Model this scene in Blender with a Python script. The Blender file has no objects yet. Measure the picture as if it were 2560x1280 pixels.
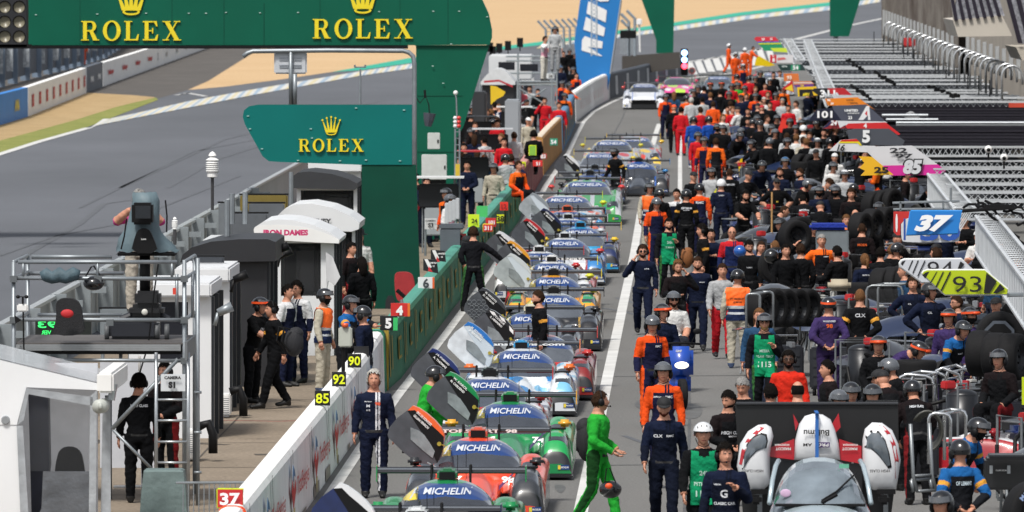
import bpy, bmesh, math, random
import numpy as np
from math import radians as R, sin, cos, pi, sqrt
from mathutils import Vector, Matrix
from mathutils.bvhtree import BVHTree
random.seed(7); np.random.seed(7)
scn = bpy.context.scene
col = scn.collection
# ------------------------------------------------------------ camera, sky, sun, exposure
F, HC, YH, VX = 22000.0, 7.8, -140.0, 1750.0      # focal length and horizon of the view, camera height
cam = bpy.data.objects.new('camera', bpy.data.cameras.new('camera')); col.objects.link(cam)
cam.location = (0, 0, HC); cam.rotation_euler = (R(90), 0, 0)
cam.data.sensor_width = 36; cam.data.lens = 36*F/2560
cam.data.shift_y = -(640-YH)/2560
cam.data.clip_start = 1; cam.data.clip_end = 6000
cam.data.dof.use_dof = True; cam.data.dof.focus_distance = 142; cam.data.dof.aperture_fstop = 7.0
scn.camera = cam
scn.view_settings.view_transform = 'Standard'; scn.view_settings.look = 'None'
scn.view_settings.exposure = 0.70; scn.view_settings.gamma = 1
w = bpy.data.worlds.new('World'); scn.world = w; w.use_nodes = True
nt = w.node_tree; bg = nt.nodes['Background']
sky = nt.nodes.new('ShaderNodeTexSky'); sky.sky_type = 'NISHITA'; sky.sun_disc = False
SUN_EL, SUN_AZ = 58, 205
sky.sun_elevation = R(SUN_EL); sky.sun_rotation = R(SUN_AZ); sky.dust_density = 3; sky.air_density = 1
hs = nt.nodes.new('ShaderNodeHueSaturation'); hs.inputs['Saturation'].default_value = 0.35
nt.links.new(sky.outputs[0], hs.inputs['Color']); nt.links.new(hs.outputs[0], bg.inputs[0]); bg.inputs[1].default_value = 0.095
sl = bpy.data.lights.new('sun', 'SUN'); sl.energy = 2.3; sl.angle = R(10); sl.color = (1, .96, .9)
sun = bpy.data.objects.new('sun', sl); col.objects.link(sun)
_a = R(SUN_AZ); _e = R(SUN_EL)
sd = Vector((sin(_a)*cos(_e), cos(_a)*cos(_e), sin(_e)))   # towards the sun
sun.rotation_euler = sd.to_track_quat('Z', 'Y').to_euler()

# ------------------------------------------------------------ places
def G(x, y, z=0.0):                       # where the view line of (x, y) meets height z
    d = F*(HC-z)/(y-YH); return Vector(((x-1280)*d/F, d, z))
def At(x, y, s):                          # the point of scale s (pixels per metre)
    d = F/s; return Vector(((x-1280)/s, d, HC-(y-YH)/s))
def Ln(U, d, z=0.0):                      # lane coordinates
    return Vector((U+(VX-1280)/F*d, d, z))
LANE = -math.atan((VX-1280)/F)            # heading of the lane

# ------------------------------------------------------------ materials
def lin(h, k=1.0):
    h = h.lstrip('#'); o = []
    for i in (0, 2, 4):
        c = int(h[i:i+2], 16)/255; c = c/12.92 if c <= .04045 else ((c+.055)/1.055)**2.4
        o.append(c*k)
    return tuple(o)
_M = {}
def mat(h, rough=.6, metal=0, k=.8, var=.12, scale=6, bump=0, bscale=60, coat=0, emit=0, alpha=1, trans=0, name=None, spec=.5):
    key = (h, rough, metal, k, var, scale, bump, bscale, coat, emit, alpha, trans, name, spec)
    if key in _M: return _M[key]
    m = bpy.data.materials.new(name or 'surface'); m.use_nodes = True; n = m.node_tree; b = n.nodes['Principled BSDF']
    c = lin(h, k)
    b.inputs['Roughness'].default_value = rough; b.inputs['Metallic'].default_value = metal
    b.inputs['Coat Weight'].default_value = coat; b.inputs['Specular IOR Level'].default_value = spec
    if coat: b.inputs['Coat Roughness'].default_value = .06
    if var or bump:
        tc = n.nodes.new('ShaderNodeTexCoord')
    if var:
        nz = n.nodes.new('ShaderNodeTexNoise'); nz.inputs['Scale'].default_value = scale; nz.inputs['Detail'].default_value = 5
        n.links.new(tc.outputs['Object'], nz.inputs['Vector'])
        mx = n.nodes.new('ShaderNodeMix'); mx.data_type = 'RGBA'
        mx.inputs[6].default_value = (*[v*(1-var*1.6) for v in c], 1); mx.inputs[7].default_value = (*[min(1, v*(1+var*1.2)) for v in c], 1)
        n.links.new(nz.outputs[0], mx.inputs[0]); n.links.new(mx.outputs[2], b.inputs['Base Color'])
    else: b.inputs['Base Color'].default_value = (*c, 1)
    if bump:
        nb = n.nodes.new('ShaderNodeTexNoise'); nb.inputs['Scale'].default_value = bscale; nb.inputs['Detail'].default_value = 4
        n.links.new(tc.outputs['Object'], nb.inputs['Vector'])
        bp = n.nodes.new('ShaderNodeBump'); bp.inputs['Strength'].default_value = bump; bp.inputs['Distance'].default_value = .02
        n.links.new(nb.outputs[0], bp.inputs['Height']); n.links.new(bp.outputs[0], b.inputs['Normal'])
    if emit:
        b.inputs['Emission Color'].default_value = (*lin(h), 1); b.inputs['Emission Strength'].default_value = emit
    b.inputs['Alpha'].default_value = alpha
    if trans: b.inputs['Transmission Weight'].default_value = trans
    _M[key] = m; return m
def paint(h, k=.8): return mat(h, .32, 0, k, .05, 3, coat=.6)
def cloth(h, k=.8): return mat(h, .9, 0, k, .2, 9, bump=.7, bscale=22, spec=.12)
def metal(h='#b9bec2', r=.38): return mat(h, r, .75, .8, .12, 8)
BLK = mat('#0a0a0c', .55, 0, 1, .2, 10, spec=.25)
RUB = mat('#121214', .8, 0, 1, .25, 14, bump=.2, spec=.25)
CARB = mat('#17181b', .28, 0, 1, .2, 20, coat=.5)
WHT = mat('#f2f2f0', .5, 0, .8, .08, 2)
WALLW = mat('#f2f2f0', .7, 0, .88, .12, 1.7, bump=.15, name='white_wall_paint')
SIL = metal()
GALV = mat('#9aa1a6', .45, .55, .8, .2, 5)
CHROME = mat('#d8dadc', .15, .9, .9, .05)
SKIN = mat('#c98f74', .6, 0, .8, .12, 12); SKIN2 = mat('#b07a5e', .6, 0, .8, .12, 12); SKIN3 = mat('#5a3a28', .6, 0, .8, .12, 12)
VINYL = mat('#d7dbe0', .05, 0, .8, 0, alpha=.018, name='clear_vinyl')
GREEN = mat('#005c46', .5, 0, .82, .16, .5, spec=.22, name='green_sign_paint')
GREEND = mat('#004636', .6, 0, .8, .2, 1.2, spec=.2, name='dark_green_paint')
TEALS = mat('#006e69', .5, 0, .82, .12, .6, spec=.22, name='teal_sign_paint')
YEL = mat('#ead41c', .5, 0, .85, .05)

# ------------------------------------------------------------ mesh helpers
class MB:
    def __init__(s): s.v = []; s.f = []; s.m = []
    def add(s, V, Fc, m=0, M=None):
        o = len(s.v)
        for p in V:
            p = Vector(p); s.v.append(M @ p if M else p)
        for q in Fc: s.f.append([o+i for i in q]); s.m.append(m)
        return s
    def box(s, c, size, m=0, rot=None):
        x, y, z = [a/2 for a in size]
        V = [(-x,-y,-z),(x,-y,-z),(x,y,-z),(-x,y,-z),(-x,-y,z),(x,-y,z),(x,y,z),(-x,y,z)]
        M = Matrix.Translation(c)
        if rot: M = M @ (rot if isinstance(rot, Matrix) else Matrix.Rotation(rot, 4, 'Z'))
        return s.add(V, [(0,3,2,1),(4,5,6,7),(0,1,5,4),(1,2,6,5),(2,3,7,6),(3,0,4,7)], m, M)
    def bbox(s, c, size, b=.02, m=0, rot=None):     # bevelled box
        x, y, z = [a/2 for a in size]; b = min(b, x*.9, y*.9, z*.9); V = []; 
        bm = bmesh.new(); bmesh.ops.create_cube(bm, size=1)
        for v in bm.verts: v.co = Vector((v.co.x*2*x, v.co.y*2*y, v.co.z*2*z))
        bmesh.ops.bevel(bm, geom=bm.edges[:], offset=b, segments=2, affect='EDGES')
        M = Matrix.Translation(c)
        if rot: M = M @ (rot if isinstance(rot, Matrix) else Matrix.Rotation(rot, 4, 'Z'))
        s.add([v.co.copy() for v in bm.verts], [[v.index for v in f.verts] for f in bm.faces], m, M); bm.free(); return s
    def tube(s, P, r, n=8, m=0, flat=1.0, up=None):
        P = [Vector(p) for p in P]; k = len(P)
        if not hasattr(r, '__len__'): r = [r]*k
        rings = []; prev = None
        for i in range(k):
            t = (P[min(i+1, k-1)]-P[max(i-1, 0)])
            if t.length < 1e-9: t = Vector((0,0,1))
            t.normalize()
            if prev is None:
                a = Vector(up) if up else (Vector((0,0,1)) if abs(t.z) < .9 else Vector((1,0,0)))
            else: a = prev
            u = (a - t*a.dot(t)); u.normalize(); prev = u; w_ = t.cross(u)
            rings.append([P[i]+(u*cos(2*pi*j/n)*flat+w_*sin(2*pi*j/n))*r[i] for j in range(n)])
        V = [q for g in rings for q in g]; Fc = []
        for i in range(k-1):
            for j in range(n): Fc.append((i*n+j, i*n+(j+1)%n, (i+1)*n+(j+1)%n, (i+1)*n+j))
        Fc.append(tuple(reversed(range(n)))); Fc.append(tuple(range((k-1)*n, k*n)))
        return s.add(V, Fc, m)
    def prism(s, pts, depth, M=None, m=0, mside=None):   # pts in the x-z plane, depth along +y
        n = len(pts)
        if sum(pts[i][0]*pts[(i+1)%n][1]-pts[(i+1)%n][0]*pts[i][1] for i in range(n)) < 0: pts = pts[::-1]
        V = [(x, 0, z) for x, z in pts]+[(x, depth, z) for x, z in pts]
        s.add(V, [tuple(range(n))], m, M)
        s.add(V, [tuple(reversed(range(n, 2*n)))]+[(i, i+n, (i+1)%n+n, (i+1)%n) for i in range(n)], m if mside is None else mside, M); return s
    def ell(s, c, r, m=0, n=14, k=9, M=None):
        V = []; Fc = []
        for i in range(k+1):
            a = pi*i/k
            for j in range(n):
                b = 2*pi*j/n; V.append((c[0]+r[0]*sin(a)*cos(b), c[1]+r[1]*sin(a)*sin(b), c[2]+r[2]*cos(a)))
        for i in range(k):
            for j in range(n): Fc.append((i*n+j, (i+1)*n+j, (i+1)*n+(j+1)%n, i*n+(j+1)%n))
        return s.add(V, Fc, m, M)
    def lathe(s, prof, m=0, n=24, M=None, ms=None):       # profile (r, h) about local y axis
        V = []; k = len(prof)
        for r, h in prof:
            for j in range(n): V.append((r*cos(2*pi*j/n), h, r*sin(2*pi*j/n)))
        for i in range(k-1):
            s.add(V, [], 0) if False else None
        o = len(s.v)
        for p in V: p = Vector(p); s.v.append(M @ p if M else p)
        for i in range(k-1):
            for j in range(n):
                s.f.append([o+i*n+j, o+i*n+(j+1)%n, o+(i+1)*n+(j+1)%n, o+(i+1)*n+j]); s.m.append(ms[i] if ms else m)
        return s
    def mesh(s, name, mats, smooth=False):
        me = bpy.data.meshes.new(name); me.from_pydata([tuple(v) for v in s.v], [], s.f)
        for m in (mats if isinstance(mats, (list, tuple)) else [mats]): me.materials.append(m)
        me.polygons.foreach_set('material_index', s.m)
        if smooth: me.polygons.foreach_set('use_smooth', [True]*len(s.f))
        me.update(); return me
    def build(s, name, mats, parent=None, world=True, smooth=False, label=None, cat=None, group=None, kind=None, auto=None):
        loc = Vector((0,0,0))
        if world:
            if parent is not None: loc = parent.location.copy()
            elif kind != 'structure' or True:
                A = np.array([tuple(v) for v in s.v]); loc = Vector(((A[:,0].min()+A[:,0].max())/2, (A[:,1].min()+A[:,1].max())/2, A[:,2].min()))
            s.v = [v-loc for v in s.v]
        o = bpy.data.objects.new(name, s.mesh(name, mats, smooth)); col.objects.link(o)
        if auto: o.data.set_sharp_from_angle(angle=R(auto))
        if parent is not None: o.parent = parent
        elif world: o.location = loc
        tag(o, label, cat, group, kind); return o
def tag(o, label=None, cat=None, group=None, kind=None):
    if label: o['label'] = label
    if cat: o['category'] = cat
    if group: o['group'] = group
    if kind: o['kind'] = kind
    return o
def thing(name, label, cat, loc=(0,0,0), rz=0, group=None, kind=None):
    o = bpy.data.objects.new(name, None); col.objects.link(o); o.location = loc; o.rotation_euler = (0,0,rz)
    o.empty_display_size = .1
    return tag(o, label, cat, group, kind)
def copy_tree(o, parent=None):
    c = o.copy(); col.objects.link(c); c.parent = parent
    for ch in list(o.children): copy_tree(ch, c)
    return c
def sheet(name, pts, z, m, world_pts=False, label=None):
    P = [p if world_pts else G(*p) for p in pts]
    b = MB(); b.add([(p.x, p.y, z) for p in P], [tuple(range(len(P)))])
    o = b.build(name, m, kind='structure')
    if o.data.polygons[0].normal.z < 0: o.data.flip_normals()
    return o
def ribbon(b, pts, wd, z, m=0):           # painted line along world points
    P = [Vector(p) for p in pts]; V = []
    for i, p in enumerate(P):
        t = P[min(i+1, len(P)-1)]-P[max(i-1, 0)]; t.z = 0; t.normalize(); nrm = Vector((-t.y, t.x, 0))
        V += [(p.x+nrm.x*wd/2, p.y+nrm.y*wd/2, z), (p.x-nrm.x*wd/2, p.y-nrm.y*wd/2, z)]
    b.add(V, [(2*i, 2*i+1, 2*i+3, 2*i+2) for i in range(len(P)-1)], m)
_T = {}
def textgeo(txt, bold=0.0, shear=0.0):
    key = (txt, bold, shear)
    if key in _T: return _T[key]
    cu = bpy.data.curves.new('t', 'FONT'); cu.body = txt; cu.size = 1; cu.offset = bold; cu.shear = shear; cu.resolution_u = 3
    ob = bpy.data.objects.new('t', cu); col.objects.link(ob)
    me = bpy.data.meshes.new_from_object(ob.evaluated_get(bpy.context.evaluated_depsgraph_get()))
    V = np.array([tuple(v.co) for v in me.vertices]).reshape(-1, 3); Fc = [tuple(p.vertices) for p in me.polygons]
    bpy.data.objects.remove(ob); bpy.data.curves.remove(cu); bpy.data.meshes.remove(me)
    if len(V):
        V[:,0] -= V[:,0].min(); V[:,1] -= V[:,1].min(); W = V[:,0].max(); H = V[:,1].max()
    else: W = H = 1
    _T[key] = (V, Fc, W, H); return _T[key]
def text(b, txt, M, height=None, width=None, m=0, bold=.02, shear=0, bvh=None, off=.006, align='C'):
    # text in the local x-z plane of M, facing -y; centred (or left aligned) at M's origin
    V, Fc, W, H = textgeo(txt, bold, shear)
    if not len(V): return
    sy = height/H if height else None; sx = width/W if width else None
    if sy is None: sy = sx
    if sx is None: sx = sy
    P = []
    dr = (M.to_3x3() @ Vector((0,1,0))).normalized()
    for v in V:
        x = (v[0]-(W/2 if align == 'C' else 0))*sx; z = (v[1]-H/2)*sy
        p = M @ Vector((x, 0, z))
        if bvh:
            h = bvh.ray_cast(p-dr*1.5, dr)
            if h[0] is not None: p = h[0]-dr*off
        P.append(p)
    b.add(P, Fc, m)
def curve2(pts, n=6):                      # round a closed polygon a little (Chaikin)
    for _ in range(n):
        q = []
        for i in range(len(pts)):
            a = pts[i]; c = pts[(i+1) % len(pts)]
            q += [(a[0]*.75+c[0]*.25, a[1]*.75+c[1]*.25), (a[0]*.25+c[0]*.75, a[1]*.25+c[1]*.75)]
        pts = q
    return pts
def pxpoly(pts, s, ref):                   # pixel outline to metres round a reference pixel
    return [((x-ref[0])/s, -(y-ref[1])/s) for x, y in pts]
def T(p, rz=0): return Matrix.Translation(p) @ Matrix.Rotation(rz, 4, 'Z')
# ------------------------------------------------------------ ground
def ground_mat(name, c1, c2, sc=.35, streak=0, bump=.3, grain=60, k=.8, rough=.85, gv=.5):
    m = bpy.data.materials.new(name); m.use_nodes = True; n = m.node_tree; b = n.nodes['Principled BSDF']
    tc = n.nodes.new('ShaderNodeTexCoord'); mp = n.nodes.new('ShaderNodeMapping')
    n.links.new(tc.outputs['Object'], mp.inputs[0])
    if streak: mp.inputs['Scale'].default_value = (1, streak, 1); mp.inputs['Rotation'].default_value = (0,0,R(0))
    n1 = n.nodes.new('ShaderNodeTexNoise'); n1.inputs['Scale'].default_value = sc; n1.inputs['Detail'].default_value = 8; n1.inputs['Roughness'].default_value = .65
    n.links.new(mp.outputs[0], n1.inputs['Vector'])
    n2 = n.nodes.new('ShaderNodeTexNoise'); n2.inputs['Scale'].default_value = grain; n2.inputs['Detail'].default_value = 3
    n.links.new(tc.outputs['Object'], n2.inputs['Vector'])
    cr = n.nodes.new('ShaderNodeValToRGB'); cr.color_ramp.elements[0].position = .3; cr.color_ramp.elements[1].position = .7
    cr.color_ramp.elements[0].color = (*lin(c1, k), 1); cr.color_ramp.elements[1].color = (*lin(c2, k), 1)
    n.links.new(n1.outputs[0], cr.inputs[0])
    mx = n.nodes.new('ShaderNodeMix'); mx.data_type = 'RGBA'; mx.blend_type = 'OVERLAY'; mx.inputs[0].default_value = gv
    n.links.new(cr.outputs[0], mx.inputs[6]); n.links.new(n2.outputs[0], mx.inputs[7]); n.links.new(mx.outputs[2], b.inputs['Base Color'])
    b.inputs['Roughness'].default_value = rough; b.inputs['Specular IOR Level'].default_value = .15
    bp = n.nodes.new('ShaderNodeBump'); bp.inputs['Strength'].default_value = bump; bp.inputs['Distance'].default_value = .01
    n.links.new(n2.outputs[0], bp.inputs['Height']); n.links.new(bp.outputs[0], b.inputs['Normal'])
    return m
ASPH = ground_mat('asphalt', '#5f6267', '#6e7177', .06, .35)
ASPH2 = ground_mat('pit_asphalt', '#6c6c6a', '#7b7a78', .35, .15, grain=25)
ASPHD = ground_mat('dark_asphalt', '#55524f', '#6c6864', .3)
GRAV = ground_mat('gravel', '#c6a67c', '#d3b48c', .05, grain=6)
GRASSD = ground_mat('dry_grass', '#a58b62', '#bfa57c', .5, grain=9)
GRASSG = ground_mat('green_grass', '#6f7c3a', '#9b9a58', .5, grain=12)
CONC = ground_mat('walkway_concrete', '#7d7264', '#958878', .5, .6, grain=14, bump=.5)
LINEW = mat('#d9d9d6', .7, 0, .8, .25, 1.2)
sheet('ground', [(-900, -60), (900, -60), (900, 5500), (-900, 5500)] and [Vector(p) for p in ((-1500,-100,0),(1500,-100,0),(1500,5500,0),(-1500,5500,0))], 0, ASPH, True)
Pp = [(763,1420),(763,1280),(866,1122),(950,977),(1151,744),(1217,641),(1320,506),(1405,381),(1440,305),(1525,247),(1600,226),(1720,190)]
sheet('pit_lane', [Ln(-5.4,60)]+[G(*p) for p in Pp[1:]]+[G(1990,150), Ln(9,430), Ln(9,60)], .004, ASPH2, True)
sheet('walkway', [Ln(-5.5,60), Ln(-5.5,360), Ln(-11.8,360), Ln(-11.8,60)], .0045, CONC, True)
sheet('gravel', [(470,225),(520,203),(640,128),(760,60),(840,-30),(900,-80),(2300,-80),(2130,-20),(2071,6),(1849,31),(1686,56),(1600,68),(1339,106),(1220,120),(1025,145),(830,180),(700,199),(560,217)], .004, GRAV)
sheet('runoff_asphalt', [(215,232),(390,165),(525,118),(640,60),(760,60),(640,128),(520,203),(470,225),(400,245),(330,240)], .004, ASPHD)
sheet('service_asphalt', [(-300,330),(-300,250),(0,190),(240,130),(380,60),(640,60),(525,118),(390,165),(217,232),(70,292),(0,308)], .004, ASPHD)
sheet('dry_grass', [(-260,420),(-200,340),(0,306),(217,232),(330,238),(385,243),(395,250),(230,305),(80,352),(0,378)], .008, GRASSD)
sheet('green_grass', [(-200,440),(0,384),(100,352),(225,316),(395,250),(390,244),(290,268),(190,300),(100,325),(0,352),(-200,410)], .012, GRASSG)
TEALG = mat('#1fae92', .7, 0, .8, .2, .3)
sheet('green_run_off_paint', [(830,180),(1025,145),(1220,120),(1339,106),(1600,68),(1686,56),(1849,31),(2071,6),(2190,-12),(2220,-12),(2075,14),(1852,39),(1690,64),(1600,77),(1340,114),(1220,128),(1025,158),(900,176)], .008, TEALG)
def kerb(lo, hi, n, name='kerb'):
    b = MB()
    def P(c, t):
        t *= len(c)-1; i = min(int(t), len(c)-2); u = t-i
        return G(c[i][0]*(1-u)+c[i+1][0]*u, c[i][1]*(1-u)+c[i+1][1]*u)
    for i in range(n):
        a, c_ = i/n, (i+1)/n; sh = .012
        q = [P(lo, a), P(lo, c_), P(hi, min(1, c_+sh)), P(hi, min(1, a+sh))]
        b.add([(p.x, p.y, .02) for p in q], [(0,1,2,3)], [0,1,2,1][i % 4])
    o = b.build(name, [mat('#d9cda6', .7, 0, .8, .25, 1), mat('#d6d5cf', .7, 0, .8, .25, 1), mat('#9fb4c6', .7, 0, .8, .25, 1)], kind='structure'); return o
kerb([(240,315),(300,303),(460,272),(640,237),(900,190),(1027,172),(1200,150)], [(275,297),(330,286),(480,252),(640,223),(900,179),(1027,160),(1200,140)], 110)
kerb([(1340,122),(1600,88),(1700,75),(1860,50),(2080,25),(2200,5)], [(1340,115),(1600,79),(1690,66),(1852,41),(2075,15),(2200,-6)], 90)
b = MB()
b.add([(p.x,p.y,.018) for p in (G(222,323),G(240,315.5),G(275,297.5),G(258,298))], [(0,1,2,3)])
ribbon(b, [G(-200,452), G(0,386), G(100,354), G(222,320)], .35, .016)
wl = [(700,1420),(797,1280),(900,1124),(993,992),(1041,930),(1110,842),(1165,768),(1233,673),(1286,592),(1339,510),(1366,463),(1419,386),(1443,335),(1459,305),(1485,279),(1525,258),(1562,242),(1640,222)]
ribbon(b, [G(*p) for p in wl], .17, .010)
ribbon(b, [G(*p) for p in [(1420,1440),(1452,1280),(1520,940),(1584,640),(1600,540),(1624,413),(1633,360),(1640,333),(1648,310)]], .2, .010)
ribbon(b, [G(*p) for p in [(1699,520),(1700,475),(1700,377),(1703,340)]], .14, .010)
ribbon(b, [G(1990,98), G(2132,62), G(2231,41), G(2400,5)], .5, .010)
ribbon(b, [G(1700,158), G(1860,134), G(1990,98)], .35, .010)
ribbon(b, [G(1722,196), G(1840,182), G(1930,160)], .3, .010)
for i in range(10): ribbon(b, [G(1735+i*22,186-i*3.2), G(1722+i*22,156-i*4.2)], .45, .010)
ribbon(b, [G(440,238), G(470,233), G(515,241)], .3, .010)
b.build('painted_lines', LINEW, kind='structure')
for k, (P_, c_) in enumerate((([(1460,900),(1500,905),(1490,930),(1455,925)],0),([(1590,1000),(1640,1005),(1635,1030),(1585,1020)],0),([(1380,1210),(1420,1215),(1400,1240)],0),([(1700,1010),(1760,1012),(1750,1050),(1695,1045)],1),([(1560,700),(1575,702),(1572,716),(1556,712)],0),([(1540,560),(1560,560),(1556,575)],0))): sheet('oil_stain', curve2(P_, 2), .0075+.0004*k, mat('#626260' if c_ else '#5b5b5a', .6, 0, .8, .3, 2))
b = MB()
for U in (-3.5, -.2, 1.6): ribbon(b, [Ln(U+.03*math.sin(d*.1), d) for d in range(100, 420, 8)], .05, .0085)
for d in (131,158,186,230,270): ribbon(b, [Ln(-4.9,d), Ln(4,d+1.5)], .12, .0086)
b.build('tar_seams', mat('#565655', .6, 0, .8, .3, 1), kind='structure')
b = MB()   # old tyre marks
for pts, wd in (([(60,640),(200,560),(260,510),(330,500)],.18),([(0,640),(140,590),(300,560),(600,440)],.1),([(420,470),(540,400),(760,330),(1000,300)],.16),([(200,520),(480,380),(900,300)],.12),([(300,470),(560,350),(960,250)],.14),([(1500,770),(1560,780),(1640,800)],.12),([(1540,745),(1600,762),(1680,765)],.1),([(1560,1090),(1640,1120),(1600,1140)],.1)):
    ribbon(b, [G(*p) for p in pts], wd, .008)
b.build('tyre_marks', mat('#5c5f64', .8, 0, .8, .2, .8), kind='structure')
b = MB()
for d in np.arange(118, 250, 6.5): ribbon(b, [Ln(-5.9,d), Ln(-11.5,d)], .05, .009)
for U in (-7.6,-9.4): ribbon(b, [Ln(U,110), Ln(U,250)], .03, .009)
for i in range(22):
    U = random.uniform(-11,-6.2); d = random.uniform(118,170); ribbon(b, [Ln(U,d), Ln(U+random.uniform(.2,.9),d+random.uniform(-.5,.5))], random.uniform(.15,.5), .0092)
b.build('slab_joints', mat('#4f483f', .9, 0, .8, .3, 2), kind='structure')
b = MB(); ribbon(b, [G(x, y) for x, y in ((520,1052),(600,1053),(690,1055),(755,1053))], .045, .012)
b.build('red_ground_line', mat('#c8403a', .7), kind='structure')

# ------------------------------------------------------------ pit wall
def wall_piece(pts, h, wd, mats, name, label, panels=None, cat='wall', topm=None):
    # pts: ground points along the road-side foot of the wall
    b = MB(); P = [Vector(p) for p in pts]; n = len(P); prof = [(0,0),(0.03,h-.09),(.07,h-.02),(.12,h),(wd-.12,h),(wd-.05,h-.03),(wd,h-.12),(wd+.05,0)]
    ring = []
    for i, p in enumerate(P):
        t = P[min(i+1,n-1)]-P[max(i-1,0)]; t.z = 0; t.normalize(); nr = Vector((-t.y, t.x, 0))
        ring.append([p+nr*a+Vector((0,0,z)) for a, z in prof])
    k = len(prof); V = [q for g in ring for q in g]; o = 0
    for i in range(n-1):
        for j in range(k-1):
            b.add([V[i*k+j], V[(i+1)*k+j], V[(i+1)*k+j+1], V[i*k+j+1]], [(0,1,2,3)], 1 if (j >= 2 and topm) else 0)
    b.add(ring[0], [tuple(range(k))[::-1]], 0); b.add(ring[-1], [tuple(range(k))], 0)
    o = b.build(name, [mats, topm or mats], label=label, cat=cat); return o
def along(pts, n): 
    P = [G(*p) for p in pts]; out = []
    for i in range(len(P)-1):
        for j in range(n): out.append(P[i].lerp(P[i+1], j/n))
    out.append(P[-1]); return out
def on_wall(b, pts, z0, z1, t0, t1, m=0, off=.02):      # patch lying on the road side of a wall
    P = pts; L = [0]
    for i in range(1, len(P)): L.append(L[-1]+(P[i]-P[i-1]).length)
    def at(t):
        for i in range(1, len(L)):
            if t <= L[i] or i == len(L)-1:
                u = (t-L[i-1])/(L[i]-L[i-1]); p = P[i-1].lerp(P[i], u); tt = (P[i]-P[i-1]).normalized(); return p, Vector((tt.y, -tt.x, 0)), tt
    a, na, _ = at(t0); c, nc, _ = at(t1)
    o = off
    b.add([a+na*o+Vector((0,0,z0)), c+nc*o+Vector((0,0,z0)), c+nc*(o-.03*(z1-z0))+Vector((0,0,z1)), a+na*(o-.03*(z1-z0))+Vector((0,0,z1))], [(0,1,2,3)], m)
    return at
W1 = [Ln(-5.42,d) for d in (100,106,112,121,128,136,144)]+[Ln(-5.47,152.8)]
wl_ = wall_piece(W1, 1.07, .36, WALLW, 'pit_wall', 'low white concrete pit wall with faded red and blue sponsor lettering in the foreground')
tot = sum((W1[i+1]-W1[i]).length for i in range(len(W1)-1))
LOGR = mat('#cf3a34', .8, 0, .85, .35, 3); LOGB = mat('#5a7fa8', .8, 0, .8, .4, 3); LOGY = mat('#d6c27a', .8)
b = MB()
t = 1.0
def wall_text(b, pts, t, txt, h, z, m=0, bold=.015, adv=None):
    at = on_wall(MB(), pts, 0, 1, 0, .1); p, nn, tt = at(t)
    M = Matrix.Translation(p+nn*.03+Vector((0,0,z))) @ Matrix(((tt.x, -nn.x, 0, 0),(tt.y, -nn.y, 0, 0),(0,0,1,0),(0,0,0,1)))
    text(b, txt, M, height=h, width=adv, m=m, bold=bold, align='L')
    return M
t = 4.0
while t < tot-5:
    M = wall_text(b, W1, t, 'TotalEnergies', .34, .5, 0, .01, 3.6)
    b.prism([(-1.5,.05),(-1.0,-.22),(-.3,.02),(-.5,.16),(-.95,.02),(-1.3,.2)], .004, M, 0)
    b.prism([(-1.3,.16),(-1.2,.4),(-.7,.3),(-.5,.2),(-.9,.24)], .004, M, 1)
    b.prism([(-1.1,-.2),(-.8,-.42),(-.6,-.2)], .004, M, 2)
    t += 6.9
b.build('wall_lettering', [LOGR, LOGB, LOGY], wl_)
t = 6.
while t < tot-1:
    b = MB(); on_wall(b, W1, .35, 1.06, t, t+.12, 0, .014); b.build('wall_joint', mat('#55534f', .8), wl_); t += 5.6
b = MB()
for i in range(26): t = random.uniform(2, tot-3); on_wall(b, W1, .02, random.uniform(.06,.2), t, t+random.uniform(.3,1.8), 0, .011)
b.build('grime', mat('#a39c8f', .9, 0, .8, .4, 3), wl_)
b = MB()
for x, y in ((640,1090),(612,1128)): pass
W1e = along([(600,1500),(672,1330)], 1)
wall_piece([G(610,1500), G(716,1330)], .82, .36, WALLW, 'pit_wall', 'shorter white wall end with rounded top at bottom edge beside the red 37 board')
W2 = [Ln(-5.47,153.2)]+[Ln(-5.36+.003*(d-160),d) for d in range(158,252,6)]+[G(1306,527)]
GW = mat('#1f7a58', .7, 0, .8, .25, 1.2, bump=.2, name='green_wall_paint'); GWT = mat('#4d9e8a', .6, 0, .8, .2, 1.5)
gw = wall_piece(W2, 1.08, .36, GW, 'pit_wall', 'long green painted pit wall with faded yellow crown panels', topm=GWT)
b = MB(); tt_ = sum((W2[i+1]-W2[i]).length for i in range(len(W2)-1)); t = 1.2; k = 0
YF = mat('#b8a53c', .8, 0, .7, .5, 4)
while t < tt_-1:
    if k % 2: on_wall(b, W2, .38, .78, t, t+1.1, 0, .012); on_wall(b, W2, .44, .72, t+.25, t+.85, 1, .018)
    else: on_wall(b, W2, .2, .95, t, t+.25, 0, .012); on_wall(b, W2, .3, .9, t+.7, t+.95, 0, .012)
    t += 2.7; k += 1
b.build('faded_panel', [YF, GW], gw)
b = MB(); b.box(G(950,977)+Vector((-.1,.1,.54)), (.5,.1,1.1)); b.build('joint_strip', mat('#c0a23c', .8, 0, .7, .5, 4), gw)
def seg(px, h, m, label, extra=None, top=None):
    W = along(px, 3); o = wall_piece(W, h, .36, m, 'pit_wall', label, topm=top)
    return o, W, sum((W[i+1]-W[i]).length for i in range(len(W)-1))
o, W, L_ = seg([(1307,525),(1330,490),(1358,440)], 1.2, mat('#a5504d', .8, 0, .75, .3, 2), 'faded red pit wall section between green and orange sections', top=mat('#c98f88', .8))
b = MB()
for i in range(9): on_wall(b, W, .15, .95, 1+i*3.2, 1.5+i*3.2)
b.build('faded_panel', mat('#d9b0a8', .8, 0, .7, .4, 3), o)
o, W, L_ = seg([(1359,438),(1380,410),(1406,379)], 1.3, mat('#c08a44', .8, 0, .75, .35, 1.5), 'faded orange pit wall section beyond the red section', top=mat('#e0d2bd', .8))
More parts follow.
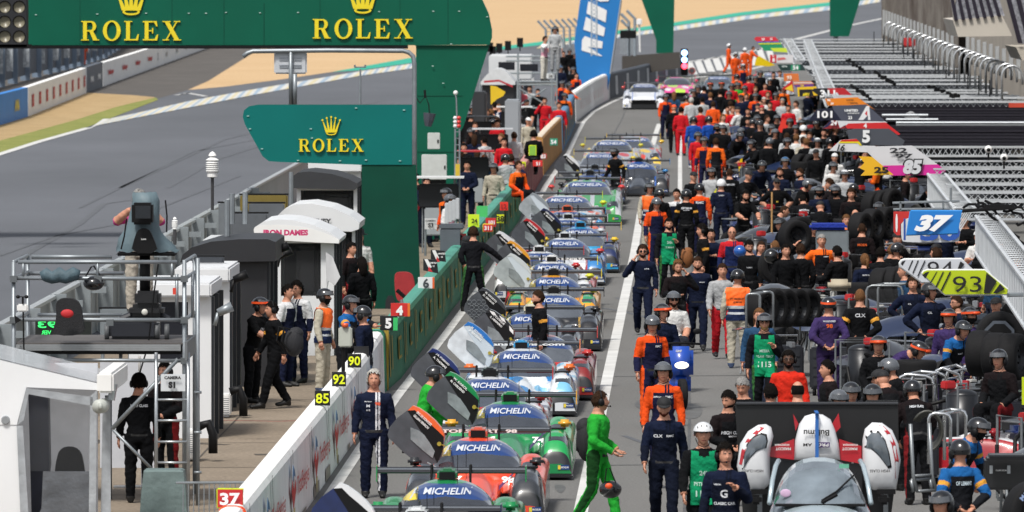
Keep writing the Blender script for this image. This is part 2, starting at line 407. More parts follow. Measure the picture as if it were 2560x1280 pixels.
o, W, L_ = seg([(1407,378),(1425,345),(1439,309)], 1.3, mat('#5e8fb5', .8, 0, .75, .3, 1.5), 'faded blue pit wall section with yellow lettering strokes')
b = MB()
for i in range(7): on_wall(b, W, .2, 1.0, 2+i*7, 4+i*7)
b.build('faded_panel', mat('#c9b46a', .8, 0, .7, .4, 3), o)
o, W, L_ = seg([(1440,305),(1462,287),(1490,266),(1525,247)], 1.3, WALLW, 'curving white pit wall section with red hoarding letters')
b = MB(); t = 8
for ch in 'MECANO GROUP':
    if ch != ' ': wall_text(b, W, t, ch, .42, .6, 0, .03)
    t += (L_-14)/12.5
b.build('wall_lettering', LOGR, o)
b = MB(); wall_text(b, W, 10, '2', .4, 1.0, 0, .03); wall_text(b, W, 20, '3', .4, 1.05, 0, .03); b.build('green_mark', mat('#2f9e5a', .7), o)
DW = mat('#4e5560', .7, 0, .8, .2, 1)
o, W, L_ = seg([(1526,247),(1600,227),(1650,212),(1703,199)], 1.3, DW, 'dark grey barrier wall with white upright logos at far pit exit')
b = MB(); t = 4
while t < L_-4: on_wall(b, W, .15, 1.1, t, t+1.8); t += 9
b.build('white_logo_panel', mat('#cfd3d8', .7, 0, .8, .5, 6), o)

# ------------------------------------------------------------ track-side walls far left
def far_wall(p0, p1, h, m, label, logos=None):
    a, c = G(*p0), G(*p1); t = (c-a).normalized(); nr = Vector((-t.y, t.x, 0)); b = MB()
    V = [a, c, c+nr*.3, a+nr*.3]; V += [v+Vector((0,0,h)) for v in V]
    b.add(V, [(0,1,5,4),(1,2,6,5),(2,3,7,6),(3,0,4,7),(4,5,6,7)])
    o = b.build('barrier_wall', m, label=label, cat='wall')
    if logos:
        b = MB(); L = (c-a).length; nn = Vector((t.y,-t.x,0))
        for (txt, f0, hh, mi) in logos[0]:
            M = Matrix.Translation(a+t*L*f0+nn*.03+Vector((0,0,h*.5))) @ Matrix(((t.x, -nn.x, 0, 0),(t.y, -nn.y, 0, 0),(0,0,1,0),(0,0,0,1)))
            text(b, txt, M, height=hh, width=hh*len(txt)*1.6, m=mi, bold=.06)
        b.build('wall_lettering', logos[1], o)
    return o
far_wall((-160,362),(70,292), 1.33, mat('#2484d6', .6, 0, .85, .15, 1), 'bright blue barrier wall section with yellow lettering at left edge', ([('AVIA', .38, .5, 0), ('AVIA', .62, .5, 0), ('AVIA', .86, .5, 0)], YEL))
far_wall((70.5,291.5),(216,233), 1.33, WALLW, 'white barrier wall section with row of red block logos', ([('BS', (i+.6)/9, .6, 0) for i in range(9)], LOGR))
far_wall((217,232.5),(257,217), 1.35, mat('#5b626d', .6, 0, .8, .15, 1), 'slate grey barrier wall section with pale logos', ([('tissot', .3, .4, 0), ('tissot', .75, .4, 0)], WHT))
far_wall((257.5,216.5),(530,116), 1.3, WALLW, 'long white barrier wall section running towards the gravel trap', ([('TotalEnergies', .05+i*.1, .36, 0) for i in range(4)]+[('2', .42, .5, 1)]+[('bosch', .5+i*.1, .4, 2) for i in range(4)], [LOGR, BLK, GALV]))
# guard fence with blue-grey fins
fn = thing('fin_fence', 'blue grey guard fence of upright fins behind the white barrier walls', 'fence', G(120,185))
b = MB(); FIN = mat('#76879a', .6, .1, .8, .2, 1); b2 = MB(); b3 = MB()
fp = [(-60,236),(0,218),(120,186),(200,166),(260,146),(300,120)]
fw = along(fp, 12)
for i, p in enumerate(fw[::3]):
    q = MB(); q.box(p+Vector((0,0,1.4)), (.55,.25,2.8)); q.build('fin', FIN, fn)
for i in range(len(fw)-1):
    a, c = fw[i], fw[i+1]; t = (c-a)
    b2.add([a+Vector((0,.4,.3)), c+Vector((0,.4,.3)), c+Vector((0,.4,2.9)), a+Vector((0,.4,2.9))], [(0,1,2,3)], 0)
    if i % 4 == 1: b3.add([a+Vector((.1,.35,.8)), a+Vector((.45,.35,.8)), a+Vector((.45,.35,2.4)), a+Vector((.1,.35,2.4))], [(0,1,2,3)])
b2.build('backing_panel', mat('#4c535e', .7, 0, .8, .2, .6), fn); b3.build('pale_logo', mat('#b9c0c6', .7, 0, .8, .6, 8), fn)

# ------------------------------------------------------------ ROLEX lettering and crown
def rolex_letters():
    sw, tw, sf = .20, .075, .05       # stem, thin, serif
    L = {}
    def rect(x0, z0, x1, z1): return [(x0,z0),(x1,z0),(x1,z1),(x0,z1)]
    def ring(cx, cz, ro, rz, ri, riz, a0=0, a1=2*pi, n=22):
        out = []
        for i in range(n):
            a = a0+(a1-a0)*i/n; c = a0+(a1-a0)*(i+1)/n
            out.append([(cx+ro*cos(a), cz+rz*sin(a)), (cx+ro*cos(c), cz+rz*sin(c)), (cx+ri*cos(c), cz+riz*sin(c)), (cx+ri*cos(a), cz+riz*sin(a))])
        return out
    L['R'] = ([rect(0,0,.4,sf), rect(0,1-sf,.5,1), rect(.1,sf,.3,1-sf), rect(.3,1-tw,.5,1), rect(.3,.46,.5,.46+tw),
               [(.42,.48),(.62,.48),(.86,0),(.62,0)], rect(.6,0,.93,sf)]+ring(.5,.73,.28,.27,.1,.2,-pi/2,pi/2,10), .95)
    L['O'] = (ring(.47,.5,.46,.53,.26,.45), .95)
    L['L'] = ([rect(0,0,.72,sf+.02), rect(0,1-sf,.42,1), rect(.1,sf,.3,1-sf), [(.72,0),(.76,.32),(.7,.32),(.6,.07),(.5,0)]], .8)
    L['E'] = ([rect(0,0,.74,sf+.02), rect(0,1-sf-.02,.72,1), rect(.1,sf,.3,1-sf), rect(.3,.47,.5,.53), rect(.48,.36,.54,.64), [(.74,0),(.8,.3),(.73,.3),(.6,.06),(.5,0)], [(.72,1),(.76,.72),(.7,.72),(.58,.94),(.5,1)]], .86)
    L['X'] = ([[(.08,1),(.32,1),(.88,0),(.64,0)], [(.72,1),(.79,1),(.22,0),(.14,0)], rect(0,0,.34,sf), rect(.56,0,.96,sf), rect(0,1-sf,.42,1), rect(.58,1-sf,.92,1)], .96)
    return L
_RL = rolex_letters()
def rolex(b, M, w, m=0, dep=.05):           # baseline centred at M origin
    tot = sum(_RL[c][1] for c in 'ROLEX')+.16*4; k = w/tot; x = -w/2; hz = k*1.0
    for c in 'ROLEX':
        for j, poly in enumerate(_RL[c][0]):
            b.prism([(x+p[0]*k, p[1]*hz) for p in poly], dep+.0007*j, M @ Matrix.Translation((0,-dep-.0007*j,0)), m)
        x += (_RL[c][1]+.16)*k
    return hz
def crown(b, M, h, m=0, dep=.05):           # bottom centre at M origin
    w = h*.95
    M2 = M @ Matrix.Translation((0,-dep,0))
    n = 24
    for i in range(n):                       # oval ring at the foot
        a, c = 2*pi*i/n, 2*pi*(i+1)/n
        b.prism([(w*.27*cos(a), h*.1+h*.1*sin(a)), (w*.27*cos(c), h*.1+h*.1*sin(c)), (w*.2*cos(c), h*.105+h*.05*sin(c)), (w*.2*cos(a), h*.105+h*.05*sin(a))], dep, M2, m)
    for j in range(5):
        u = (j-2)/2; x0 = u*w*.22; x1 = u*w*.47; z1 = h*(.93-.16*abs(u)**1.5)
        b.prism([(x0-w*.075, h*.14), (x0+w*.075, h*.14), (x1+w*.012, z1), (x1-w*.012, z1)], dep+.001*(j+1), M2 @ Matrix.Translation((0,-.001*(j+1),0)), m)
        b.prism([(x1+h*.05*cos(a), z1+h*.05*sin(a)) for a in np.linspace(0, 2*pi, 12, endpoint=False)], dep+.008, M2 @ Matrix.Translation((0,-.008,0)), m)
def bolt(b, M, pts, m=0):
    for x, z in pts: b.box(M @ Vector((x,-.012,z)), (.05,.02,.02), m)
# big gantry
s = 95.0; ref = (1040,112); o0 = At(1040,112,s)
gz = thing('start_gantry', 'huge green start gantry with two yellow crown and watch brand signs spanning the track', 'gantry', Vector((o0.x, o0.y, 0)))
M0 = Matrix.Translation(o0)
beam = [(-900,-260),(1130,-260),(1180,-60),(1206,0),(1222,35),(1230,75),(1230,95),(1224,112),(1040,113),(70,113),(-900,124)]
b = MB(); b.prism(pxpoly(beam, s, ref), 1.1, M0, 0, 1); b.build('beam', [GREEN, mat('#7e8a86', .5, .2)], gz)
b = MB(); b.prism(pxpoly([(1040,114),(1223,114),(1158,318),(1142,345),(1142,600),(1040,600)], s, ref), 1.0, M0 @ Matrix.Translation((0,.05,0)), 0, 1)
b.build('column', [mat('#005a44', .55, 0, .82, .16, .8, spec=.22), mat('#26332f', .5)], gz)
b = MB(); b.box(M0 @ Vector((-700/s,.5,-.06)), (970*1.4/s,1.15,.08)); b.build('underside_rail', BLK, gz)
b = MB(); b.box(M0 @ Vector((-12.5,.6,-2.4)), (.8,.8,5.2)); b.build('column', GREEND, gz)
for cx in (328,907):
    b = MB(); hz = rolex(b, M0 @ Matrix.Translation(((cx-1040)/s,-.002,(112-101+(0 if cx < 500 else 5))/s)), 250/s)
    b.build('brand_lettering', YEL, gz); b = MB(); crown(b, M0 @ Matrix.Translation(((cx-1040)/s,-.002,(112-38+(0 if cx < 500 else 4))/s)), 84/s)
    b.build('crown_emblem', YEL, gz)
b = MB(); bolt(b, M0, [((x-1040)/s, (112-y)/s) for x, y in ((90,37),(243,35),(365,33),(472,33),(515,33),(565,31),(650,32),(745,31),(948,29),(1083,28),(1148,28),(1218,42),(1128,110),(1108,208),(1082,165))]); b.build('bolt', mat('#bfd9d0', .5), gz)
b = MB(); b.box(M0 @ Vector(((1128-1040)/s,-.004,-.02)), (1.9,.01,.02)); b.box(M0 @ Vector(((660-1040)/s,-.004,.55)), (.015,.01,1.1)); b.build('panel_seam', GREEND, gz)
for x in (200,430,560,800,1000,1120): b = MB(); b.box(M0 @ Vector(((x-1040)/s,-.004,1.6)), (.012,.006,3.2)); b.build('panel_seam', GREEND, gz)
for y in (240,380,500): b = MB(); b.box(M0 @ Vector(((1100-1040)/s,.045,(112-y)/s)), (1.2,.01,.012)); b.build('panel_seam', GREEND, gz)
# lights panel at the left end
lp = thing('start_lights', 'black start light panel with unlit round lamps at top left corner', 'lights', At(36,112,97))
b = MB(); c = At(-10,30,97.5); b.bbox(c, (160/97,.3,180/97), .03); b.build('panel', mat('#1b1c20', .5, 0, 1), lp)
for ix in range(3):
    for iy in range(4):
        b = MB(); p = At(-24+ix*36, 92-iy*37, 98.5); b.lathe([(.001,.04),(.15,.0),(.17,-.06),(.165,-.06),(.14,-.0)], 0, 18, Matrix.Translation(p), [0,1,1,1])
        b.build('lamp', [mat('#8c8672', .35, 0, .7), BLK], lp, smooth=True)
b = MB(); b.box(At(35,115,97.5), (.9,.3,.08)); b.build('bracket', BLK, lp)
# lower sign
s = 117.0; ref = (1030,412); o0 = At(1030,412,s); M0 = Matrix.Translation(o0)
g2 = thing('brand_sign_board', 'teal sign board with slanted left end and yellow crown below the gantry', 'sign', Vector((o0.x, o0.y, 0)))
pts = [(645,262),(1030,262),(1030,412),(905,412),(700,405),(672,403),(656,390),(648,375),(612,310),(607,292),(610,276),(622,266)]
b = MB(); b.prism(pxpoly(pts, s, ref), .35, M0, 0, 1); b.build('panel', [TEALS, GREEND], g2)
b = MB(); rolex(b, M0 @ Matrix.Translation(((828-1030)/s,-.002,(412-379)/s)), 163/s); b.build('brand_lettering', YEL, g2); b = MB(); crown(b, M0 @ Matrix.Translation(((828-1030)/s,-.002,(412-338)/s)), 49/s, dep=.04); b.build('crown_emblem', YEL, g2)
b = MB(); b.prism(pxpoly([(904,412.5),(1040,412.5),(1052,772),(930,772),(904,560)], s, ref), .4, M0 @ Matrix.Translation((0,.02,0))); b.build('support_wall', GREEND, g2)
b = MB(); bolt(b, M0, [((x-1030)/s, (412-y)/s) for x, y in ((620,290),(625,322),(655,372),(745,401),(850,402),(915,400),(1000,402),(890,270),(1010,275),(777,322),(780,345))]); b.build('bolt', mat('#9fc9c4', .5), g2)
# pipe frame
s = 116.; pf = thing('pipe_mast', 'grey bent pipe mast over the teal sign carrying a monitor', 'mast', At(1036,762,s))
P = [At(608,142,s), At(618,133,s), At(632,128,s), At(820,126,s), At(1008,127,s), At(1022,131,s), At(1033,141,s), At(1036,160,s), At(1036,300,s), At(1038,764,s)]
b = MB(); b.tube(P, .05, 10); b.build('pipe', GALV, pf, smooth=True)
b = MB(); b.tube([At(727,128,s), At(727,262,s)], .045, 8); b.tube([At(737,185,s), At(737,262,s)], .05, 8); b.build('post', GALV, pf, smooth=True)
mo = thing('back_of_monitor', 'pale grey back of a monitor hung on the pipe mast', 'monitor', At(726,186,s))
b = MB(); b.bbox(At(726,157,s)+Vector((0,.12,0)), (82/s,.12,56/s), .03); b.build('case', mat('#c9cdd2', .5), mo)
b = MB()
for yy in (145,150,163,168): b.box(At(726,yy,s)+Vector((0,.05,0)), (55/s,.02,.02))
b.build('rib', mat('#9aa0a8', .5), mo)
b = MB(); b.tube([At(900,262,s), At(901,172,s)], [.03,.018], 8); b.tube([At(886,168,s), At(914,168,s)], .015, 6)
for x in (887,913): b.tube([At(x,168,s), At(x,162,s)], .02, 6)
b.build('wind_sensor', GALV, label='thin pole with small wind sensor standing above the teal sign', cat='weather sensor')
# boxes and gear on the gantry column
s = 96.5
def cabinet(x0, y0, x1, y1, s, label, dp=.3):
    o = thing('electric_cabinet', label, 'cabinet', At((x0+x1)/2, y1, s)); b = MB(); b.bbox(At((x0+x1)/2,(y0+y1)/2,s), ((x1-x0)/s, dp, (y1-y0)/s), .015); b.build('case', mat('#c9cdca', .5), o)
    b = MB(); b.box(At(x1-5,(y0+y1)/2,s)-Vector((0,dp/2+.01,0)), (.04,.02,.08)); b.build('latch', BLK, o)
cabinet(1069,332,1100,373,s, 'small pale cabinet highest on the green gantry column')
cabinet(1054,386,1117,449,s, 'upper of two large pale cabinets on the green gantry column')
cabinet(1054,463,1117,547,s, 'lower of two large pale cabinets on the green gantry column')
b = MB(); b.box(At(1085,456,s)+Vector((0,.05,0)), (.62,.2,.14)); b.build('cable_box', BLK, label='black cable junctions between the pale cabinets', cat='cable box')
sp = thing('horn_speaker', 'dark cone shaped horn speaker hanging at the green column', 'speaker', At(1074,315,98))
b = MB(); b.tube([At(1074,283,98), At(1072,300,98), At(1070,316,98)], [.16,.13,.08], 8); b.build('horn', mat('#4b4f5a', .5), sp)
b = MB(); b.tube([At(1074,285,98), At(1072,262,98), At(1064,240,98), At(1050,258,98), At(1038,240,98)], .015, 6); b.tube([At(1062,225,98), At(1063,245,98)], .03, 6); b.build('bracket', BLK, sp)
lpz = thing('light_pole', 'slim ladder pole with red and white signal lamps at green column edge', 'light pole', At(1144,600,99))
b = MB()
for x in (1138,1149): b.tube([At(x,600,99), At(x,322,99)], .025, 6)
for y in range(330,600,16): b.tube([At(1138,y,99), At(1149,y,99)], .012, 5)
b.tube([At(1143,322,99), At(1141,250,99), At(1139,236,99)], .02, 6); b.build('pole', GALV, lpz)
for i, y in enumerate((295,305,315)):
    for x, c in ((1138,'#e8e8e8'),(1147,'#d93a35')):
        b = MB(); b.ell(At(x,y,99.5), (.055,.05,.05)); b.build('lamp', mat(c, .3), lpz, smooth=True)
b = MB(); b.ell(At(1139,232,99), (.06,.05,.06)); b.build('lamp', WHT, lpz, smooth=True)
b = MB(); b.box(At(1144,425,99.5), (.11,.06,.3)); b.build('yellow_sticker', mat('#d8b832', .6), lpz)

# far gantry legs
s = 45.0
fg = thing('far_gantry', 'distant green gantry with two tapering legs over the pit exit', 'gantry', At(1660,175,s))
fo = At(1660,133,s); M0 = Matrix.Translation(fo)
b = MB(); b.prism(pxpoly([(1560,-160),(1690,-160),(1683,133),(1641,133),(1641,100),(1603,-5)], s, (1660,133)), .9, M0); b.build('leg', GREEN, fg)
b = MB(); b.prism(pxpoly([(2075,-160),(2200,-160),(2152,-5),(2122,91),(2076,91)], s, (1660,133)), .9, M0); b.build('leg', GREEN, fg)
b = MB(); b.prism(pxpoly([(1400,-330),(2300,-330),(2300,-161),(1400,-161)], s, (1660,133)), .9, M0); b.build('beam', GREEN, fg)
b = MB(); b.tube([At(1646,133,s), At(1646,205,s)], .13, 8); b.tube([At(2090,91,s)+Vector((0,.4,0)), At(2090,200,s)+Vector((0,.4,0))], .13, 8); b.build('post', GALV, fg)
# leaning blue banner tower
s = 50.; bt = thing('banner_tower', 'leaning blue banner tower with giant white tyre maker lettering', 'banner', At(1485,225,s)); r0 = (1485,225); M0 = Matrix.Translation(At(1485,225,s))
b = MB(); b.prism(pxpoly([(1463,-80),(1572,-80),(1553,0),(1526,184),(1520,225),(1446,225),(1436,106),(1449,10)], s, r0), .12, M0, 0, 1); b.build('banner', [mat('#1476bd', .55, 0, .85, .06, 1), WHT], bt)
b = MB()
_wz = [0]
def wpoly(p):
    _wz[0] += .004; b.prism(pxpoly(p, s, r0), .02, M0 @ Matrix.Translation((0,-.025-_wz[0],0)))
for p in ([(1455,100),(1462,90),(1478,96),(1507,104),(1505,121),(1470,117),(1506,140),(1500,140),(1454,126)], [(1460,66),(1465,42),(1513,70),(1509,91),(1458,74)], [(1467,28),(1471,3),(1517,26),(1514,56),(1467,34)], [(1476,-8),(1481,-30),(1527,-12),(1521,3),(1500,4)]): wpoly(p)
b.build('white_lettering', WHT, bt)
b = MB()
for x in (1478,1492): b.tube([At(x,-80,51), At(x,140,51)], .03, 5)
for i in range(22): b.tube([At(1478,-80+i*10,51), At(1492,-70+i*10,51)], .014, 4); b.tube([At(1492,-80+i*10,51), At(1478,-70+i*10,51)], .014, 4)
b.build('lattice_mast', mat('#b7c3cc', .5, .3), bt)
b = MB(); b.tube([At(1553,0,51.5), At(1526,184,51.5)], .05, 5); b.build('edge_pole', SIL, bt)
# traffic light
tl = thing('traffic_light', 'pit exit traffic light with two blue white lamps and one red lamp lit', 'traffic light', At(1711,205,44.5))
b = MB(); b.bbox(At(1711,155,44.5), (.4,.2,1.5), .03); b.build('housing', BLK, tl)
b = MB(); b.tube([At(1711,186,44.5), At(1711,210,44.5)], .06, 8); b.build('post', GALV, tl)
for y, c, e in ((132,'#8fb8ff',6),(149,'#7fb0ff',6),(165,'#ff3b4b',5)):
    b = MB(); b.ell(At(1711,y,44.5)-Vector((0,.1,0)), (.16,.06,.16)); b.build('lamp', mat(c, .3, emit=e), tl, smooth=True)
b = MB(); p = At(1730,177,44.8); b.lathe([(.001,0),(.12,0),(.13,-.002),(.2,-.002)], 0, 20, Matrix.Translation(p), [0,1,1]); b.tube([p, Vector((p.x,p.y,0))], .02, 6); b.build('round_sign', [mat('#55595f', .5), mat('#b55a55', .5)], label='small round speed sign beside the traffic light', cat='sign')
# ------------------------------------------------------------ number boards
def boxpx(b, x0, y0, x1, y1, s, dep, m=0, off=0, bev=0):
    c = At((x0+x1)/2, (y0+y1)/2, s); d = Vector((sin(-LANE), cos(LANE), 0)); c = c+d*(dep/2+off)
    sz = (abs(x1-x0)/s, dep, abs(y1-y0)/s)
    (b.bbox(c, sz, bev, m, LANE) if bev else b.box(c, sz, m, LANE))
def board(label, poly, s, c, over=(), texts=(), rim=None, arm=None, dep=.07, cat='number board', group=None, name='number_board', k=.8):
    xs = [p[0] for p in poly]; ys = [p[1] for p in poly]; ref = (sum(xs)/len(xs), max(ys)); o = At(ref[0], ref[1], s)
    t = thing(name, label, cat, o, group=group); M = Matrix.Translation(o)
    mats = [mat(c, .45, 0, k, .06, 3)]; b = MB(); b.prism(pxpoly(poly, s, ref), dep, M, 0)
    b.build('panel', mats, t)
    if rim:
        b = MB(); n = len(poly)
        P = [At(x, y, s)+Vector((0,dep*.4,0)) for x, y in poly]
        b.tube(P+[P[0]], .018, 6); b.build('rim', mat(rim, .4), t)
    z = .004; zz = 0
    for i, (pl, cc) in enumerate(over):
        b = MB(); b.prism(pxpoly(pl, s, ref), .003, M @ Matrix.Translation((0,-z,0))); b.build('colour_field', mat(cc, .45, 0, k, .06, 3), t); z += .004
    for tx in texts:
        txt, x, y, h, cc = tx[:5]; kw = tx[5] if len(tx) > 5 else {}
        b = MB(); hm = h/s
        wm = kw.get('w'); zz += .01; text(b, txt, Matrix.Translation(At(x, y, s)-Vector((0, z+.03+zz, 0))), height=hm, width=wm/s if wm else None, bold=kw.get('bold', .035), shear=kw.get('shear', 0)); b.build('lettering', mat(cc, .5, 0, .85, .03), t)
    if arm:
        b = MB(); b.tube([At(*p, s)+Vector((0,dep+.03,0)) for p in arm], .03, 6); b.build('arm', GALV, t)
    return t
def rp(x0, y0, x1, y1): return [(x0,y0),(x1,y0),(x1,y1),(x0,y1)]
K, Y = '#101013', '#e6f01c'
def ws(y): return (y+140)/6.73
for n, x0, y0, x1, y1, lab in (('85',787,977,825,1014,'black board with yellow 85 standing on the white pit wall'),('92',830,930,865,966,'black board with yellow 92 standing on the white pit wall'),('90',869,885,903,919,'black board with yellow 90 standing on the white pit wall')):
    board(lab, rp(x0,y0,x1,y1), ws(y1), K, texts=[(n,(x0+x1)/2,(y0+y1)/2,(y1-y0)*.68,Y,{'w':(x1-x0)*.86,'bold':.02})], group='number boards on the pit wall')
board('blank black board behind the yellow 90 board on the wall', rp(885,866,922,893), ws(893)*.99, K, group='number boards on the pit wall')
board('black board with white 5 and green edge on green wall', rp(950,790,994,826), ws(826), K, [(rp(983,794,994,826),'#38c46a')], [('5',971,808,26,'#f0f0f0',{'bold':.05})], group='number boards on the pit wall')
board('red board with white 4 and orange edge on green wall', rp(977,758,1025,791), ws(791), '#d62b28', [(rp(1019,758,1025,791),'#ee7a2a')], [('4',999,776,24,'#f4f4f4',{'bold':.06})], arm=[(1006,762),(1003,750)], group='number boards on the pit wall')
board('white board with grey 6 and orange edge on green wall', rp(1045,693,1086,721), ws(721), '#e9ebed', [(rp(1081,693,1086,721),'#e8662c')], [('6',1065,708,24,'#3c4046',{'bold':.03})], group='number boards on the pit wall')
board('lime board with dark 24 at green wall top', rp(1170,536,1198,568), ws(568), '#d3ee2a', (), [('24',1186,552,11,K)], group='number boards on the pit wall')
board('red board with white 311 in yellow frame', rp(1208,561,1232,579), ws(585), '#d8302c', (), [('311',1220,570,11,'#f4f4f4')], rim='#e8d83a', group='number boards on the pit wall')
board('red board with white 101 above the 311 board', rp(1214,545,1240,567), ws(570)*.985, '#cf2f30', (), [('101',1229,556,10,'#f4f4f4')], group='number boards on the pit wall')
board('lime board with black 38 and dark frame', rp(1242,536,1260,558), ws(556), '#dbe820', (), [('38',1251,547,15,K)], rim=K, group='number boards on the pit wall')
board('bright red board with darker 12', rp(1250,505,1270,526), ws(526), '#ea3527', (), [('12',1260,516,12,'#8e1e1a')], group='number boards on the pit wall')
board('plain green square board at the wall edge', rp(1191,515,1219,543), ws(543), '#4fc46c', group='number boards on the pit wall')
board('plain salmon red board lying beside the wall', rp(1133,584,1166,612), ws(612), '#e0574f', group='number boards on the pit wall')
board('tall lime strip board with dark 19', rp(1303,404,1314,422), ws(422)*1.0, '#dbe820', (), [('19',1308,412,8,K)], group='number boards on the pit wall')
board('red board with white 51 on the red wall', rp(1332,401,1356,416), ws(418), '#e0342f', (), [('51',1345,409,9,'#f6f6f6')], group='number boards on the pit wall')
board('red board with white 83 above the 51 board', rp(1350,384,1367,397), ws(398), '#b84a42', (), [('83',1358,391,10,'#f6f6f6')], group='number boards on the pit wall')
board('green board with white 54 on the orange wall', rp(1375,346,1394,364), ws(366), '#1f9a78', (), [('54',1384,355,11,'#f6f6f6')], group='number boards on the pit wall')
board('lime framed small board on back of black jacket', rp(1323,364,1340,388), (388+140)/6.4, '#8bc34a', rim='#d9f01c', dep=.03, group='number boards on the pit wall')
board('red 37 board with lime border at bottom of frame', rp(544,1224,607,1268), 208, '#c9272b', (), [('37',575,1247,31,'#f4f4f4',{'w':50})], rim='#c8dc28')
board('orange board with white italic mark under the 37 board', curve2([(547,1264),(602,1264),(616,1275),(616,1300),(547,1300)],1), 209, '#f2571f', (), [('K',592,1284,22,'#f4f4f4',{'shear':.3,'w':34})])
board('black and red pennant board with white wedge, right of pair', [(1077,624),(1112,627),(1115,655),(1077,650)], 122, '#15161c', [([(1080,626),(1088,625),(1098,645),(1090,648)],'#f0f0f0'),([(1092,640),(1100,655),(1090,655)],'#d33036')], [('UNITED',1104,634,4,'#eeeeee'),('22',1105,642,4,'#eeeeee')])
board('black and red pennant board with white wedge, left of pair', [(1058,647),(1092,650),(1096,684),(1058,676)], 124, '#15161c', [([(1061,648),(1069,648),(1080,668),(1072,671)],'#f0f0f0'),([(1072,665),(1082,680),(1070,678)],'#d33036')], [('UNITED',1083,657,4,'#eeeeee'),('21',1084,665,4,'#eeeeee')])
board('white CAMERA S3 sign leaning below the cabinets', rp(1062,546,1092,573), 104, '#d9dcdd', (), [('CAMERA',1077,552,5,K),('S3',1077,563,11,K)], arm=[(1063,640),(1063,546)], cat='sign', name='camera_sign')
# hanging team boards on the right
tb = 'team boards hanging over the pit lane crowd'
def hb(label, poly, zt, c, over=(), texts=(), rim=None, arm=None, k=.8):
    zt += .4; yc = (min(p[1] for p in poly)+max(p[1] for p in poly))/2; return board(label, poly, (yc-YH)/(HC-zt), c, over, texts, rim, arm, .08, 'team board', tb, 'team_board', k)
hb('lime team board with black stripes reading 93', [(2306,684),(2310,679),(2318,676),(2462,676),(2519,724),(2518,735),(2363,736),(2357,731)], 2.8, '#b9cc12', [
  ([(2314,681),(2323,679),(2313,697),(2306,688)],K),([(2341,679),(2343,679),(2327,708),(2325,706)],K),([(2357,679),(2360,679),(2341,719),(2338,717)],K),([(2374,679),(2378,679),(2354,728),(2351,726)],K),
  ([(2466,681),(2492,703),(2474,733),(2459,733)],K),([(2500,709),(2512,722),(2492,733),(2482,733)],K)], [('93',2417,710,40,K,{'w':72,'bold':.0})], rim='#eef0ee', arm=[(2519,738),(2560,737)])
hb('pale team board with dark stripes reading 94 behind the lime board', [(2249,660),(2253,652),(2261,649),(2403,648),(2440,680),(2360,705),(2304,705),(2252,667)], 2.75, '#cfd3da', [
  ([(2256,653),(2264,651),(2256,664),(2252,659)],K),([(2280,651),(2283,651),(2272,676),(2270,674)],K),([(2294,651),(2297,651),(2283,684),(2281,682)],K),([(2311,651),(2314,651),(2295,692),(2293,690)],K),([(2401,653),(2411,660),(2402,672),(2394,672)],K)], [('94',2350,672,38,'#1a1a20',{'w':64,'bold':.0})], rim='#eef0ee')
hb('white team board with blue 30 partly behind the blue board', curve2([(2253,538),(2402,535),(2400,600),(2392,606),(2262,606),(2253,600)],2), 2.7, '#d5d8dc', [(rp(2259,546,2264,600),'#2b4fa0')], [('30',2350,580,44,'#2452a8',{'w':100,'bold':.05})])
hb('red edged plate beside the blue 37 board', [(2234,529),(2277,529),(2277,545),(2251,560),(2251,588),(2242,588),(2234,580)], 2.6, '#c8302c', [(curve2(rp(2239,535,2244,580),1),'#f0f0f0')])
hb('slanted blue team board with bold white 37', [(2277,528),(2405,528),(2394,583),(2266,587)], 2.95, '#1f7fd0', (), [('37',2334,558,42,'#f4f4f4',{'w':98,'bold':.06,'shear':.35})], rim='#3a96e0')
b = MB(); sB = 141
for P in ([(2232,508),(2400,503)],[(2234,524),(2405,522)],[(2252,504),(2252,528)],[(2359,504),(2359,524)],[(2378,470),(2378,505)]): b.tube([At(*p, sB)+Vector((0,.12,0)) for p in P], .022, 6)
b.build('board_rail', GALV, label='galvanised double rail carrying the blue 37 board', cat='rail')
hb('white and magenta team board with outlined 85', [(2161,367),(2281,364),(2364,426),(2349,437),(2229,439),(2169,381)], 2.9, '#d9dade', [([(2203,414),(2345,411),(2364,427),(2349,437),(2229,439)],'#d92a9c')], [('22',2246,376,13,'#25262c',{'w':44}),('97',2260,390,12,'#25262c',{'w':44}),('85',2281,417,42,K,{'w':56,'bold':.12,'shear':.2}),('85',2281,417,36,'#d0d3d8',{'w':48,'bold':.06,'shear':.2})], arm=[(2330,420),(2392,470),(2392,490)])
hb('yellow arrow cut team board with black 25', [(2147,391),(2180,392),(2234,437),(2152,439),(2163,427),(2149,420),(2161,407)], 2.8, '#f0b81c', (), [('25',2203,425,16,K,{'w':36,'bold':.05})])
hb('white team board with red and yellow top reading 16', [(2073,377),(2102,350),(2141,347),(2155,364),(2189,365),(2175,381)], 2.95, '#dfe0e2', [([(2102,350),(2141,347),(2148,354),(2100,354)],'#cf2a22'),([(2100,354),(2148,354),(2155,364),(2150,364),(2144,358),(2096,358)],'#e8d820')], [('16',2102,369,17,K,{'shear':.3})])
hb('dark grey team board with white 5', [(2117,327),(2135,322),(2222,322),(2262,352),(2256,364),(2127,362)], 2.95, '#4a4e57', (), [('5',2165,341,32,'#e8e9ea',{'bold':.05})])
hb('red band team board with white 4 above the 5 board', [(2113,315),(2121,309),(2214,306),(2251,335),(2245,338),(2222,321.5),(2118,321.5)], 3.0, '#d2262a', (), [('4',2163,314,12,'#f2f2f2')])
hb('white band board under a slate board with number 23', [(2093,302),(2214,304),(2218,307),(2112,313),(2100,320)], 3.0, '#dcdee2')
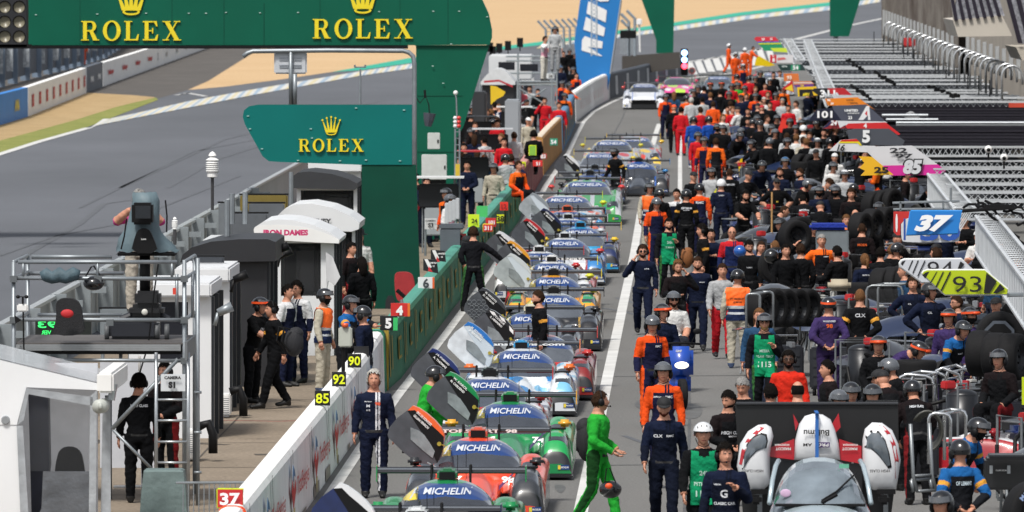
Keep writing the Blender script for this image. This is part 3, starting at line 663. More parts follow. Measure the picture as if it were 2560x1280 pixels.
hb('slate team board with white team lettering', [(2080,265),(2166,261),(2214,303),(2094,301)], 2.9, '#4d5160', [([(2166,265),(2173,265),(2176,300),(2170,300),(2170,288),(2158,300),(2146,300)],'#eceef0'),([(2162,284),(2168,276),(2168,290)],'#d33036')], [('UNITED',2128,276,6,'#eef0f0',{'bold':.05,'w':34}),('AUTOSPORTS',2133,283,3,'#eef0f0',{'w':30}),('23',2125,294,8,'#eef0f0')])
hb('dark red team board with white 24', [(2056,322),(2078,300),(2096,303),(2116,321)], 2.85, '#93222b', [([(2056,322),(2078,300),(2084,301),(2070,316)],'#1b2350')], [('24',2084,307,12,'#f2f2f2',{'shear':.2})])
hb('navy team board with large white 101', [(2021,302),(2042,274),(2080,270),(2103,300)], 2.9, '#0d1430', (), [('101',2062,286,18,'#f2f2f2',{'w':38})])
hb('orange team board with small team lettering', [(2062,247),(2144,243),(2188,275),(2166,262),(2070,264)], 2.9, '#f08a1d', (), [('UNITED',2125,250,4,'#33241a'),('96',2072,250,7,'#f6f6f6'),('59',2080,259,6,'#f6f6f6'),('UNITED',2135,258,4,'#33241a')])
hb('black and red team board with white 311', [(2029,226),(2036,221),(2110,220),(2136,242),(2057,247)], 2.9, '#17181e', [([(2068,221),(2110,220),(2136,242),(2084,245)],'#c2202a')], [('311',2069,234,19,'#f2f2f2',{'w':38})])
hb('yellow framed black board with number 81', [(1993,218),(2040,216),(2046,238),(1995,242)], 2.9, '#f0c41c', [([(1998,224),(2030,223),(2034,240),(1999,241)],K)], [('#81',2015,236,9,'#f0d41c',{'shear':.2})])
hb('purple team board above the 81 board', [(1984,212),(2032,210),(2036,217),(1990,219)], 2.95, '#6d3a8c', (), [('150',2005,214,5,'#f0d41c')])
hb('red and yellow arrow head board', [(1955,222),(1981,201),(1985,231)], 2.8, '#cc2a2a', [([(1962,222),(1980,211),(1983,229)],'#f2cf2a')])
hb('salmon striped team board', [(1983,203),(2028,203),(2036,210),(1985,212)], 2.95, '#d8875e', [([(1983,206),(2030,206),(2031,208),(1984,208)],'#f0ece4')])
hb('orange team board with pale 93', [(1959,184),(1996,184),(1998,202),(1960,203)], 2.8, '#e07a38', (), [('93',1973,194,10,'#f0e6d8')])
hb('black and green team board with white 54', [(1943,161),(2006,161),(2014,176),(1953,177)], 2.9, '#1b3a38', [(rp(1977,162,2000,177),'#1f9068')], [('54',1989,169,11,'#f2f2f2'),('VISTA',1961,166,4,'#dfe6e4')])
hb('white and red team board with small 8', rp(1925,137,1983,157), 2.9, '#dcdadc', [(rp(1925,137,1941,157),'#d3303a'),([(1943,145),(1960,143),(1966,148),(1944,151)],'#d86a6a')], [('8',1934,150,10,'#f4f4f4'),('51',1933,140,4,'#f4f4f4')])
hb('lime team board among the far boards', [(1926,120),(1966,120),(1969,131),(1934,129)], 2.95, '#d2e83a')
hb('red blue and green striped far team board', [(1885,97),(1890,92),(1938,92),(1951,105),(1957,118),(1950,127),(1912,127)], 2.95, '#1f9a68', [([(1885,97),(1890,92),(1938,92),(1948,103),(1892,104)],'#d8303f'),([(1892,104),(1948,103),(1950,106),(1894,107)],'#5a6ac8'),([(1895,108),(1951,107),(1953,110),(1898,111)],'#dbe83a')], [('20',1908,98,6,'#f2f2f2'),('22',1928,97,5,'#f2f2f2')])
board('red arrow shaped board with number 50 held above the crowd', [(1863,271),(1896,270),(1903,281),(1897,291),(1863,290)], 62, '#cf2333', (), [('50',1877,280,10,'#f2f2f2'),('HILL',1890,280,5,'#f2f2f2')], rim='#f0f0f0', arm=[(1880,290),(1880,330)], cat='team board')
board('bright red panel with yellow marks tilted above the crowd', [(1957,296),(1977,306),(1964,336),(1944,327)], 72, '#ee3b2b', [([(1966,320),(1974,324),(1970,330),(1964,327)],'#e8e01c')], cat='team board')
board('lime green edge of a board at right frame edge', rp(2555,943,2575,1012), 180, '#c8dc14', cat='team board')

# ------------------------------------------------------------ roof trusses on the right
def truss_mesh(L, h, w_, pitch, r=.03, lat=.014):
    b = MB()
    for y in (0, w_):
        for z in (0, h): b.box((L/2, y, z), (L, r*2, r*2))
    n = int(L/pitch)
    for i in range(n):
        x0, x1 = i*pitch, (i+1)*pitch
        b.tube([(x0,0,0),((x0+x1)/2,0,h),(x1,0,0)], lat, 4); b.tube([(x0,w_,h),((x0+x1)/2,w_,0),(x1,w_,h)], lat, 4)
        b.tube([(x0,0,h),(x1 if i % 2 else x0,w_,h)], lat, 4)
    return b
ALU = mat('#cfd3d6', .35, .5, .9, .2, 3); ALUW = mat('#d6dadd', .4, .3, .88, .16, 3)
ZT = 3.25
def edgeU(y): return .93*(HC-ZT)
proto = None
ys_near = [371, 398, 418, 437, 457, 477, 499, 524]
for i, y in enumerate(ys_near):
    s = (y+140)/(HC-ZT); d = F/s; x0 = [2285,2318,2335,2352,2368,2385,2390,2420][i]
    X0 = (x0-1280)/s; L = 16
    if proto is None:
        b = truss_mesh(16, .17, .3, .26, .02, .010); o = b.build('roof_truss', ALU, world=False); proto = o
    else: o = proto.copy(); col.objects.link(o)
    o.location = (X0, d, ZT-.17); o.scale = (1, 1, .75 if i else 1.15)
    tag(o, ['silver lattice roof truss running right directly below the dark awnings','second silver roof truss below the dark awnings','third silver roof truss below the dark awnings','fourth silver roof truss, middle of the near row','fifth silver roof truss, just past the magenta board','sixth silver roof truss above the board rail','silver roof truss just above the cable covered one','nearest silver roof truss wrapped with black cables'][i], 'truss', 'silver roof trusses over the pit garages')
ys_far = [97,103,109,116,123,130,137,145,152,160,168,176,184,193,202,211,220,229,238,247,256]
proto2 = None
names = 'first second third fourth fifth sixth seventh eighth ninth tenth eleventh twelfth thirteenth fourteenth fifteenth sixteenth seventeenth eighteenth nineteenth twentieth last'.split()
for i, y in enumerate(ys_far):
    s = (y+140)/(HC-ZT); d = F/s; x0 = VX+.86*(y+140)
    if proto2 is None:
        b = MB(); b.box((6.5, 0, .275), (13, .1, .05)); b.box((6.5, 3.2, .235), (13, .08, .02), 1); b.box((6.5, 5.5, .22), (13, .08, .015), 1)
        for k in range(30): b.tube([(k*.43,0,.15),(k*.43+.22,0,.26),(k*.43+.43,0,.15)], .009, 4)
        for k in range(16): b.box((k*.85+.2, 1.8, .255), (.03, 3.6, .02))
        o = b.build('roof_truss', [ALUW, mat('#9a9fa3', .5, .3, .8, .3, 3)], world=False); proto2 = o
    else: o = proto2.copy(); col.objects.link(o)
    xe = 2180+ (y-95)*2.15
    o.location = ((x0-1280)/s, d+random.uniform(-2,2), ZT-.3+random.uniform(-.05,.03)); o.scale = ((xe-x0)/s/13+.05, 1, random.uniform(.9,1.25))
    tag(o, 'bright far garage roof truss, %s from the far end of its row' % names[i], 'truss', 'bright far roof trusses')
b = MB(); a = Ln(4.2, 440, 2.85); c = Ln(4.2, 256, 2.85); b.add([a, c, c+Vector((8,0,0)), a+Vector((8,0,0))], [(0,1,2,3)]); b.build('shade_sheet', mat('#2c2f34', .8, 0, .8, .4, .5, spec=.1), label='dark grey sheet added as shade under the bright far trusses', cat='roof')  # dark sheet added so the gaps between the trusses look shaded
# slanting edge trusses (their ladder sides)
def edge_truss(p0, p1, z, label, n=26, wd=.5):
    a = G(p0[0], p0[1], z); c = G(p1[0], p1[1], z); t = (c-a); b = MB(); nn = Vector((1,0,0)); dn = Vector((0,0,-wd))
    for o in (Vector(), dn, nn*.35): b.tube([a+o, c+o], .035, 6)
    for i in range(n+1):
        p = a+t*(i/n); b.tube([p, p+dn], .014, 4); b.tube([p, p+nn*.35, p+t/n+dn], .012, 4)
    return b.build('edge_truss', ALUW, label=label, cat='truss')
edge_truss((2010,100),(2065,240), 3.3, 'white ladder truss along the far roof edge', 60, .3)
edge_truss((1960,97),(1990,150), 3.3, 'short white edge truss at the very far roof end', 20, .3)
edge_truss((2320,436),(2385,520), 3.2, 'ladder truss above the board rail', 26)
edge_truss((2440,541),(2572,716), 3.2, 'large silver ladder truss sloping down right behind the 37 board', 34, .62)
# dark awnings
for i, (y0, y1) in enumerate(((262,276),(278,290),(292,304),(312,330),(333,346),(348,363))):
    s0 = (y0+140)/(HC-3.15); s1 = (y1+140)/(HC-3.05); b = MB(); xl0 = 2135+.85*(y0-262); xl1 = 2140+.9*(y1-262)
    a = At(xl0,y0,s0); c = At(xl1,y1,s1); W_ = 14
    V = [a, a+Vector((W_,0,0)), c+Vector((W_,0,0)), c]; V += [v-Vector((0,0,.12)) for v in V]
    b.add(V, [(0,1,2,3),(7,6,5,4),(0,4,5,1),(1,5,6,2),(2,6,7,3),(3,7,4,0)], 0)
    t = thing('dark_awning', 'black flat garage awning, %s from the bright trusses' % names[i], 'awning', a, group='black garage awnings')
    b.build('panel', mat('#0d0b12', .9, 0, 1, .3, .3, spec=.08), t)
    b = MB(); b.box((c+a)/2+Vector((7,0,.04)), (14,.03,.03)); b.box(c+Vector((7,-.02,.02)), (14,.06,.05)); b.build('seam', mat('#2c2a33', .6, spec=.2), t)
for y, x0, x1, lab in ((288,2205,2320,'thin grey pole lying across the awnings, upper'),(299,2215,2345,'thin grey pole lying across the awnings, lower'),(307,2240,2580,'long silver pipe over the dark awnings')):
    s = (y+140)/(HC-3.3); b = MB(); b.tube([At(x0,y,s), At(x1,y,s)], .04, 8)
    if x1 > 2500: b.tube([At(x0,y+5,s), At(x1,y+5,s)], .03, 6)
    b.build('roof_pipe', SIL, label=lab, cat='pipe')
b = MB(); b.tube([At(2268,282,94), At(2272,289,94), At(2290,303,94), At(2297,311,94)], [.09,.15,.15,.08], 12); b.build('furry_microphone', mat('#9b9d9f', .95, 0, .8, .5, 30, bump=.6, bscale=120), label='grey furry microphone lying over the dark awnings', cat='microphone', smooth=True)
for x, y in ((2471,373),(2510,394)):
    s = (y+140)/(HC-3.5); t = thing('dome_camera', 'white ball camera on the truss, ' + ('left and higher one' if x < 2500 else 'right and lower one'), 'camera', At(x, y+30, s))
    b = MB(); b.ell(At(x,y,s), (.08,.08,.08)); b.build('ball', WHT, t, smooth=True)
    b = MB(); b.ell(At(x,y+1,s)-Vector((0,.05,0)), (.045,.04,.045)); b.build('lens', BLK, t, smooth=True); b = MB(); b.tube([At(x,y+6,s), At(x,y+28,s)], .02, 6); b.build('stem', BLK, t)
# cables and clamps on the near truss
b = MB()
def wig(p0, p1, n, am, s):
    P = []
    for i in range(n+1):
        u = i/n; P.append(At(p0[0]*(1-u)+p1[0]*u+random.uniform(-am,am), p0[1]*(1-u)+p1[1]*u+random.uniform(-am,am)-sin(u*pi)*am, s)-Vector((0,.3,0)))
    return P
for p0, p1 in (((2405,519),(2470,521)),((2440,500),(2490,535)),((2455,520),(2530,600)),((2500,530),(2580,520)),((2540,560),(2580,575)),((2535,590),(2580,640)),((2460,505),(2560,545))): b.tube(wig(p0, p1, 7, 6, 150), .022, 6)
b.build('black_cables', BLK, label='tangle of black cables over the nearest roof truss', cat='cables')
b = MB(); b.tube([At(2400,526,150)-Vector((0,.35,0)), At(2520,518,150)-Vector((0,.35,0))], .03, 6); b.box(At(2495,516,150)-Vector((0,.4,0)), (.5,.1,.08)); b.build('boom_pole', BLK, label='black boom pole over the 37 board rail', cat='pole')
for i, (x, y, x2, y2) in enumerate(((2130,215,2172,245),(2185,180,2235,210),(2325,215,2395,242),(2120,150,2160,178))):
    s = (y+140)/(HC-3.5); t = thing('clamp_row', ['row of black lamp clamps on far roof just above the awnings','row of black lamp clamps in the middle of the far roof','row of black lamp clamps at the right of the far roof','farthest row of black lamp clamps'][i], 'clamps', At(x, y, s))
    for k in range(14):
        u = k/13; b = MB(); b.bbox(At(x+(x2-x)*u+random.uniform(-3,3), y+(y2-y)*u+random.uniform(-3,3), s+(y2-y)*u/4.3), (.09,.09,random.uniform(.06,.13)), .01, 0, random.random()); b.build('clamp', BLK, t)
# bent vent pipes and black sticks
for i in range(24):
    u = i/23; x = 2210+(2505-2210)*u**1.05; y0 = 108+(252-108)*u; s = (y0+140)/(HC-ZT); h = (36+26*u)/s; w_ = .30
    a = At(x,y0,s); b = MB(); P = [a, a+Vector((0,0,h))]+[a+Vector((w_*(1-cos(q)), 0, h+w_*sin(q))) for q in np.linspace(.3,pi,7)]+[a+Vector((2*w_,0,h-.25))]
    b.tube(P, .035, 8); b.build('bent_pipe', metal('#d5d8da', .3), label='bent silver vent pipe on garage roof, %s from the far end' % (names[i] if i < 20 else ['twenty first','twenty second','twenty third','nearest'][i-20]), cat='vent pipe', group='bent vent pipes', smooth=True)
    if i % 2 == 0:
        x2 = x-25+8*u; a = At(x2, y0+12+6*u, s); b = MB(); b.tube([a, a+Vector((0,0,.75))], .02, 5); b.build('black_rod', BLK, label='thin black rod standing on garage roof beside the %s vent pipe' % (names[i] if i < 20 else 'nearer'), cat='rod', group='black roof rods')
b = MB(); b.bbox(At(2272,106,58), (.55,.3,.4), .06); b.build('red_bag', mat('#c0282c', .7), label='small red bag on far garage roof between vent pipes', cat='bag')
b = MB(); b.box(At(2545,263,92), (.5,.2,.12)); b.build('red_box', mat('#c8442c', .7), label='flat red box at right end of far roof', cat='box')
# pit building wall and grandstand
BEIGE = mat('#b5ab9d', .8, 0, .8, .2, .4, bump=.2); OLD = ground_mat('old_concrete', '#5c4d44', '#a59d92', .5, .4, grain=4, k=.8)
bw = thing('pit_building', 'weathered concrete pit building wall with upright fins at top right', 'building', At(2235,60,48))
Uw = 9.7
b = MB(); a = Ln(Uw, 470, 1); c = Ln(Uw, 330, 1); 
b.add([a, c, c+Vector((0,0,6.6)), a+Vector((0,0,6.2))], [(0,1,2,3)]); b.add([a, a+Vector((30,0,0)), a+Vector((30,0,6.2)), a+Vector((0,0,6.2))], [(0,1,2,3)]); b.add([a+Vector((0,0,6.2)), c+Vector((0,0,6.6)), c+Vector((20,0,6.6)), a+Vector((20,0,6.2))], [(0,1,2,3)]); b.build('wall', OLD, bw)
b = MB(); a = Ln(Uw+.4, 330, 1); c = Ln(Uw+.4, 150, 1)
b.add([a, c, c+Vector((0,0,6.0)), a+Vector((0,0,5.6))], [(0,1,2,3)]); b.add([a+Vector((0,0,5.6)), c+Vector((0,0,6)), c+Vector((20,0,6)), a+Vector((20,0,5.6))], [(0,1,2,3)]); b.build('wall', BEIGE, bw)
for i in range(44):
    d = 462-i*6.6; p = Ln(Uw-.05 if d > 330 else Uw+.33, d, 3.7 if d > 330 else 3.95); b = MB(); b.box(p, (.12,.25,1.3 if d > 330 else .8)); b.build('fin', mat('#b9bdbf', .5, .2), bw)
gs = thing('grandstand', 'grandstand balcony with slanted black and white slatted front above the pit building', 'grandstand', At(2370,70,70))
b = MB(); s = 84; b.prism(pxpoly([(2382,50),(2505,38),(2528,84),(2530,90),(2395,92)], s, (2400,100)), 6, T(At(2400,100,s))); b.prism(pxpoly([(2385,52),(2395,-80),(2370,-80)], s, (2400,100)), .5, T(At(2400,100,s)))
b.build('parapet', mat('#c6bfb3', .7, 0, .8, .12, .6), gs)
b = MB(); b.prism(pxpoly([(2540,118),(2620,118),(2620,160),(2555,150)], s, (2400,100)), 6, T(At(2400,100,s))); b.build('parapet', mat('#bdb6aa', .7), gs)
def slats(x0, y0, x1, y1, xt0, xt1, yt, n, s, nm):
    for i in range(n):
        u0 = i/n; u1 = (i+.48)/n; b = MB()
        q = [(x0+(x1-x0)*u0, y0+(y1-y0)*u0), (x0+(x1-x0)*u1, y0+(y1-y0)*u1), (xt0+(xt1-xt0)*u1, yt), (xt0+(xt1-xt0)*u0, yt)]
        b.prism(pxpoly(q, s, (2400,100)), .12, T(At(2400,100,s)-Vector((0,.1,0)))); b.build('dark_slat', mat('#1b1226', .5), gs)
    q = [(x0,y0),(x1,y1),(xt1,yt),(xt0,yt)]; b = MB(); b.prism(pxpoly(q, s, (2400,100)), .1, T(At(2400,100,s)+Vector((0,.05,0)))); b.build('mesh_panel', mat('#a7a9b2', .6, .2, .8, .7, 14), gs)
slats(2386,52,2512,40,2366,2480,-60,7,84,'a'); slats(2545,108,2640,118,2500,2600,-60,4,84,'b')
b = MB(); sx = 48
for P in (([(2280,-5),(2395,-5)]),([(2300,10),(2350,10)]),([(2275,0),(2330,14)]),([(2330,-5),(2300,14)]),([(2340,-5),(2375,20)]),([(2372,-5),(2345,18)]),([(2355,12),(2358,28)])): b.tube([At(*p, sx) for p in P], .05, 5)
b.build('railing', mat('#c7cbd2', .5, .2), bw)
b = MB(); b.bbox(At(2395,10,60), (.35,.3,1.2), .03); b.build('white_post', WHT, bw)
b = MB(); b.bbox(At(2345,18,50), (.5,.3,.4), .05); b.build('roof_lamp', BLK, bw)
b = MB(); b.bbox(At(2316,62,50), (.14,.2,.55), .03); b.build('lamp', mat('#ded8b8', .5), bw)
# ------------------------------------------------------------ left side: parapet, booths, camera platform
PAR = mat('#aab0b2', .6, .1, .8, .18, .8)
pw = thing('track_parapet', 'long light grey parapet between the pit walkway and the race track', 'wall', Ln(-12.1,150))
b = MB(); a, c = Ln(-12.15,95), Ln(-12.15,300); t = (c-a); w4 = Vector((.18,0,0))
V = [a, c, c-w4, a-w4]; V += [v+Vector((0,0,1.15)) for v in V]; b.add(V, [(0,1,5,4),(1,2,6,5),(2,3,7,6),(3,0,4,7),(4,5,6,7)]); b.build('wall', PAR, pw)
b = MB(); b.tube([Ln(-12.05,95,1.22), Ln(-12.05,300,1.22)], .06, 6); b.build('top_rail', mat('#cfd3d4', .4, .4), pw)
for i in range(20):
    b = MB(); p = Ln(-11.95, 112+i*6.5, .6); b.box(p, (.3,.16,1.35), 0, LANE); b.box(p+Vector((.2,0,.5)), (.5,.1,.12), 0, LANE); b.build('support', mat('#8f979b', .55, .2), pw)
def stand_panel(x0, y0, x1, y1, s, c, label, name='timing_board', post=True):
    t = thing(name, label, 'panel', At((x0+x1)/2, y1, s)); b = MB(); boxpx(b, x0, y0, x1, y1, s, .12, 0, 0, .03); b.build('panel', mat(c, .5), t)
    b = MB(); boxpx(b, x0-2, y0-2, x1+2, y0+2, s*1.003, .16); b.build('top_edge', BLK, t)
    if post:
        for x in (x0+6, x1-6):
            b = MB(); g = At(x, y1, s)+Vector((0,.1,0)); b.tube([g, Vector((g.x,g.y,0))], .03, 6); b.build('post', GALV, t)
GP = 'grey and ochre panels by the parapet'
stand_panel(578,532,669,640,127,'#5d6268','grey rectangular panel behind the white arched booths, lower one')
stand_panel(622,507,711,560,124,'#5d6268','grey rectangular panel behind the white arched booths, upper one')
stand_panel(600,486,719,530,121,'#7a6a2c','ochre brown panel above the grey panels')
stand_panel(546,506,578,640,129,'#6d7378','narrow grey panel left of the grey rectangular panels')
stand_panel(372,748,480,840,152,'#2e3238','dark panel seen through the camera platform rails, right part')
stand_panel(480,640,560,720,148,'#3a3f46','dark grey panel over the white booths')
stand_panel(250,770,330,850,155,'#7b8388','mid grey panel behind the camera platform')
for x, y0, y1, s in ((568,500,640,140),(580,484,560,139),(613,480,560,136),(728,430,520,120)):
    b = MB(); b.tube([At(x,y1,s), At(x,y0,s)], .05, 8); b.build('grey_post', GALV, label='upright grey post by the parapet panels at column %d of the view' % x if 0 else {568:'upright grey post left of the panels',580:'short grey post with red ring left of the panels',613:'grey post beside the ochre panel',728:'white capped post right of the ochre panel'}[x], cat='post')
# weather stations
def weather(x, yt, yb, s, label):
    t = thing('weather_station', label, 'weather sensor', At(x, yb, s)); h = (yb-yt)/s
    b = MB(); p = At(x,yb,s); b.tube([p, p+Vector((0,0,h*.55))], .028, 8); b.build('pole', mat('#3b3b3d', .5), t)
    b = MB(); z0 = h*.55
    prof = [(.03,0),(.1,.02),(.1,.12),(.12,.14)]+[q for i in range(5) for q in ((.13,.17+i*.05),(.1,.2+i*.05))]+[(.13,.44),(.06,.5),(.03,.52),(.08,.55),(.05,.62),(.0,.66)]
    k = h*.45/.66; M = Matrix.Translation(p+Vector((0,0,z0))) @ Matrix.Rotation(pi/2, 4, 'X')
    b.lathe([(r*k*1.3, hh*k) for r, hh in prof], 0, 16, M); b.build('louvred_head', WHT, t)
weather(531, 378, 525, 141, 'tall white louvred weather station on a dark pole above the parapet')
weather(437, 542, 612, 155, 'small white weather sensor above the parapet left of the tall one')
# booths -------------------------------------------------
WB = mat('#dfe1e3', .45, 0, .82, .06, 1.5); DGL = mat('#23252c', .12, 0, .8, .3, 2, coat=.5)
CURT = mat('#aeb3b8', .35, .1, .8, .35, 5, bump=.5, bscale=9)
def booth(label, x0, x1, yt, yroof, s, depth, roof='flat', win=None, wc=None, side=DGL, roofm=None, ov=4, sign=None, dome=0, name='pit_booth', bod=None):
    yb = HC*s+YH
    t = thing(name, label, 'booth', At((x0+x1)/2, yb, s)); body = bod or WB; rm = roofm or WB
    b = MB()
    if win:
        wx0, wy0, wx1, wy1 = win
        for q in (rp(x0,yroof,wx0,yb), rp(wx1,yroof,x1,yb), rp(wx0,yroof,wx1,wy0), rp(wx0,wy1,wx1,yb)):
            xa, ya = q[0]; xb, yb_ = q[2]
            if xb > xa+.5 and yb_ > ya+.5: boxpx(b, xa, ya, xb, yb_, s, .08)
    else: boxpx(b, x0, yroof, x1, yb, s, .08)
    boxpx(b, x0, yroof, x0+5, yb, s, depth-.1, 0, .08)
    boxpx(b, x0, yroof, x1, yb, s, .06, 0, depth)
    b.build('wall', body, t)
    if win:
        b = MB(); boxpx(b, wx0-2, wy0-2, wx1+2, wy1+2, s, .05, 0, depth*.6); boxpx(b, wx0+(wx1-wx0)*.35, wy0+10, wx1-8, wy1, s, .3, 1, .5, .08); b.build('interior_shade', [mat('#484c54', .7, 0, .8, .5, 1.5), mat('#1b1c22', .6, 0, 1, .3, 4)], t)  # dark backing and box added behind the window as interior shade
        b = MB(); boxpx(b, wx0, wy0, wx1, wy1, s, .01, 0, .03); b.build('window', VINYL if wc is None else wc, t)
    b = MB(); c = At(x1, (yroof+yb)/2, s); dv = Vector((sin(-LANE), cos(LANE), 0)); h = (yb-yroof)/s
    b.box(c+dv*(depth*.5)+Vector((-.03,0,0)), (.04, depth*.82, h*.94), 0, LANE); b.build('side_glazing', side, t)
    for u in (.04,.5,.97): b = MB(); b.box(c+dv*(depth*u), (.09,.12,h), 0, LANE); b.build('side_post', mat('#3a3d42', .4, .3), t)
    b = MB()
    if isinstance(roof, list): pl = pxpoly(roof, s, ((x0+x1)/2, yroof)); b.prism(pl, depth+.4, T(At((x0+x1)/2, yroof, s), LANE) @ Matrix.Translation((0,-.22,0)))
    elif roof == 'flat': boxpx(b, x0-ov, yt, x1+ov, yroof, s, depth+.35, 0, -.2, .03)
    else:
        n = 14; P0 = []
        for i in range(n+1):
            u = i/n; x = x0-ov+(x1-x0+2*ov)*u; P0.append((x, yroof-(yroof-yt)*(sin(pi*(.12+.76*u))-sin(pi*.12))/(1-sin(pi*.12))))
        pl = pxpoly(P0+[(x1+ov,yroof+7),(x0-ov,yroof+7)], s, ((x0+x1)/2, yroof)); M = T(At((x0+x1)/2, yroof, s), LANE) @ Matrix.Translation((0,-.22,0))
        b.prism(pl, depth+.4, M)
    b.build('roof', rm, t)
    if sign:
        b = MB(); (tx, sx, sy, sw_, sh, cc) = sign
        text(b, tx, T(At(sx, sy, s)-Vector((0,.26,0)), LANE), height=sh/s, width=sw_/s, bold=.05); b.build('sign_lettering', mat(cc, .5), t)
    return t
dk = mat('#1d1e22', .5, 0, 1, .25, 2)
# farthest first
t = booth('white booth with black arched canopy, half hidden by the teal sign', 742,893,430,470,110,3,[(735,470),(735,438),(745,431),(775,428),(830,434),(870,446),(893,458),(895,468),(888,474)],(752,476,884,600),side=DGL, roofm=mat('#2f3135', .7, 0, .8, .2, 3), ov=6)
booth('tall white box booth right behind the black arched canopy booth', 775,902,404,430,106,3,'flat')
booth('white arched booth with grey lettering behind the pink lettered booth', 705,888,508,562,124,2.6,[(690,572),(690,543),(712,522),(735,511),(780,508),(830,518),(875,538),(900,556),(898,572),(880,578)],(800,580,880,720),sign=('MANTHEY',787,552,84,13,'#3a3d42'),ov=2)
booth('white arched booth with pink lettering and clear vinyl window', 688,835,546,600,132,2.8,[(636,592),(640,566),(660,553),(695,548),(735,550),(785,562),(825,580),(850,598),(848,608)],(702,608,802,740),ov=10, roofm=mat('#e6e8ea',.35,0,.82,.06,2))
b = MB(); s = 133; b.prism(curve2(pxpoly([(633,568),(650,562),(720,560),(790,572),(848,596),(850,604),(838,608),(640,596)], s, (740,600)),2), .06, T(At(740,600,s)-Vector((0,.25,0)))); b.build('fascia_board', WHT, label='white rounded fascia board carrying pink lettering', cat='fascia')
b = MB(); text(b, 'IRON DAMES', T(At(714,582,134)-Vector((0,-.1,0))), height=15/134, width=112/134, bold=.06); bpy.context.scene.name; o_ = b.build('pink_lettering', mat('#cf2a6e', .5), label='pink capital lettering on the rounded fascia board', cat='lettering')
b = MB(); s = 134; b.add([At(*p, s)-Vector((0,o,0)) for p, o in (((815,630),.1),((832,640),.3),((852,690),.5),((838,712),.4),((820,700),.2),((816,740),.1))], [(0,1,2,3,4,5)]); b.build('loose_flap', mat('#d4d6d8', .4, 0, .8, .1), label='loose white vinyl flap hanging off the pink lettered booth', cat='flap')
booth('booth with bulky black canopy and dark glazed side', 494,668,596,652,142,3,[(452,655),(458,636),(480,618),(530,603),(600,597),(672,597),(690,604),(690,652)],None,roofm=dk,side=DGL,ov=4,bod=dk)
b = MB(); boxpx(b, 500, 600, 692, 650, 138, 2.8, 0, 0, .05); b.build('awning_box', mat('#cfd2d3', .5), label='grey white box top behind the bulky black canopy', cat='booth roof')
booth('square white box booth with thick roof, farther of the pair', 440,574,668,704,150,2.8,'flat',ov=2,side=DGL)
booth('square white box booth with thick roof, nearer of the pair', 322,528,706,742,158.5,2.8,'flat',(400,755,470,900),wc=DGL,ov=2,side=DGL)
for i, (x, y, s) in enumerate(((700,640,134),(585,700,151),(545,782,160),(690,628,140))):
    b = MB(); p = At(x,y,s); b.tube([p, p+Vector((.22,0,.1))], [.06,.08], 10); b.tube([p, p-Vector((0.05,0,.2))], .03, 6); b.build('booth_lamp', BLK if i != 2 else GALV, label=['black lamp on the pink lettered booth','lamp on the farther square booth','rolled clear blind end on the nearer square booth','black lamp on the bulky canopy booth'][i], cat='lamp', smooth=True)
for i, (x, y, s, w4, h4) in enumerate(((478,1040,166,36,80),(560,985,152,30,60))):
    t = thing('air_unit', 'white louvred air unit on the walkway, %s' % ('nearer one' if i == 0 else 'farther one'), 'air conditioner', At(x,HC*s+YH,s)); b = MB(); boxpx(b, x-w4/2, HC*s+YH-h4, x+w4/2, HC*s+YH-6, s, .5, 0, 0, .02); b.build('case', WHT, t)
    b = MB(); 
    for k in range(10): boxpx(b, x-w4/2+3, HC*s+YH-h4+10+k*5, x+w4/2-3, HC*s+YH-h4+12+k*5, s*1.001, .01)
    b.build('louvres', mat('#70757a', .6), t)
    b = MB(); p = At(x+w4/2, HC*s+YH-h4*1.1, s); b.tube([p, p+Vector((.15,0,.05)), p+Vector((.22,0,-.12)), p+Vector((.22,0,-.4))], .07, 8); b.build('hose', BLK, t, smooth=True)
# foreground sloped booth
s = 190; t = thing('pit_booth', 'large white booth with sloped clear roof and silver edged clear curtain at left edge', 'booth', At(140,HC*s+YH,s)); M = T(At(0,1300,s), LANE)
def pp(l): return pxpoly(l, s, (0,1300))
b = MB(); b.prism(pp([(-140,865),(20,905),(248,960),(248,975),(66,968),(42,1062),(-140,1062)]), .1, M); b.prism(pp([(-140,1062.5),(42,1062.5),(60,1342),(-140,1342)]), .08, M @ Matrix.Translation((0,.01,0))); b.build('wall', mat('#e9ebed', .45, 0, .85, .08, 1.2), t)
b = MB(); V = [At(*p, s) for p in ((-140,862),(20,902),(248,957))]; dv = Vector((.0214,1,0)); V2 = [v+dv*2.6+Vector((.1,0,.0)) for v in V]; b.add(V+V2, [(0,1,4,3),(1,2,5,4)]); b.build('roof', mat('#d6dade', .18, 0, .8, .2, 4, alpha=.75), t)
b = MB(); c = At(266,955,s); b.bbox(c+dv*1.2, (.22,2.9,.27), .03, 0, LANE); b.build('roof_beam', WHT, t)
b = MB(); b.prism(pp([(66,970),(232,992),(235,1015),(72,985),(60,1050),(44,1062)]), .02, M @ Matrix.Translation((0,-.03,0))); b.prism(pp([(42,1064),(58,1064),(72,1290),(72,1342),(54,1342)]), .02, M @ Matrix.Translation((0,-.03,0))); b.prism(pp([(226,990),(243,975),(240,1342),(222,1342)]), .03, M @ Matrix.Translation((0,-.03,0))); b.prism(pp([(256,1000),(275,985),(276,1342),(250,1342)]), .03, M @ Matrix.Translation((0,.1,0))); b.build('silver_trim', CURT, t)
b = MB(); b.prism(pp([(108,1178),(226,1178),(222,1342),(70,1342),(104,1270)]), .02, M @ Matrix.Translation((0,-.02,0))); b.build('silver_curtain', mat('#70747a', .35, .35, .8, .5, 2.5, bump=.9, bscale=5), t)
b = MB(); b.prism(pp([(60,985),(228,995),(226,1178),(70,1178)]), .008, M @ Matrix.Translation((0,.06,0))); b.build('clear_window', VINYL, t)
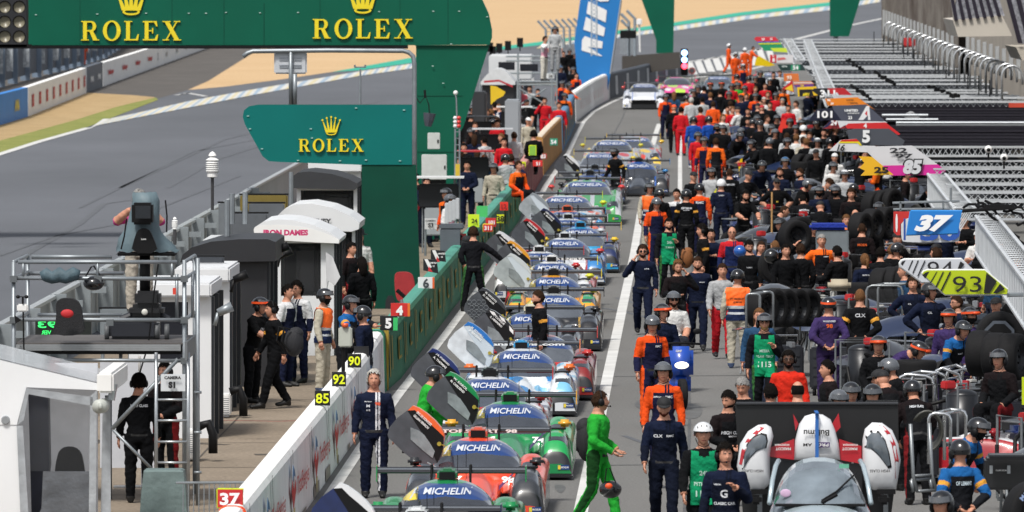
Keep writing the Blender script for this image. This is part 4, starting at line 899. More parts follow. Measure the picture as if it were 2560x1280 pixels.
b = MB(); b.box(At(-42,1150,s)+dv*1.6, (2.8,.06,2.4), 0, LANE); b.build('inner_wall', mat('#c9cbd0', .6), t)
b = MB(); b.prism(pp([(62,990),(112,985),(116,1170),(100,1290),(70,1290)]), .3, M @ Matrix.Translation((0,.6,0))); b.build('rack', mat('#262a3a', .5, 0, .8, .5, 4), t)
b = MB(); b.tube([At(258,1013,s)-dv*.1, At(252,1013,s)-dv*.35], .095, 14); b.tube([At(258,1013,s)-dv*.36, At(252,1013,s)-dv*.37], .05, 12); b.build('rolled_hose', mat('#b8bcb6', .5), t, smooth=True)
b = MB(); b.tube([At(278,1000,s), At(285,960,s)], .05, 8); b.build('blind_bracket', SIL, t)
b = MB(); b.lathe([(.001,.0),(.05,0),(.06,.03)], 0, 16, Matrix.Translation(At(14,1050,s)-Vector((0,.03,0)))); b.build('round_latch', SIL, t)
ch = thing('office_chair', 'black high back chair behind the clear booth window', 'chair', At(178,1290,189)); b = MB(); b.prism(curve2(pxpoly([(136,1200),(138,1160),(150,1116),(200,1118),(212,1170),(212,1200)], 189, (178,1290)),2), .1, T(At(178,1290,189))); b.build('backrest', BLK, ch, smooth=False)
b = MB(); p = At(178,1205,189); b.bbox(p+Vector((0,.25,-.05)), (.5,.5,.1), .04); b.tube([p+Vector((0,.25,-.1)), Vector((p.x,p.y+.25,.1))], .03, 8); b.build('seat', BLK, ch)
# tall clear curtain panel and black post between booths
t = thing('clear_curtain', 'hanging clear vinyl door curtain with white edge under the platform', 'curtain', At(330,1230,176)); s = 176
b = MB(); b.prism(pxpoly([(282,1070),(300,900),(352,900),(358,1215),(284,1220)], s, (330,1230)), .01, T(At(330,1230,s))); b.build('sheet', VINYL, t)
b = MB(); b.tube([At(348,890,s), At(350,960,s), At(357,1050,s), At(356,1215,s)], .02, 6); b.tube([At(284,1217,s), At(356,1216,s)], .02, 6); b.build('white_hem', WHT, t)
b = MB(); boxpx(b, 250, 905, 390, 1255, 168, .08); b.build('booth_side_panel', mat('#c6c9cf', .5, 0, .8, .08, 2), label='pale panel standing behind the clear curtain under the platform', cat='panel')
# the camera platform
PS = 180
pt = thing('camera_platform', 'galvanised scaffold camera platform with ladder and rails in the left foreground', 'scaffold', At(250,HC*PS+YH,PS))
DV = Vector((.0214,1,0))*2.5
def pole(name, pts, r=.028, back=0, m=GALV, n=10):
    b = MB(); b.tube([At(*p, PS)+DV*back for p in pts], r, n); b.build(name, m, pt, smooth=True)
for x, bk, yt in ((34,0,655),(461,0,650),(35,1,652),(461,1,655)): pole('upright', [(x,yt),(x,1264)], .03, bk)
pole('top_rail', [(45,655),(443,655)]); pole('mid_rail', [(32,695),(458,697)]); pole('low_rail', [(28,799),(458,800)])
pole('top_rail', [(45,658),(250,658)], .028, 1); pole('mid_rail', [(35,700),(280,700)], .028, 1); pole('low_rail', [(60,806),(275,806)], .026, 1)
for y in (655,697,800):
    b = MB(); b.tube([At(461,y,PS), At(461,y,PS)+DV], .028, 8); b.build('side_rail', GALV, pt, smooth=True)
    b = MB(); b.tube([At(34,y,PS), At(34,y,PS)+DV], .028, 8); b.build('side_rail', GALV, pt, smooth=True)
for x in (58,244,430): pole('short_post', [(x,655),(x,696)], .02)
for x in (434,474): pole('short_post', [(x,690),(x,800)], .024, .3)
b = MB(); boxpx(b, 45, 861, 452, 877, PS, .12); boxpx(b, 40, 862, 50, 870, PS*1.001, 2.4)
for y in (864,869,874): boxpx(b, 45, y-.8, 452, y+.4, PS*1.002, .02)
b.build('deck_edge', metal('#b5b9bb', .4), pt)
b = MB(); boxpx(b, 40, 857, 458, 861, PS, 2.5, 0, .0); b.build('deck', mat('#5d5a59', .7, 0, .8, .2, 2), pt)
b = MB(); boxpx(b, 55, 877.5, 452, 886, PS, 2.2, 0, .05); b.build('deck_frame', BLK, pt)
b = MB(); boxpx(b, 462, 855, 468, 900, PS*1.004, 2.4); b.build('side_board', metal('#8d9194', .45), pt)
pole('cross_tube', [(130,900),(455,902)], .026); pole('brace', [(445,898),(280,1072)], .03); pole('brace', [(282,1074),(385,1178)], .022)
pole('lower_post', [(284,880),(284,940)], .026, .6); pole('lower_post', [(256,1000),(256,1264)], .05, .5, mat('#7d8184',.5,.3))
for x in (392,472): pole('ladder_rail', [(x,880),(x,1264)], .025, -.06, SIL)
for y in (998,1050,1103,1155,1207): pole('ladder_rung', [(392,y),(472,y)], .018, -.06, SIL)
pole('outer_upright', [(495,645),(495,1264)], .028, -.02)
for y in (980,1080,1180): pole('coupler', [(486,y),(505,y)], .02, -.04)
b = MB()
for x, y in ((34,697),(34,800),(461,697),(461,800),(461,902),(245,697),(275,806)): b.box(At(x,y,PS)-Vector((0,.03,0)), (.1,.08,.09))
b.build('couplers', metal('#7d8285', .5), pt)
b = MB(); b.box(At(436,728,PS*1.003), (.045,.06,.09)); b.build('red_band', mat('#d8412c',.6), pt)
board('white CAMERA S1 sign tied to the platform brace', rp(402,936,463,978), 183, '#d9dde0', (), [('CAMERA',432,944,8,K,{'w':42,'bold':.06}),('S1',430,962,17,K,{'bold':.08})], cat='sign', name='camera_sign')
# broadcast camera under a rain cover
cz = thing('broadcast_camera', 'broadcast camera on a pedestal under a blue grey rain cover', 'camera', At(362,858,PS)+DV*.4)
cs = PS*.992
def cp(x, y, o=0): return At(x, y, cs)+Vector((0,o,0))
b = MB()
prof = [(360,484,30,26),(362,505,34,34),(360,540,38,38),(356,570,42,40),(352,598,58,44),(364,620,74,48),(366,630,77,48)]
rings = [];n = 28
for x, y, rx, ry in prof:
    rings.append([cp(x, y)+Vector((cos(2*pi*j/n)*rx/cs*(1+.06*sin(j*5.1+y)), .25+sin(2*pi*j/n)*ry/cs*(1+.05*sin(j*3.3)), .02*sin(j*4+y))) for j in range(n)])
V = [q for g in rings for q in g]; Fc = [(i*n+j, (i+1)*n+j, (i+1)*n+(j+1)%n, i*n+(j+1)%n) for i in range(len(rings)-1) for j in range(n)]+[tuple(range(n))]
b.add(V, Fc); b.build('rain_cover', mat('#63777f', .6, 0, .8, .2, 4, bump=.6, bscale=7), cz, smooth=True)
b = MB(); boxpx(b, 332, 506, 384, 560, cs, .3, 0, -.28, .03); b.build('lens_hood', BLK, cz)
b = MB(); boxpx(b, 339, 514, 377, 546, cs*1.0028, .02, 0, -.05); b.build('lens_glass', mat('#1c2024', .08, 0, 1, .2, coat=1), cz)
b = MB(); b.prism(curve2(pxpoly([(328,632),(340,585),(350,570),(372,570),(384,590),(398,632)], cs, (362,632)),1), .12, T(cp(362,632,-.22))); b.build('front_panel', BLK, cz)
b = MB(); text(b, 'Lens', T(cp(361,596,-.235)), height=5/cs); b.build('lettering', WHT, cz)
b = MB(); boxpx(b, 290, 632, 440, 640, cs, .5, 0, 0, .02); b.build('tray', BLK, cz)
b = MB(); b.tube([cp(361,640,.2), cp(361,735,.2)], .075, 14); b.build('pedestal_column', BLK, cz, smooth=True)
b = MB(); boxpx(b, 336, 728, 400, 765, cs, .4, 0, 0, .04); boxpx(b, 322, 762, 408, 792, cs, .5, 0, 0, .05); b.build('pedestal_base', mat('#17181b', .45, 0, 1, .2), cz)
b = MB(); b.tube([cp(300,800,.2), cp(330,788,.2), cp(400,788,.2), cp(420,800,.2)], .05, 8); boxpx(b, 270, 800, 395, 850, cs, .5, 0, 0, .05); b.build('dolly', mat('#1b1e26', .5, 0, 1), cz)
for x in (266,392,416):
    b = MB(); b.tube([cp(x-5,830,.1), cp(x+6,830,.1)], .11, 16); b.build('wheel', mat('#5d6063', .6), cz, smooth=True)
b = MB(); b.tube([cp(318,545,-.2), cp(312,590,-.2), cp(304,622,-.2)], .012, 5); b.tube([cp(414,500,-.1), cp(418,540,-.1), cp(417,580,-.1)], .012, 5); b.tube([cp(398,650,-.2), cp(385,740,-.2), cp(372,860,-.2), cp(330,1000,-.2), cp(290,1060,-.3)], .012, 5); b.build('cable', BLK, cz)
b = MB(); b.ell(cp(362,780,-.05), (.045,.02,.045)); b.build('gauge', mat('#d8d8d0',.4), cz, smooth=True)
# things on the platform
b = MB(); P = [At(x, y, PS)-Vector((0,.06,0)) for x, y in ((103,690),(115,686),(130,694),(150,686),(165,693),(185,684),(199,688))]; b.tube(P, [.06,.1,.085,.11,.09,.1,.07], 10); b.build('rolled_cover', mat('#4c626c', .7, 0, .8, .3, 8, bump=.8, bscale=14), label='rolled blue grey rain cover tied on the platform rail', cat='cover', smooth=True)
def helmet_obj(p, r, m, label, name='helmet'):
    b = MB(); b.ell(p, (r, r*1.15, r*.95), 0, 20, 12); return b.build(name, m, label=label, cat='helmet', smooth=True)
HBK = mat('#121316', .22, 0, 1, .1, coat=.6)
t = thing('helmet', 'black helmet hanging by its strap from the platform mid rail', 'helmet', At(234,727,PS))
b = MB(); b.ell(At(234,708,PS)+Vector((0,.05,0)), (.15,.17,.105), 0, 20, 12); b.build('shell', HBK, t, smooth=True)
b = MB(); b.tube([At(212,695,PS), At(228,668,PS), At(234,664,PS), At(254,694,PS)], .012, 5); b.build('strap', BLK, t)
bp = thing('backpack', 'black and red rucksack hung on the platform low rail', 'backpack', At(172,840,PS*1.002))
b = MB(); b.prism(curve2(pxpoly([(138,760),(150,745),(190,747),(204,770),(206,800),(214,838),(128,840),(142,790)], PS*1.003, (172,840)),2), .22, T(At(172,840,PS*1.003))); b.build('bag', mat('#15161a', .8, 0, 1, .3, 10, bump=.5), bp, smooth=False)
b = MB(); b.ell(At(168,784,PS*1.0045), (.09,.03,.06)); b.build('red_patch', mat('#c4242a',.7), bp, smooth=True)
ws_ = thing('wind_meter', 'white box wind meter with spinning cups clamped at left platform corner', 'weather sensor', At(56,800,PS*1.004))
b = MB(); boxpx(b, 42, 760, 70, 780, PS*1.004, .12, 0, 0, .02); b.build('box', WHT, ws_)
b = MB(); b.tube([At(57,760,PS*1.004), At(57,742,PS*1.004)], .015, 6)
for x in (45,66): b.ell(At(x,742,PS*1.004), (.03,.03,.025))
b.tube([At(45,742,PS*1.004), At(66,742,PS*1.004)], .007, 5); b.tube([At(58,780,PS*1.004), At(60,900,PS*1.004)], .012, 6); b.prism(pxpoly([(36,788),(54,800),(38,810)], PS, (36,810)), .01, T(At(36,810,PS*1.004))); b.build('cups_and_vane', BLK, ws_)
ld = thing('led_display', 'dark display with mirrored green digits behind the platform', 'display', At(160,850,152))
b = MB(); boxpx(b, 88, 795, 228, 860, 152, .15); b.build('screen', mat('#141a18', .4, 0, 1), ld)
b = MB()
Mf = T(At(128,811,152)-Vector((0,.03,0))) @ Matrix.Scale(-1, 4, (1,0,0)); text(b, '193', Mf, height=18/152, width=.44)
Mf = T(At(116,831,152)-Vector((0,.03,0))) @ Matrix.Scale(-1, 4, (1,0,0)); text(b, 'VER', Mf, height=10/152)
b.build('digits', mat('#35e06a', .5, emit=.7), ld)
cb = thing('covered_box', 'equipment box under a crumpled grey green cover at platform foot', 'covered box', At(408,1300,184))
b = MB(); n = 26; rings = []
for y, r in ((1176,.24),(1180,.27),(1230,.30),(1300,.33)):
    rings.append([At(408,y,184)+Vector((r*max(-1,min(1,1.5*cos(2*pi*j/n)))*(1+.03*sin(j*7+y)), .3+r*max(-1,min(1,1.5*sin(2*pi*j/n)))*(1+.04*sin(j*5)), 0)) for j in range(n)])
V = [q for g in rings for q in g]; b.add(V, [(i*n+j, (i+1)*n+j, (i+1)*n+(j+1)%n, i*n+(j+1)%n) for i in range(3) for j in range(n)]+[tuple(range(n))]); b.build('cover', mat('#6b7d7c', .7, 0, .8, .25, 5, bump=.8, bscale=8), cb, smooth=False)
fb = thing('crowd_barrier', 'low grey steel bar barrier between platform and white wall', 'barrier', At(545,1300,190))
b = MB(); b.tube([At(440,1207,190), At(640,1206,190)], .016, 6); b.build('top_bar', GALV, fb)
for i in range(14):
    b = MB(); b.tube([At(458+i*13,1207,190), At(458+i*13,1342,190)], .008, 5); b.build('upright_bar', GALV, fb)
# case and drum by the green wall
s = 118; t = thing('red_case', 'red soft case standing beside a cream drum on the walkway', 'case', At(1010,770,s)); b = MB(); b.prism(curve2(pxpoly([(985,690),(992,680),(1028,681),(1036,700),(1040,745),(1030,757),(995,756),(988,735)], s, (1010,770)),2), .3, T(At(1010,770,s))); b.build('bag', mat('#a8252b', .7, 0, .8, .2, 5, bump=.5), t, smooth=False)
b = MB(); p = At(1022,790,s*.985); b.tube([Vector((p.x,p.y,0)), Vector((p.x,p.y,0))+Vector((0,0,.85))], .23, 20); b.build('drum', mat('#cdb48a', .7), label='cream cylindrical drum behind the red case', cat='drum', smooth=False)
b = MB(); b.tube([At(992,725,s*1.01), At(1020,750,s*1.01)], .04, 6); b.build('black_roll', BLK, label='black umbrella leaning on the red case', cat='umbrella')
bb = MB(); bb.prism(curve2(pxpoly([(965,740),(985,738),(990,780),(962,785)], 117, (975,785)),1), .2, T(At(975,785,117))); bb.build('backpack', mat('#1a1b1f', .8, 0, 1), label='dark rucksack on the ground left of the red case', cat='backpack')
s = 160.; t = thing('signal_box', 'pale grey control box with orange beacon on a post behind the white wall', 'control box', At(867,867,s)); b = MB(); boxpx(b, 846, 818, 880, 868, s, .15, 0, 0, .02); b.build('box', mat('#b9bdb3', .5), t)
b = MB(); b.tube([At(863,818,s), At(863,808,s)], .05, 10); b.build('beacon', mat('#e0582c', .4), t, smooth=True); b = MB(); p = At(858,868,s); b.tube([p+Vector((0,.08,0)), Vector((p.x,p.y+.08,0))], .03, 8); b.build('post', BLK, t)
# cluster of grey screens at the green wall (monitor backs)
for i in range(4):
    b = MB(); s = 113+i*.3; boxpx(b, 1112+i*9, 508-i*4, 1121+i*9, 560-i*4, s, .35, 0, 0, .01); b.build('monitor_back', mat('#c3c8cc', .5), label=['leftmost','second','third','rightmost'][i]+' upright silver screen edge on the pit stand by the wall', cat='screen')
b = MB(); boxpx(b, 1098, 560, 1160, 574, 112, .5, 0, 0, .03); boxpx(b, 1100,574,1150,660,112,.1); b.build('pit_stand_desk', mat('#5a626a', .5), label='grey pit stand desk under the silver screens', cat='desk')
# ---- far middle: second platform, cabins, fence
s = 62; fp2 = thing('far_camera_platform', 'second scaffold camera platform with sign beyond the green column', 'scaffold', At(1330,260,s))
b = MB()
for x in (1200,1295,1380,1392): b.tube([At(x,135,s), At(x,262+60,s)], .04, 6)
for y in (141,152,183,204,212,270): b.tube([At(1265,y,s), At(1392,y,s)], .035, 6)
b.tube([At(1300,262,s), At(1365,222,s)], .03, 6); b.tube([At(1300,222,s), At(1365,262,s)], .03, 6); b.build('scaffold_frame', mat('#9fa8ac', .5, .3), fp2)
b = MB(); boxpx(b, 1300, 204, 1392, 212, s, 2.5); b.build('deck', mat('#8b8d8c', .6), fp2)
board('small white sign on the far camera platform', rp(1366,184,1386,196), 62.5, '#dfe2e2', (), [('S4',1376,190,7,K)], cat='sign', name='camera_sign')
def cabin(x0,y0,x1,y1,s,label,c='#dcdedf',wins=(),dp=4):
    t = thing('cabin', label, 'cabin', At((x0+x1)/2, y1, s)); b = MB(); boxpx(b, x0, y0, x1, y1, s, dp, 0, 0, .05); b.build('wall', mat(c, .5, 0, .8, .1, 1), t)
    for w5 in wins: b = MB(); boxpx(b, *w5, s*1.002, .02); b.build('window', DGL, t)
cabin(1222,138,1330,200,59,'white cabin with dark windows behind the far platform', wins=((1246,155,1287,175),(1300,160,1345,178)))
cabin(1225,200,1300,262,60,'grey cabin wall below the white far cabin', '#aeb2b5')
t = booth('far booth with white red gabled roof and yellow panel', 1205,1285,172,205,63,3,'arch',None,side=DGL,ov=3,bod=dk,roofm=mat('#d5d8da',.5))
b = MB(); b.prism(pxpoly([(1226,214),(1240,216),(1264,230),(1258,240),(1242,248),(1232,258),(1227,262)], 64, (1226,262)), .05, T(At(1226,262,64))); b.build('yellow_panel', mat('#e8c21c', .5), t)
b = MB(); b.prism(pxpoly([(1210,202),(1248,199),(1282,214),(1282,219),(1248,204),(1210,207)], 65, (1226,262)), .05, T(At(1226,262,65))); b.build('red_stripe', mat('#b8303a', .5), t)
cabin(1180,230,1215,330,72,'dark open booth right at the green column edge', '#2d2f33', dp=2)
cabin(1262,250,1300,360,74,'grey booth side with stripes beyond the standing crew', '#9aa0a6', dp=2)
# monitors row on far parapet and green strip wall
b = MB()
for x, y in ((1225,118),(1232,127),(1248,120),(1270,114),(1300,106)): b.box(At(x,y,52), (.3,.2,.45)); b.tube([At(x,y,52), At(x,y+22,52)], .03, 5)
b.build('far_sensor', BLK, label='row of dark sensors on short posts above the far white cabin', cat='sensor', kind=None)
t = thing('debris_fence', 'high debris fence with bent grey posts left of the blue banner tower', 'fence', At(1400,140,48)); 
for i in range(8):
    x = 1344+i*15; y = 52-i*1; b = MB(); b.tube([At(x,y,48), At(x+20,y+22,48), At(x+21,y+70,48)], .07, 5); b.build('post', mat('#8f99a1', .6), t)
b = MB()
for i in range(5): b.tube([At(1360,70+i*10,48), At(1470,64+i*10,48)], .015, 4)
b.build('wires', GALV, t)
t = thing('debris_fence', 'high debris fence with bent grey posts right of the blue banner tower', 'fence', At(1590,130,48))
for x, y in ((1552,34),(1567,26),(1553,50)):
    b = MB(); b.tube([At(x,y,48), At(x+20,y+20,48), At(x+20,140,48)], .08, 6); b.build('post', mat('#8f99a1', .6), t)
b = MB(); b.add([At(*p, 47.5) for p in ((1550,75),(1590,72),(1590,132),(1550,136))], [(0,1,2,3)]); b.build('mesh', mat('#8e979c', .7, 0, .8, .2, alpha=.6), t)
b = MB(); b.box(At(1570,86,49), (.8,.3,.4)); b.tube([At(1556,78,49), At(1572,95,49), At(1590,80,49)], .06, 5); b.build('remote_camera', BLK, label='dark remote camera on the debris fence right of the banner', cat='camera')
b = MB(); b.add([At(*p, 46) for p in ((1555,140),(1700,130),(1700,170),(1600,185),(1555,190))], [(0,1,2,3,4)]); b.build('dark_void_board', mat('#4a4642', .8), label='dark low hoarding behind the exit barrier', cat='hoarding')
b = MB(); b.tube([At(1598,60,47), At(1600,130,47)], .05, 6); b.bbox(At(1598,55,47), (.3,.3,.35), .05); b.build('white_lamp_pole', WHT, label='white lamp on a pole beside the far green gantry leg', cat='lamp')
# ------------------------------------------------------------ racing cars
def ramp(y, pts):
    return np.interp(y, [p[0] for p in pts], [p[1] for p in pts])
def smooth1(a, k=3):
    for _ in range(k):
        b = a.copy(); b[1:-1] = (a[:-2]+2*a[1:-1]+a[2:])/4; b[:,1:-1] = (b[:,:-2]+2*b[:,1:-1]+b[:,2:])/4; a = b
    return a
def hf_lmp():
    xs = np.linspace(-.95, .95, 101); ys = np.concatenate([np.linspace(0,1.4,48),np.linspace(1.41,2.65,100),np.linspace(2.7,4.6,44)]); X, Yv = np.meshgrid(xs, ys); U = np.abs(X)
    base = ramp(Yv, [(0,.16),(.25,.22),(.6,.34),(1.2,.46),(1.6,.52),(2.6,.55),(3.6,.58),(4.6,.62)])
    fen = ramp(Yv, [(0,.24),(.05,.42),(.2,.57),(.5,.67),(.95,.70),(1.35,.68),(1.8,.58),(2.2,.52),(2.8,.58),(3.2,.68),(3.7,.73),(4.2,.70),(4.6,.66)])
    g = np.clip(1-np.abs((U-.71)/.25)**3, 0, 1)**.4
    Z = base*(.72 if 0 else 1.0)
    ch = (U > .34) & (Yv < 1.25); Z = np.where(ch, Z*.62, Z)
    Z = np.maximum(Z, fen*g*1.0)
    nz = ramp(Yv, [(0,.26),(.1,.36),(.5,.46),(1.0,.56),(1.5,.60),(1.7,.6)]); gn = np.clip(1-(U/.36)**2, 0, 1)**.4
    Z = np.where(Yv < 1.75, np.maximum(Z, nz*gn), Z)
    zc = ramp(Yv, [(1.45,.56),(1.6,.66),(1.8,.80),(2.0,.91),(2.2,.98),(2.4,1.015),(2.65,1.03),(3.0,1.0),(3.4,.93),(3.9,.82),(4.4,.72)])
    wc = ramp(Yv, [(1.45,.35),(1.7,.55),(2.0,.63),(2.5,.64),(3.0,.56),(3.6,.38),(4.4,.2)])
    q = np.clip(1-(U/wc)**2, 0, 1)**.42; C = .5+(zc-.5)*q
    Z = np.where((Yv > 1.45) & (Yv < 4.4) & (U < wc), np.maximum(Z, C), Z)
    edge = ramp(U, [(0,1),(.9,1),(.94,.93),(.95,.86)]); Z = Z*edge
    Z = smooth1(Z, 1); return X, Yv, Z
def hf_gt():
    xs = np.linspace(-.98, .98, 101); ys = np.concatenate([np.linspace(0,1.2,42),np.linspace(1.21,2.45,90),np.linspace(2.5,4.6,46)]); X, Yv = np.meshgrid(xs, ys); U = np.abs(X)
    base = ramp(Yv, [(0,.34),(.06,.48),(.3,.60),(.8,.70),(1.3,.80),(1.6,.84),(3.3,.88),(4.3,.92),(4.6,.86)])
    fen = ramp(Yv, [(0,.3),(.08,.5),(.4,.68),(.9,.80),(1.4,.78),(2.2,.72),(3.0,.82),(3.6,.9),(4.6,.82)])
    g = np.clip(1-((U-.78)/.24)**2, 0, 1)**.5; Z = np.maximum(base*(1-.14*(U/.98)**2), fen*g)
    zc = ramp(Yv, [(1.25,.76),(1.6,.93),(1.9,1.06),(2.2,1.14),(2.5,1.18),(2.9,1.18),(3.4,1.10),(4.0,.98),(4.3,.9)])
    wc = ramp(Yv, [(1.25,.62),(1.7,.76),(2.3,.74),(3.0,.70),(4.2,.5)])
    q = np.clip(1-(U/wc)**4, 0, 1)**.5; C = .62+(zc-.62)*q
    Z = np.where((Yv > 1.25) & (Yv < 4.3) & (U < wc), np.maximum(Z, C), Z)
    Z = Z*ramp(U, [(0,1),(.92,1),(.97,.94),(.98,.86)]); return X, Yv, smooth1(Z, 1)
_HF = {'lmp': hf_lmp(), 'gt': hf_gt()}
BBL = mat('#1a3f7e', .3, 0, .8, .05, coat=.5); BYE = mat('#e8d03a', .3, 0, .85, .05, coat=.5)
GLS = mat('#4a4f57', .1, .0, .8, .35, 2.2, coat=1, spec=.8, name='windscreen_glass'); GLD = mat('#101216', .08, 0, 1, .2, coat=1, name='dark_glass')
LENS = mat('#20242a', .05, 0, 1, .3, 14, coat=1); LIT = mat('#fff6e0', .2, emit=4)
def face_zone(kind, x, y, z, pat):
    u = abs(x)
    if kind == 'lmp':
        if 1.5 < y < 2.62 and z > .585 and u < .66:
            if z > (.985 if u < .45 else .955-.18*(u-.45)): return 'roof'
            if y < 2.4 and (z > .845-.12*u): return 'banY' if x < -.36 else 'ban'
            return 'glass' if y < 2.45 else 'sideglass'
        if 2.62 <= y < 3.1 and .6 < z < .93 and u > .3: return 'sideglass'
        if y < 1.25 and .34 < u < .56 and z < .33: return 'dark'
        if .22 < y < .72 and .6 < u < .9 and .34 < z < .62: return 'lightL' if x < 0 else 'lightR'
        if y < .06: return 'dark'
    else:
        if 1.3 < y < 2.35 and z > .80 and u < .72:
            if z > 1.15: return 'roof'
            if z > 1.02: return 'banY' if x < -.52 else 'ban'
            return 'glass'
        if 2.35 <= y < 3.3 and .88 < z < 1.08 and u > .5: return 'sideglass'
        if .15 < y < .6 and .58 < u < .9 and .42 < z < .66: return 'lightL' if x < 0 else 'lightR'
        if y < .05 and u < .7: return 'dark'
    # livery
    if pat == 0: return 'c2' if .50 < u < .555 and y < 1.9 or (1.62 < y < 1.72 and u > .6) else 'c1' if u > .55 else 'c0'
    if pat == 1: return 'c1' if (x*.9+y*.6) % 1.5 < .6 else ('c2' if u > .6 and y < 1.4 else 'c0')
    if pat == 2: return 'c1' if .12 < u < .24 or u > .82 else 'c0'
    if pat == 3:
        v = sin(x*6+y*2.2)+.6*sin(y*5-x*3+1); return 'c1' if v > .5 else ('c2' if v < -1.0 else 'c0')
    if pat == 4: return 'c1' if (y < 1.1 and u > .45) else ('c2' if .3 < u < .45 else 'c0')
    if pat == 5: return 'c2' if u > .62 and y < 1.6 and z > .55 else ('c1' if u < .3 and y < 1.6 else 'c0')
    return 'c0'
def wheel_parts(parent, x, y, r=.34, w=.3, rimc='#3a3c40', name='wheel', world=False, M=None):
    MM = (M or Matrix.Identity(4)) @ Matrix.Translation((x, y, r)) @ Matrix.Rotation(pi/2, 4, 'Z')
    b = MB(); b.lathe([(r*.62,-w/2),(r*.93,-w/2),(r*.99,-w*.4),(r,-w*.2),(r,w*.2),(r*.99,w*.4),(r*.93,w/2),(r*.62,w/2)], 0, 28, MM); o = b.build(name, RUB, parent, world=world, smooth=True)
    b = MB(); b.lathe([(.001,-w*.3),(r*.16,-w*.32),(r*.2,-w*.25),(r*.55,-w*.38),(r*.63,-w*.46),(r*.63,w*.46),(r*.55,w*.38),(r*.2,w*.25),(r*.16,w*.32),(.001,w*.3)], 0, 20, MM); b.build('rim', mat(rimc, .35, .6), o, world=False, smooth=False)
    return o
def race_car(kind, xr, yr, label, c0, c1, c2, pat=0, door=None, wing_text=None, mirror=None, scoop=None, num=None, lights=False, zr=None, roofc=None, ban=True, rz=0, glass=None):
    zr = zr or (1.05 if kind == 'lmp' else 1.18); s = (yr-YH)/(HC-zr); d = F/s; X0 = (xr-1280)/s
    loc = Vector((X0-(VX-1280)/F*2.5, d-2.5, 0)); t = thing('race_car', label, 'race car', loc, LANE+rz, 'race cars queued in the pit lane')
    X, Yv, Z = _HF[kind]; ny, nx = X.shape
    P0, P1, P2 = paint(c0), paint(c1), paint(c2)
    mats = {'c0':P0,'c1':P1,'c2':P2,'dark':CARB,'roof':paint(roofc or c0)}
    fin = {k: MB() for k in ('body','glass','lightL','lightR')}
    slots = {'c0':0,'c1':1,'c2':2,'dark':3,'roof':4}; gs_ = {'glass':0,'ban':1,'banY':2,'sideglass':3}
    maps = {k: {} for k in fin}
    Zl = Z.tolist(); Xl = X[0].tolist(); Yl = Yv[:,0].tolist()
    def vid(k, i, j):
        m = maps[k]
        if (i, j) not in m: m[(i, j)] = len(fin[k].v); fin[k].v.append(Vector((Xl[j], Yl[i], Zl[i][j])))
        return m[(i, j)]
    for i in range(ny-1):
        for j in range(nx-1):
            xc = (Xl[j]+Xl[j+1])/2; yc = (Yl[i]+Yl[i+1])/2; zc = (Zl[i][j]+Zl[i+1][j+1]+Zl[i][j+1]+Zl[i+1][j])/4
            zn = face_zone(kind, xc, yc, zc, pat)
            if zn in gs_: k = 'glass'; mi = gs_[zn] if (ban or zn not in ('ban','banY')) else 0
            elif zn in ('lightL','lightR'): k = zn; mi = 0
            else: k = 'body'; mi = slots[zn]
            f = fin[k]; f.f.append([vid(k,i,j), vid(k,i,j+1), vid(k,i+1,j+1), vid(k,i+1,j)]); f.m.append(mi)
    # skirt
    bd = fin['body']; ring = [(0,j) for j in range(nx)]+[(i,nx-1) for i in range(1,ny)]+[(ny-1,j) for j in range(nx-2,-1,-1)]+[(i,0) for i in range(ny-2,0,-1)]
    for a, c in zip(ring, ring[1:]+ring[:1]):
        va = Vector((Xl[a[1]], Yl[a[0]], Zl[a[0]][a[1]])); vc = Vector((Xl[c[1]], Yl[c[0]], Zl[c[0]][c[1]]))
        u = abs(va.x); yy = va.y; lo = .10
        wheelarch = .3 < yy < 1.1 and u > .93 or 3.3 < yy < 4.1 and u > .93
        zt = va.z*.98; front = yy < .01
        col_ = slots['c1'] if u > .93 and pat in (0,4) else 0
        if front and kind == 'lmp' and .32 < u < .6: col_ = 3
        if front and kind == 'gt' and u < .62: col_ = 3
        bd.add([va, (va.x, va.y, lo), (vc.x, vc.y, lo), vc], [(0,1,2,3)], 3 if (wheelarch and False) else col_)
    bd.box((0, 2.3, .075), (1.9, 4.6, .05), 3); bd.box((0, .05, .06), (1.94, .3, .025), 3)
    body = bd.build('body', [mats[k] for k in ('c0','c1','c2','dark','roof')], t, world=False, smooth=True, auto=40)
    ws_o = fin['glass'].build('windscreen', [glass or mat(random.choice(['#4a4f57','#3a3f47','#5a6068','#434a55','#2f333a']), .1, 0, .8, .4, 2.2, coat=1, spec=.8), BBL, BYE, GLD], t, world=False, smooth=True)
    for k in ('lightL','lightR'):
        o = fin[k].build('headlight', LENS, t, world=False, smooth=True)
        sgn = -1 if k == 'lightL' else 1; b = MB()
        for q in range(3): b.ell((sgn*.74+ .07*(q-1), .34+.05*q, .46+.035*q if kind == 'lmp' else .56), (.028,.02,.028))
        b.build('lamp', LIT if lights else SIL, o, world=False, smooth=True)
    bv = BVHTree.FromPolygons([tuple(v) for v in fin['glass'].v], fin['glass'].f)
    if ban:
        b = MB(); zt = .905 if kind == 'lmp' else 1.08; wtx = .62 if kind == 'lmp' else .85
        text(b, 'MICHELIN', Matrix.Translation((.02, 0, zt)), height=.075, width=wtx, bold=.02, shear=.2, bvh=bv, off=.02)
        text(b, '&', Matrix.Translation((-wtx/2-.07, 0, zt)), height=.07, width=.06, bold=.03, bvh=bv, off=.02)
        # small rolling figure mark as a plain pale blob
        b.build('banner_lettering', mat('#d0d5de', .5), ws_o, world=False)
    b = MB(); b.tube([(0,1.66,.68),(.02,1.86,.80)], .008, 4); b.build('wiper', BLK, t, world=False)
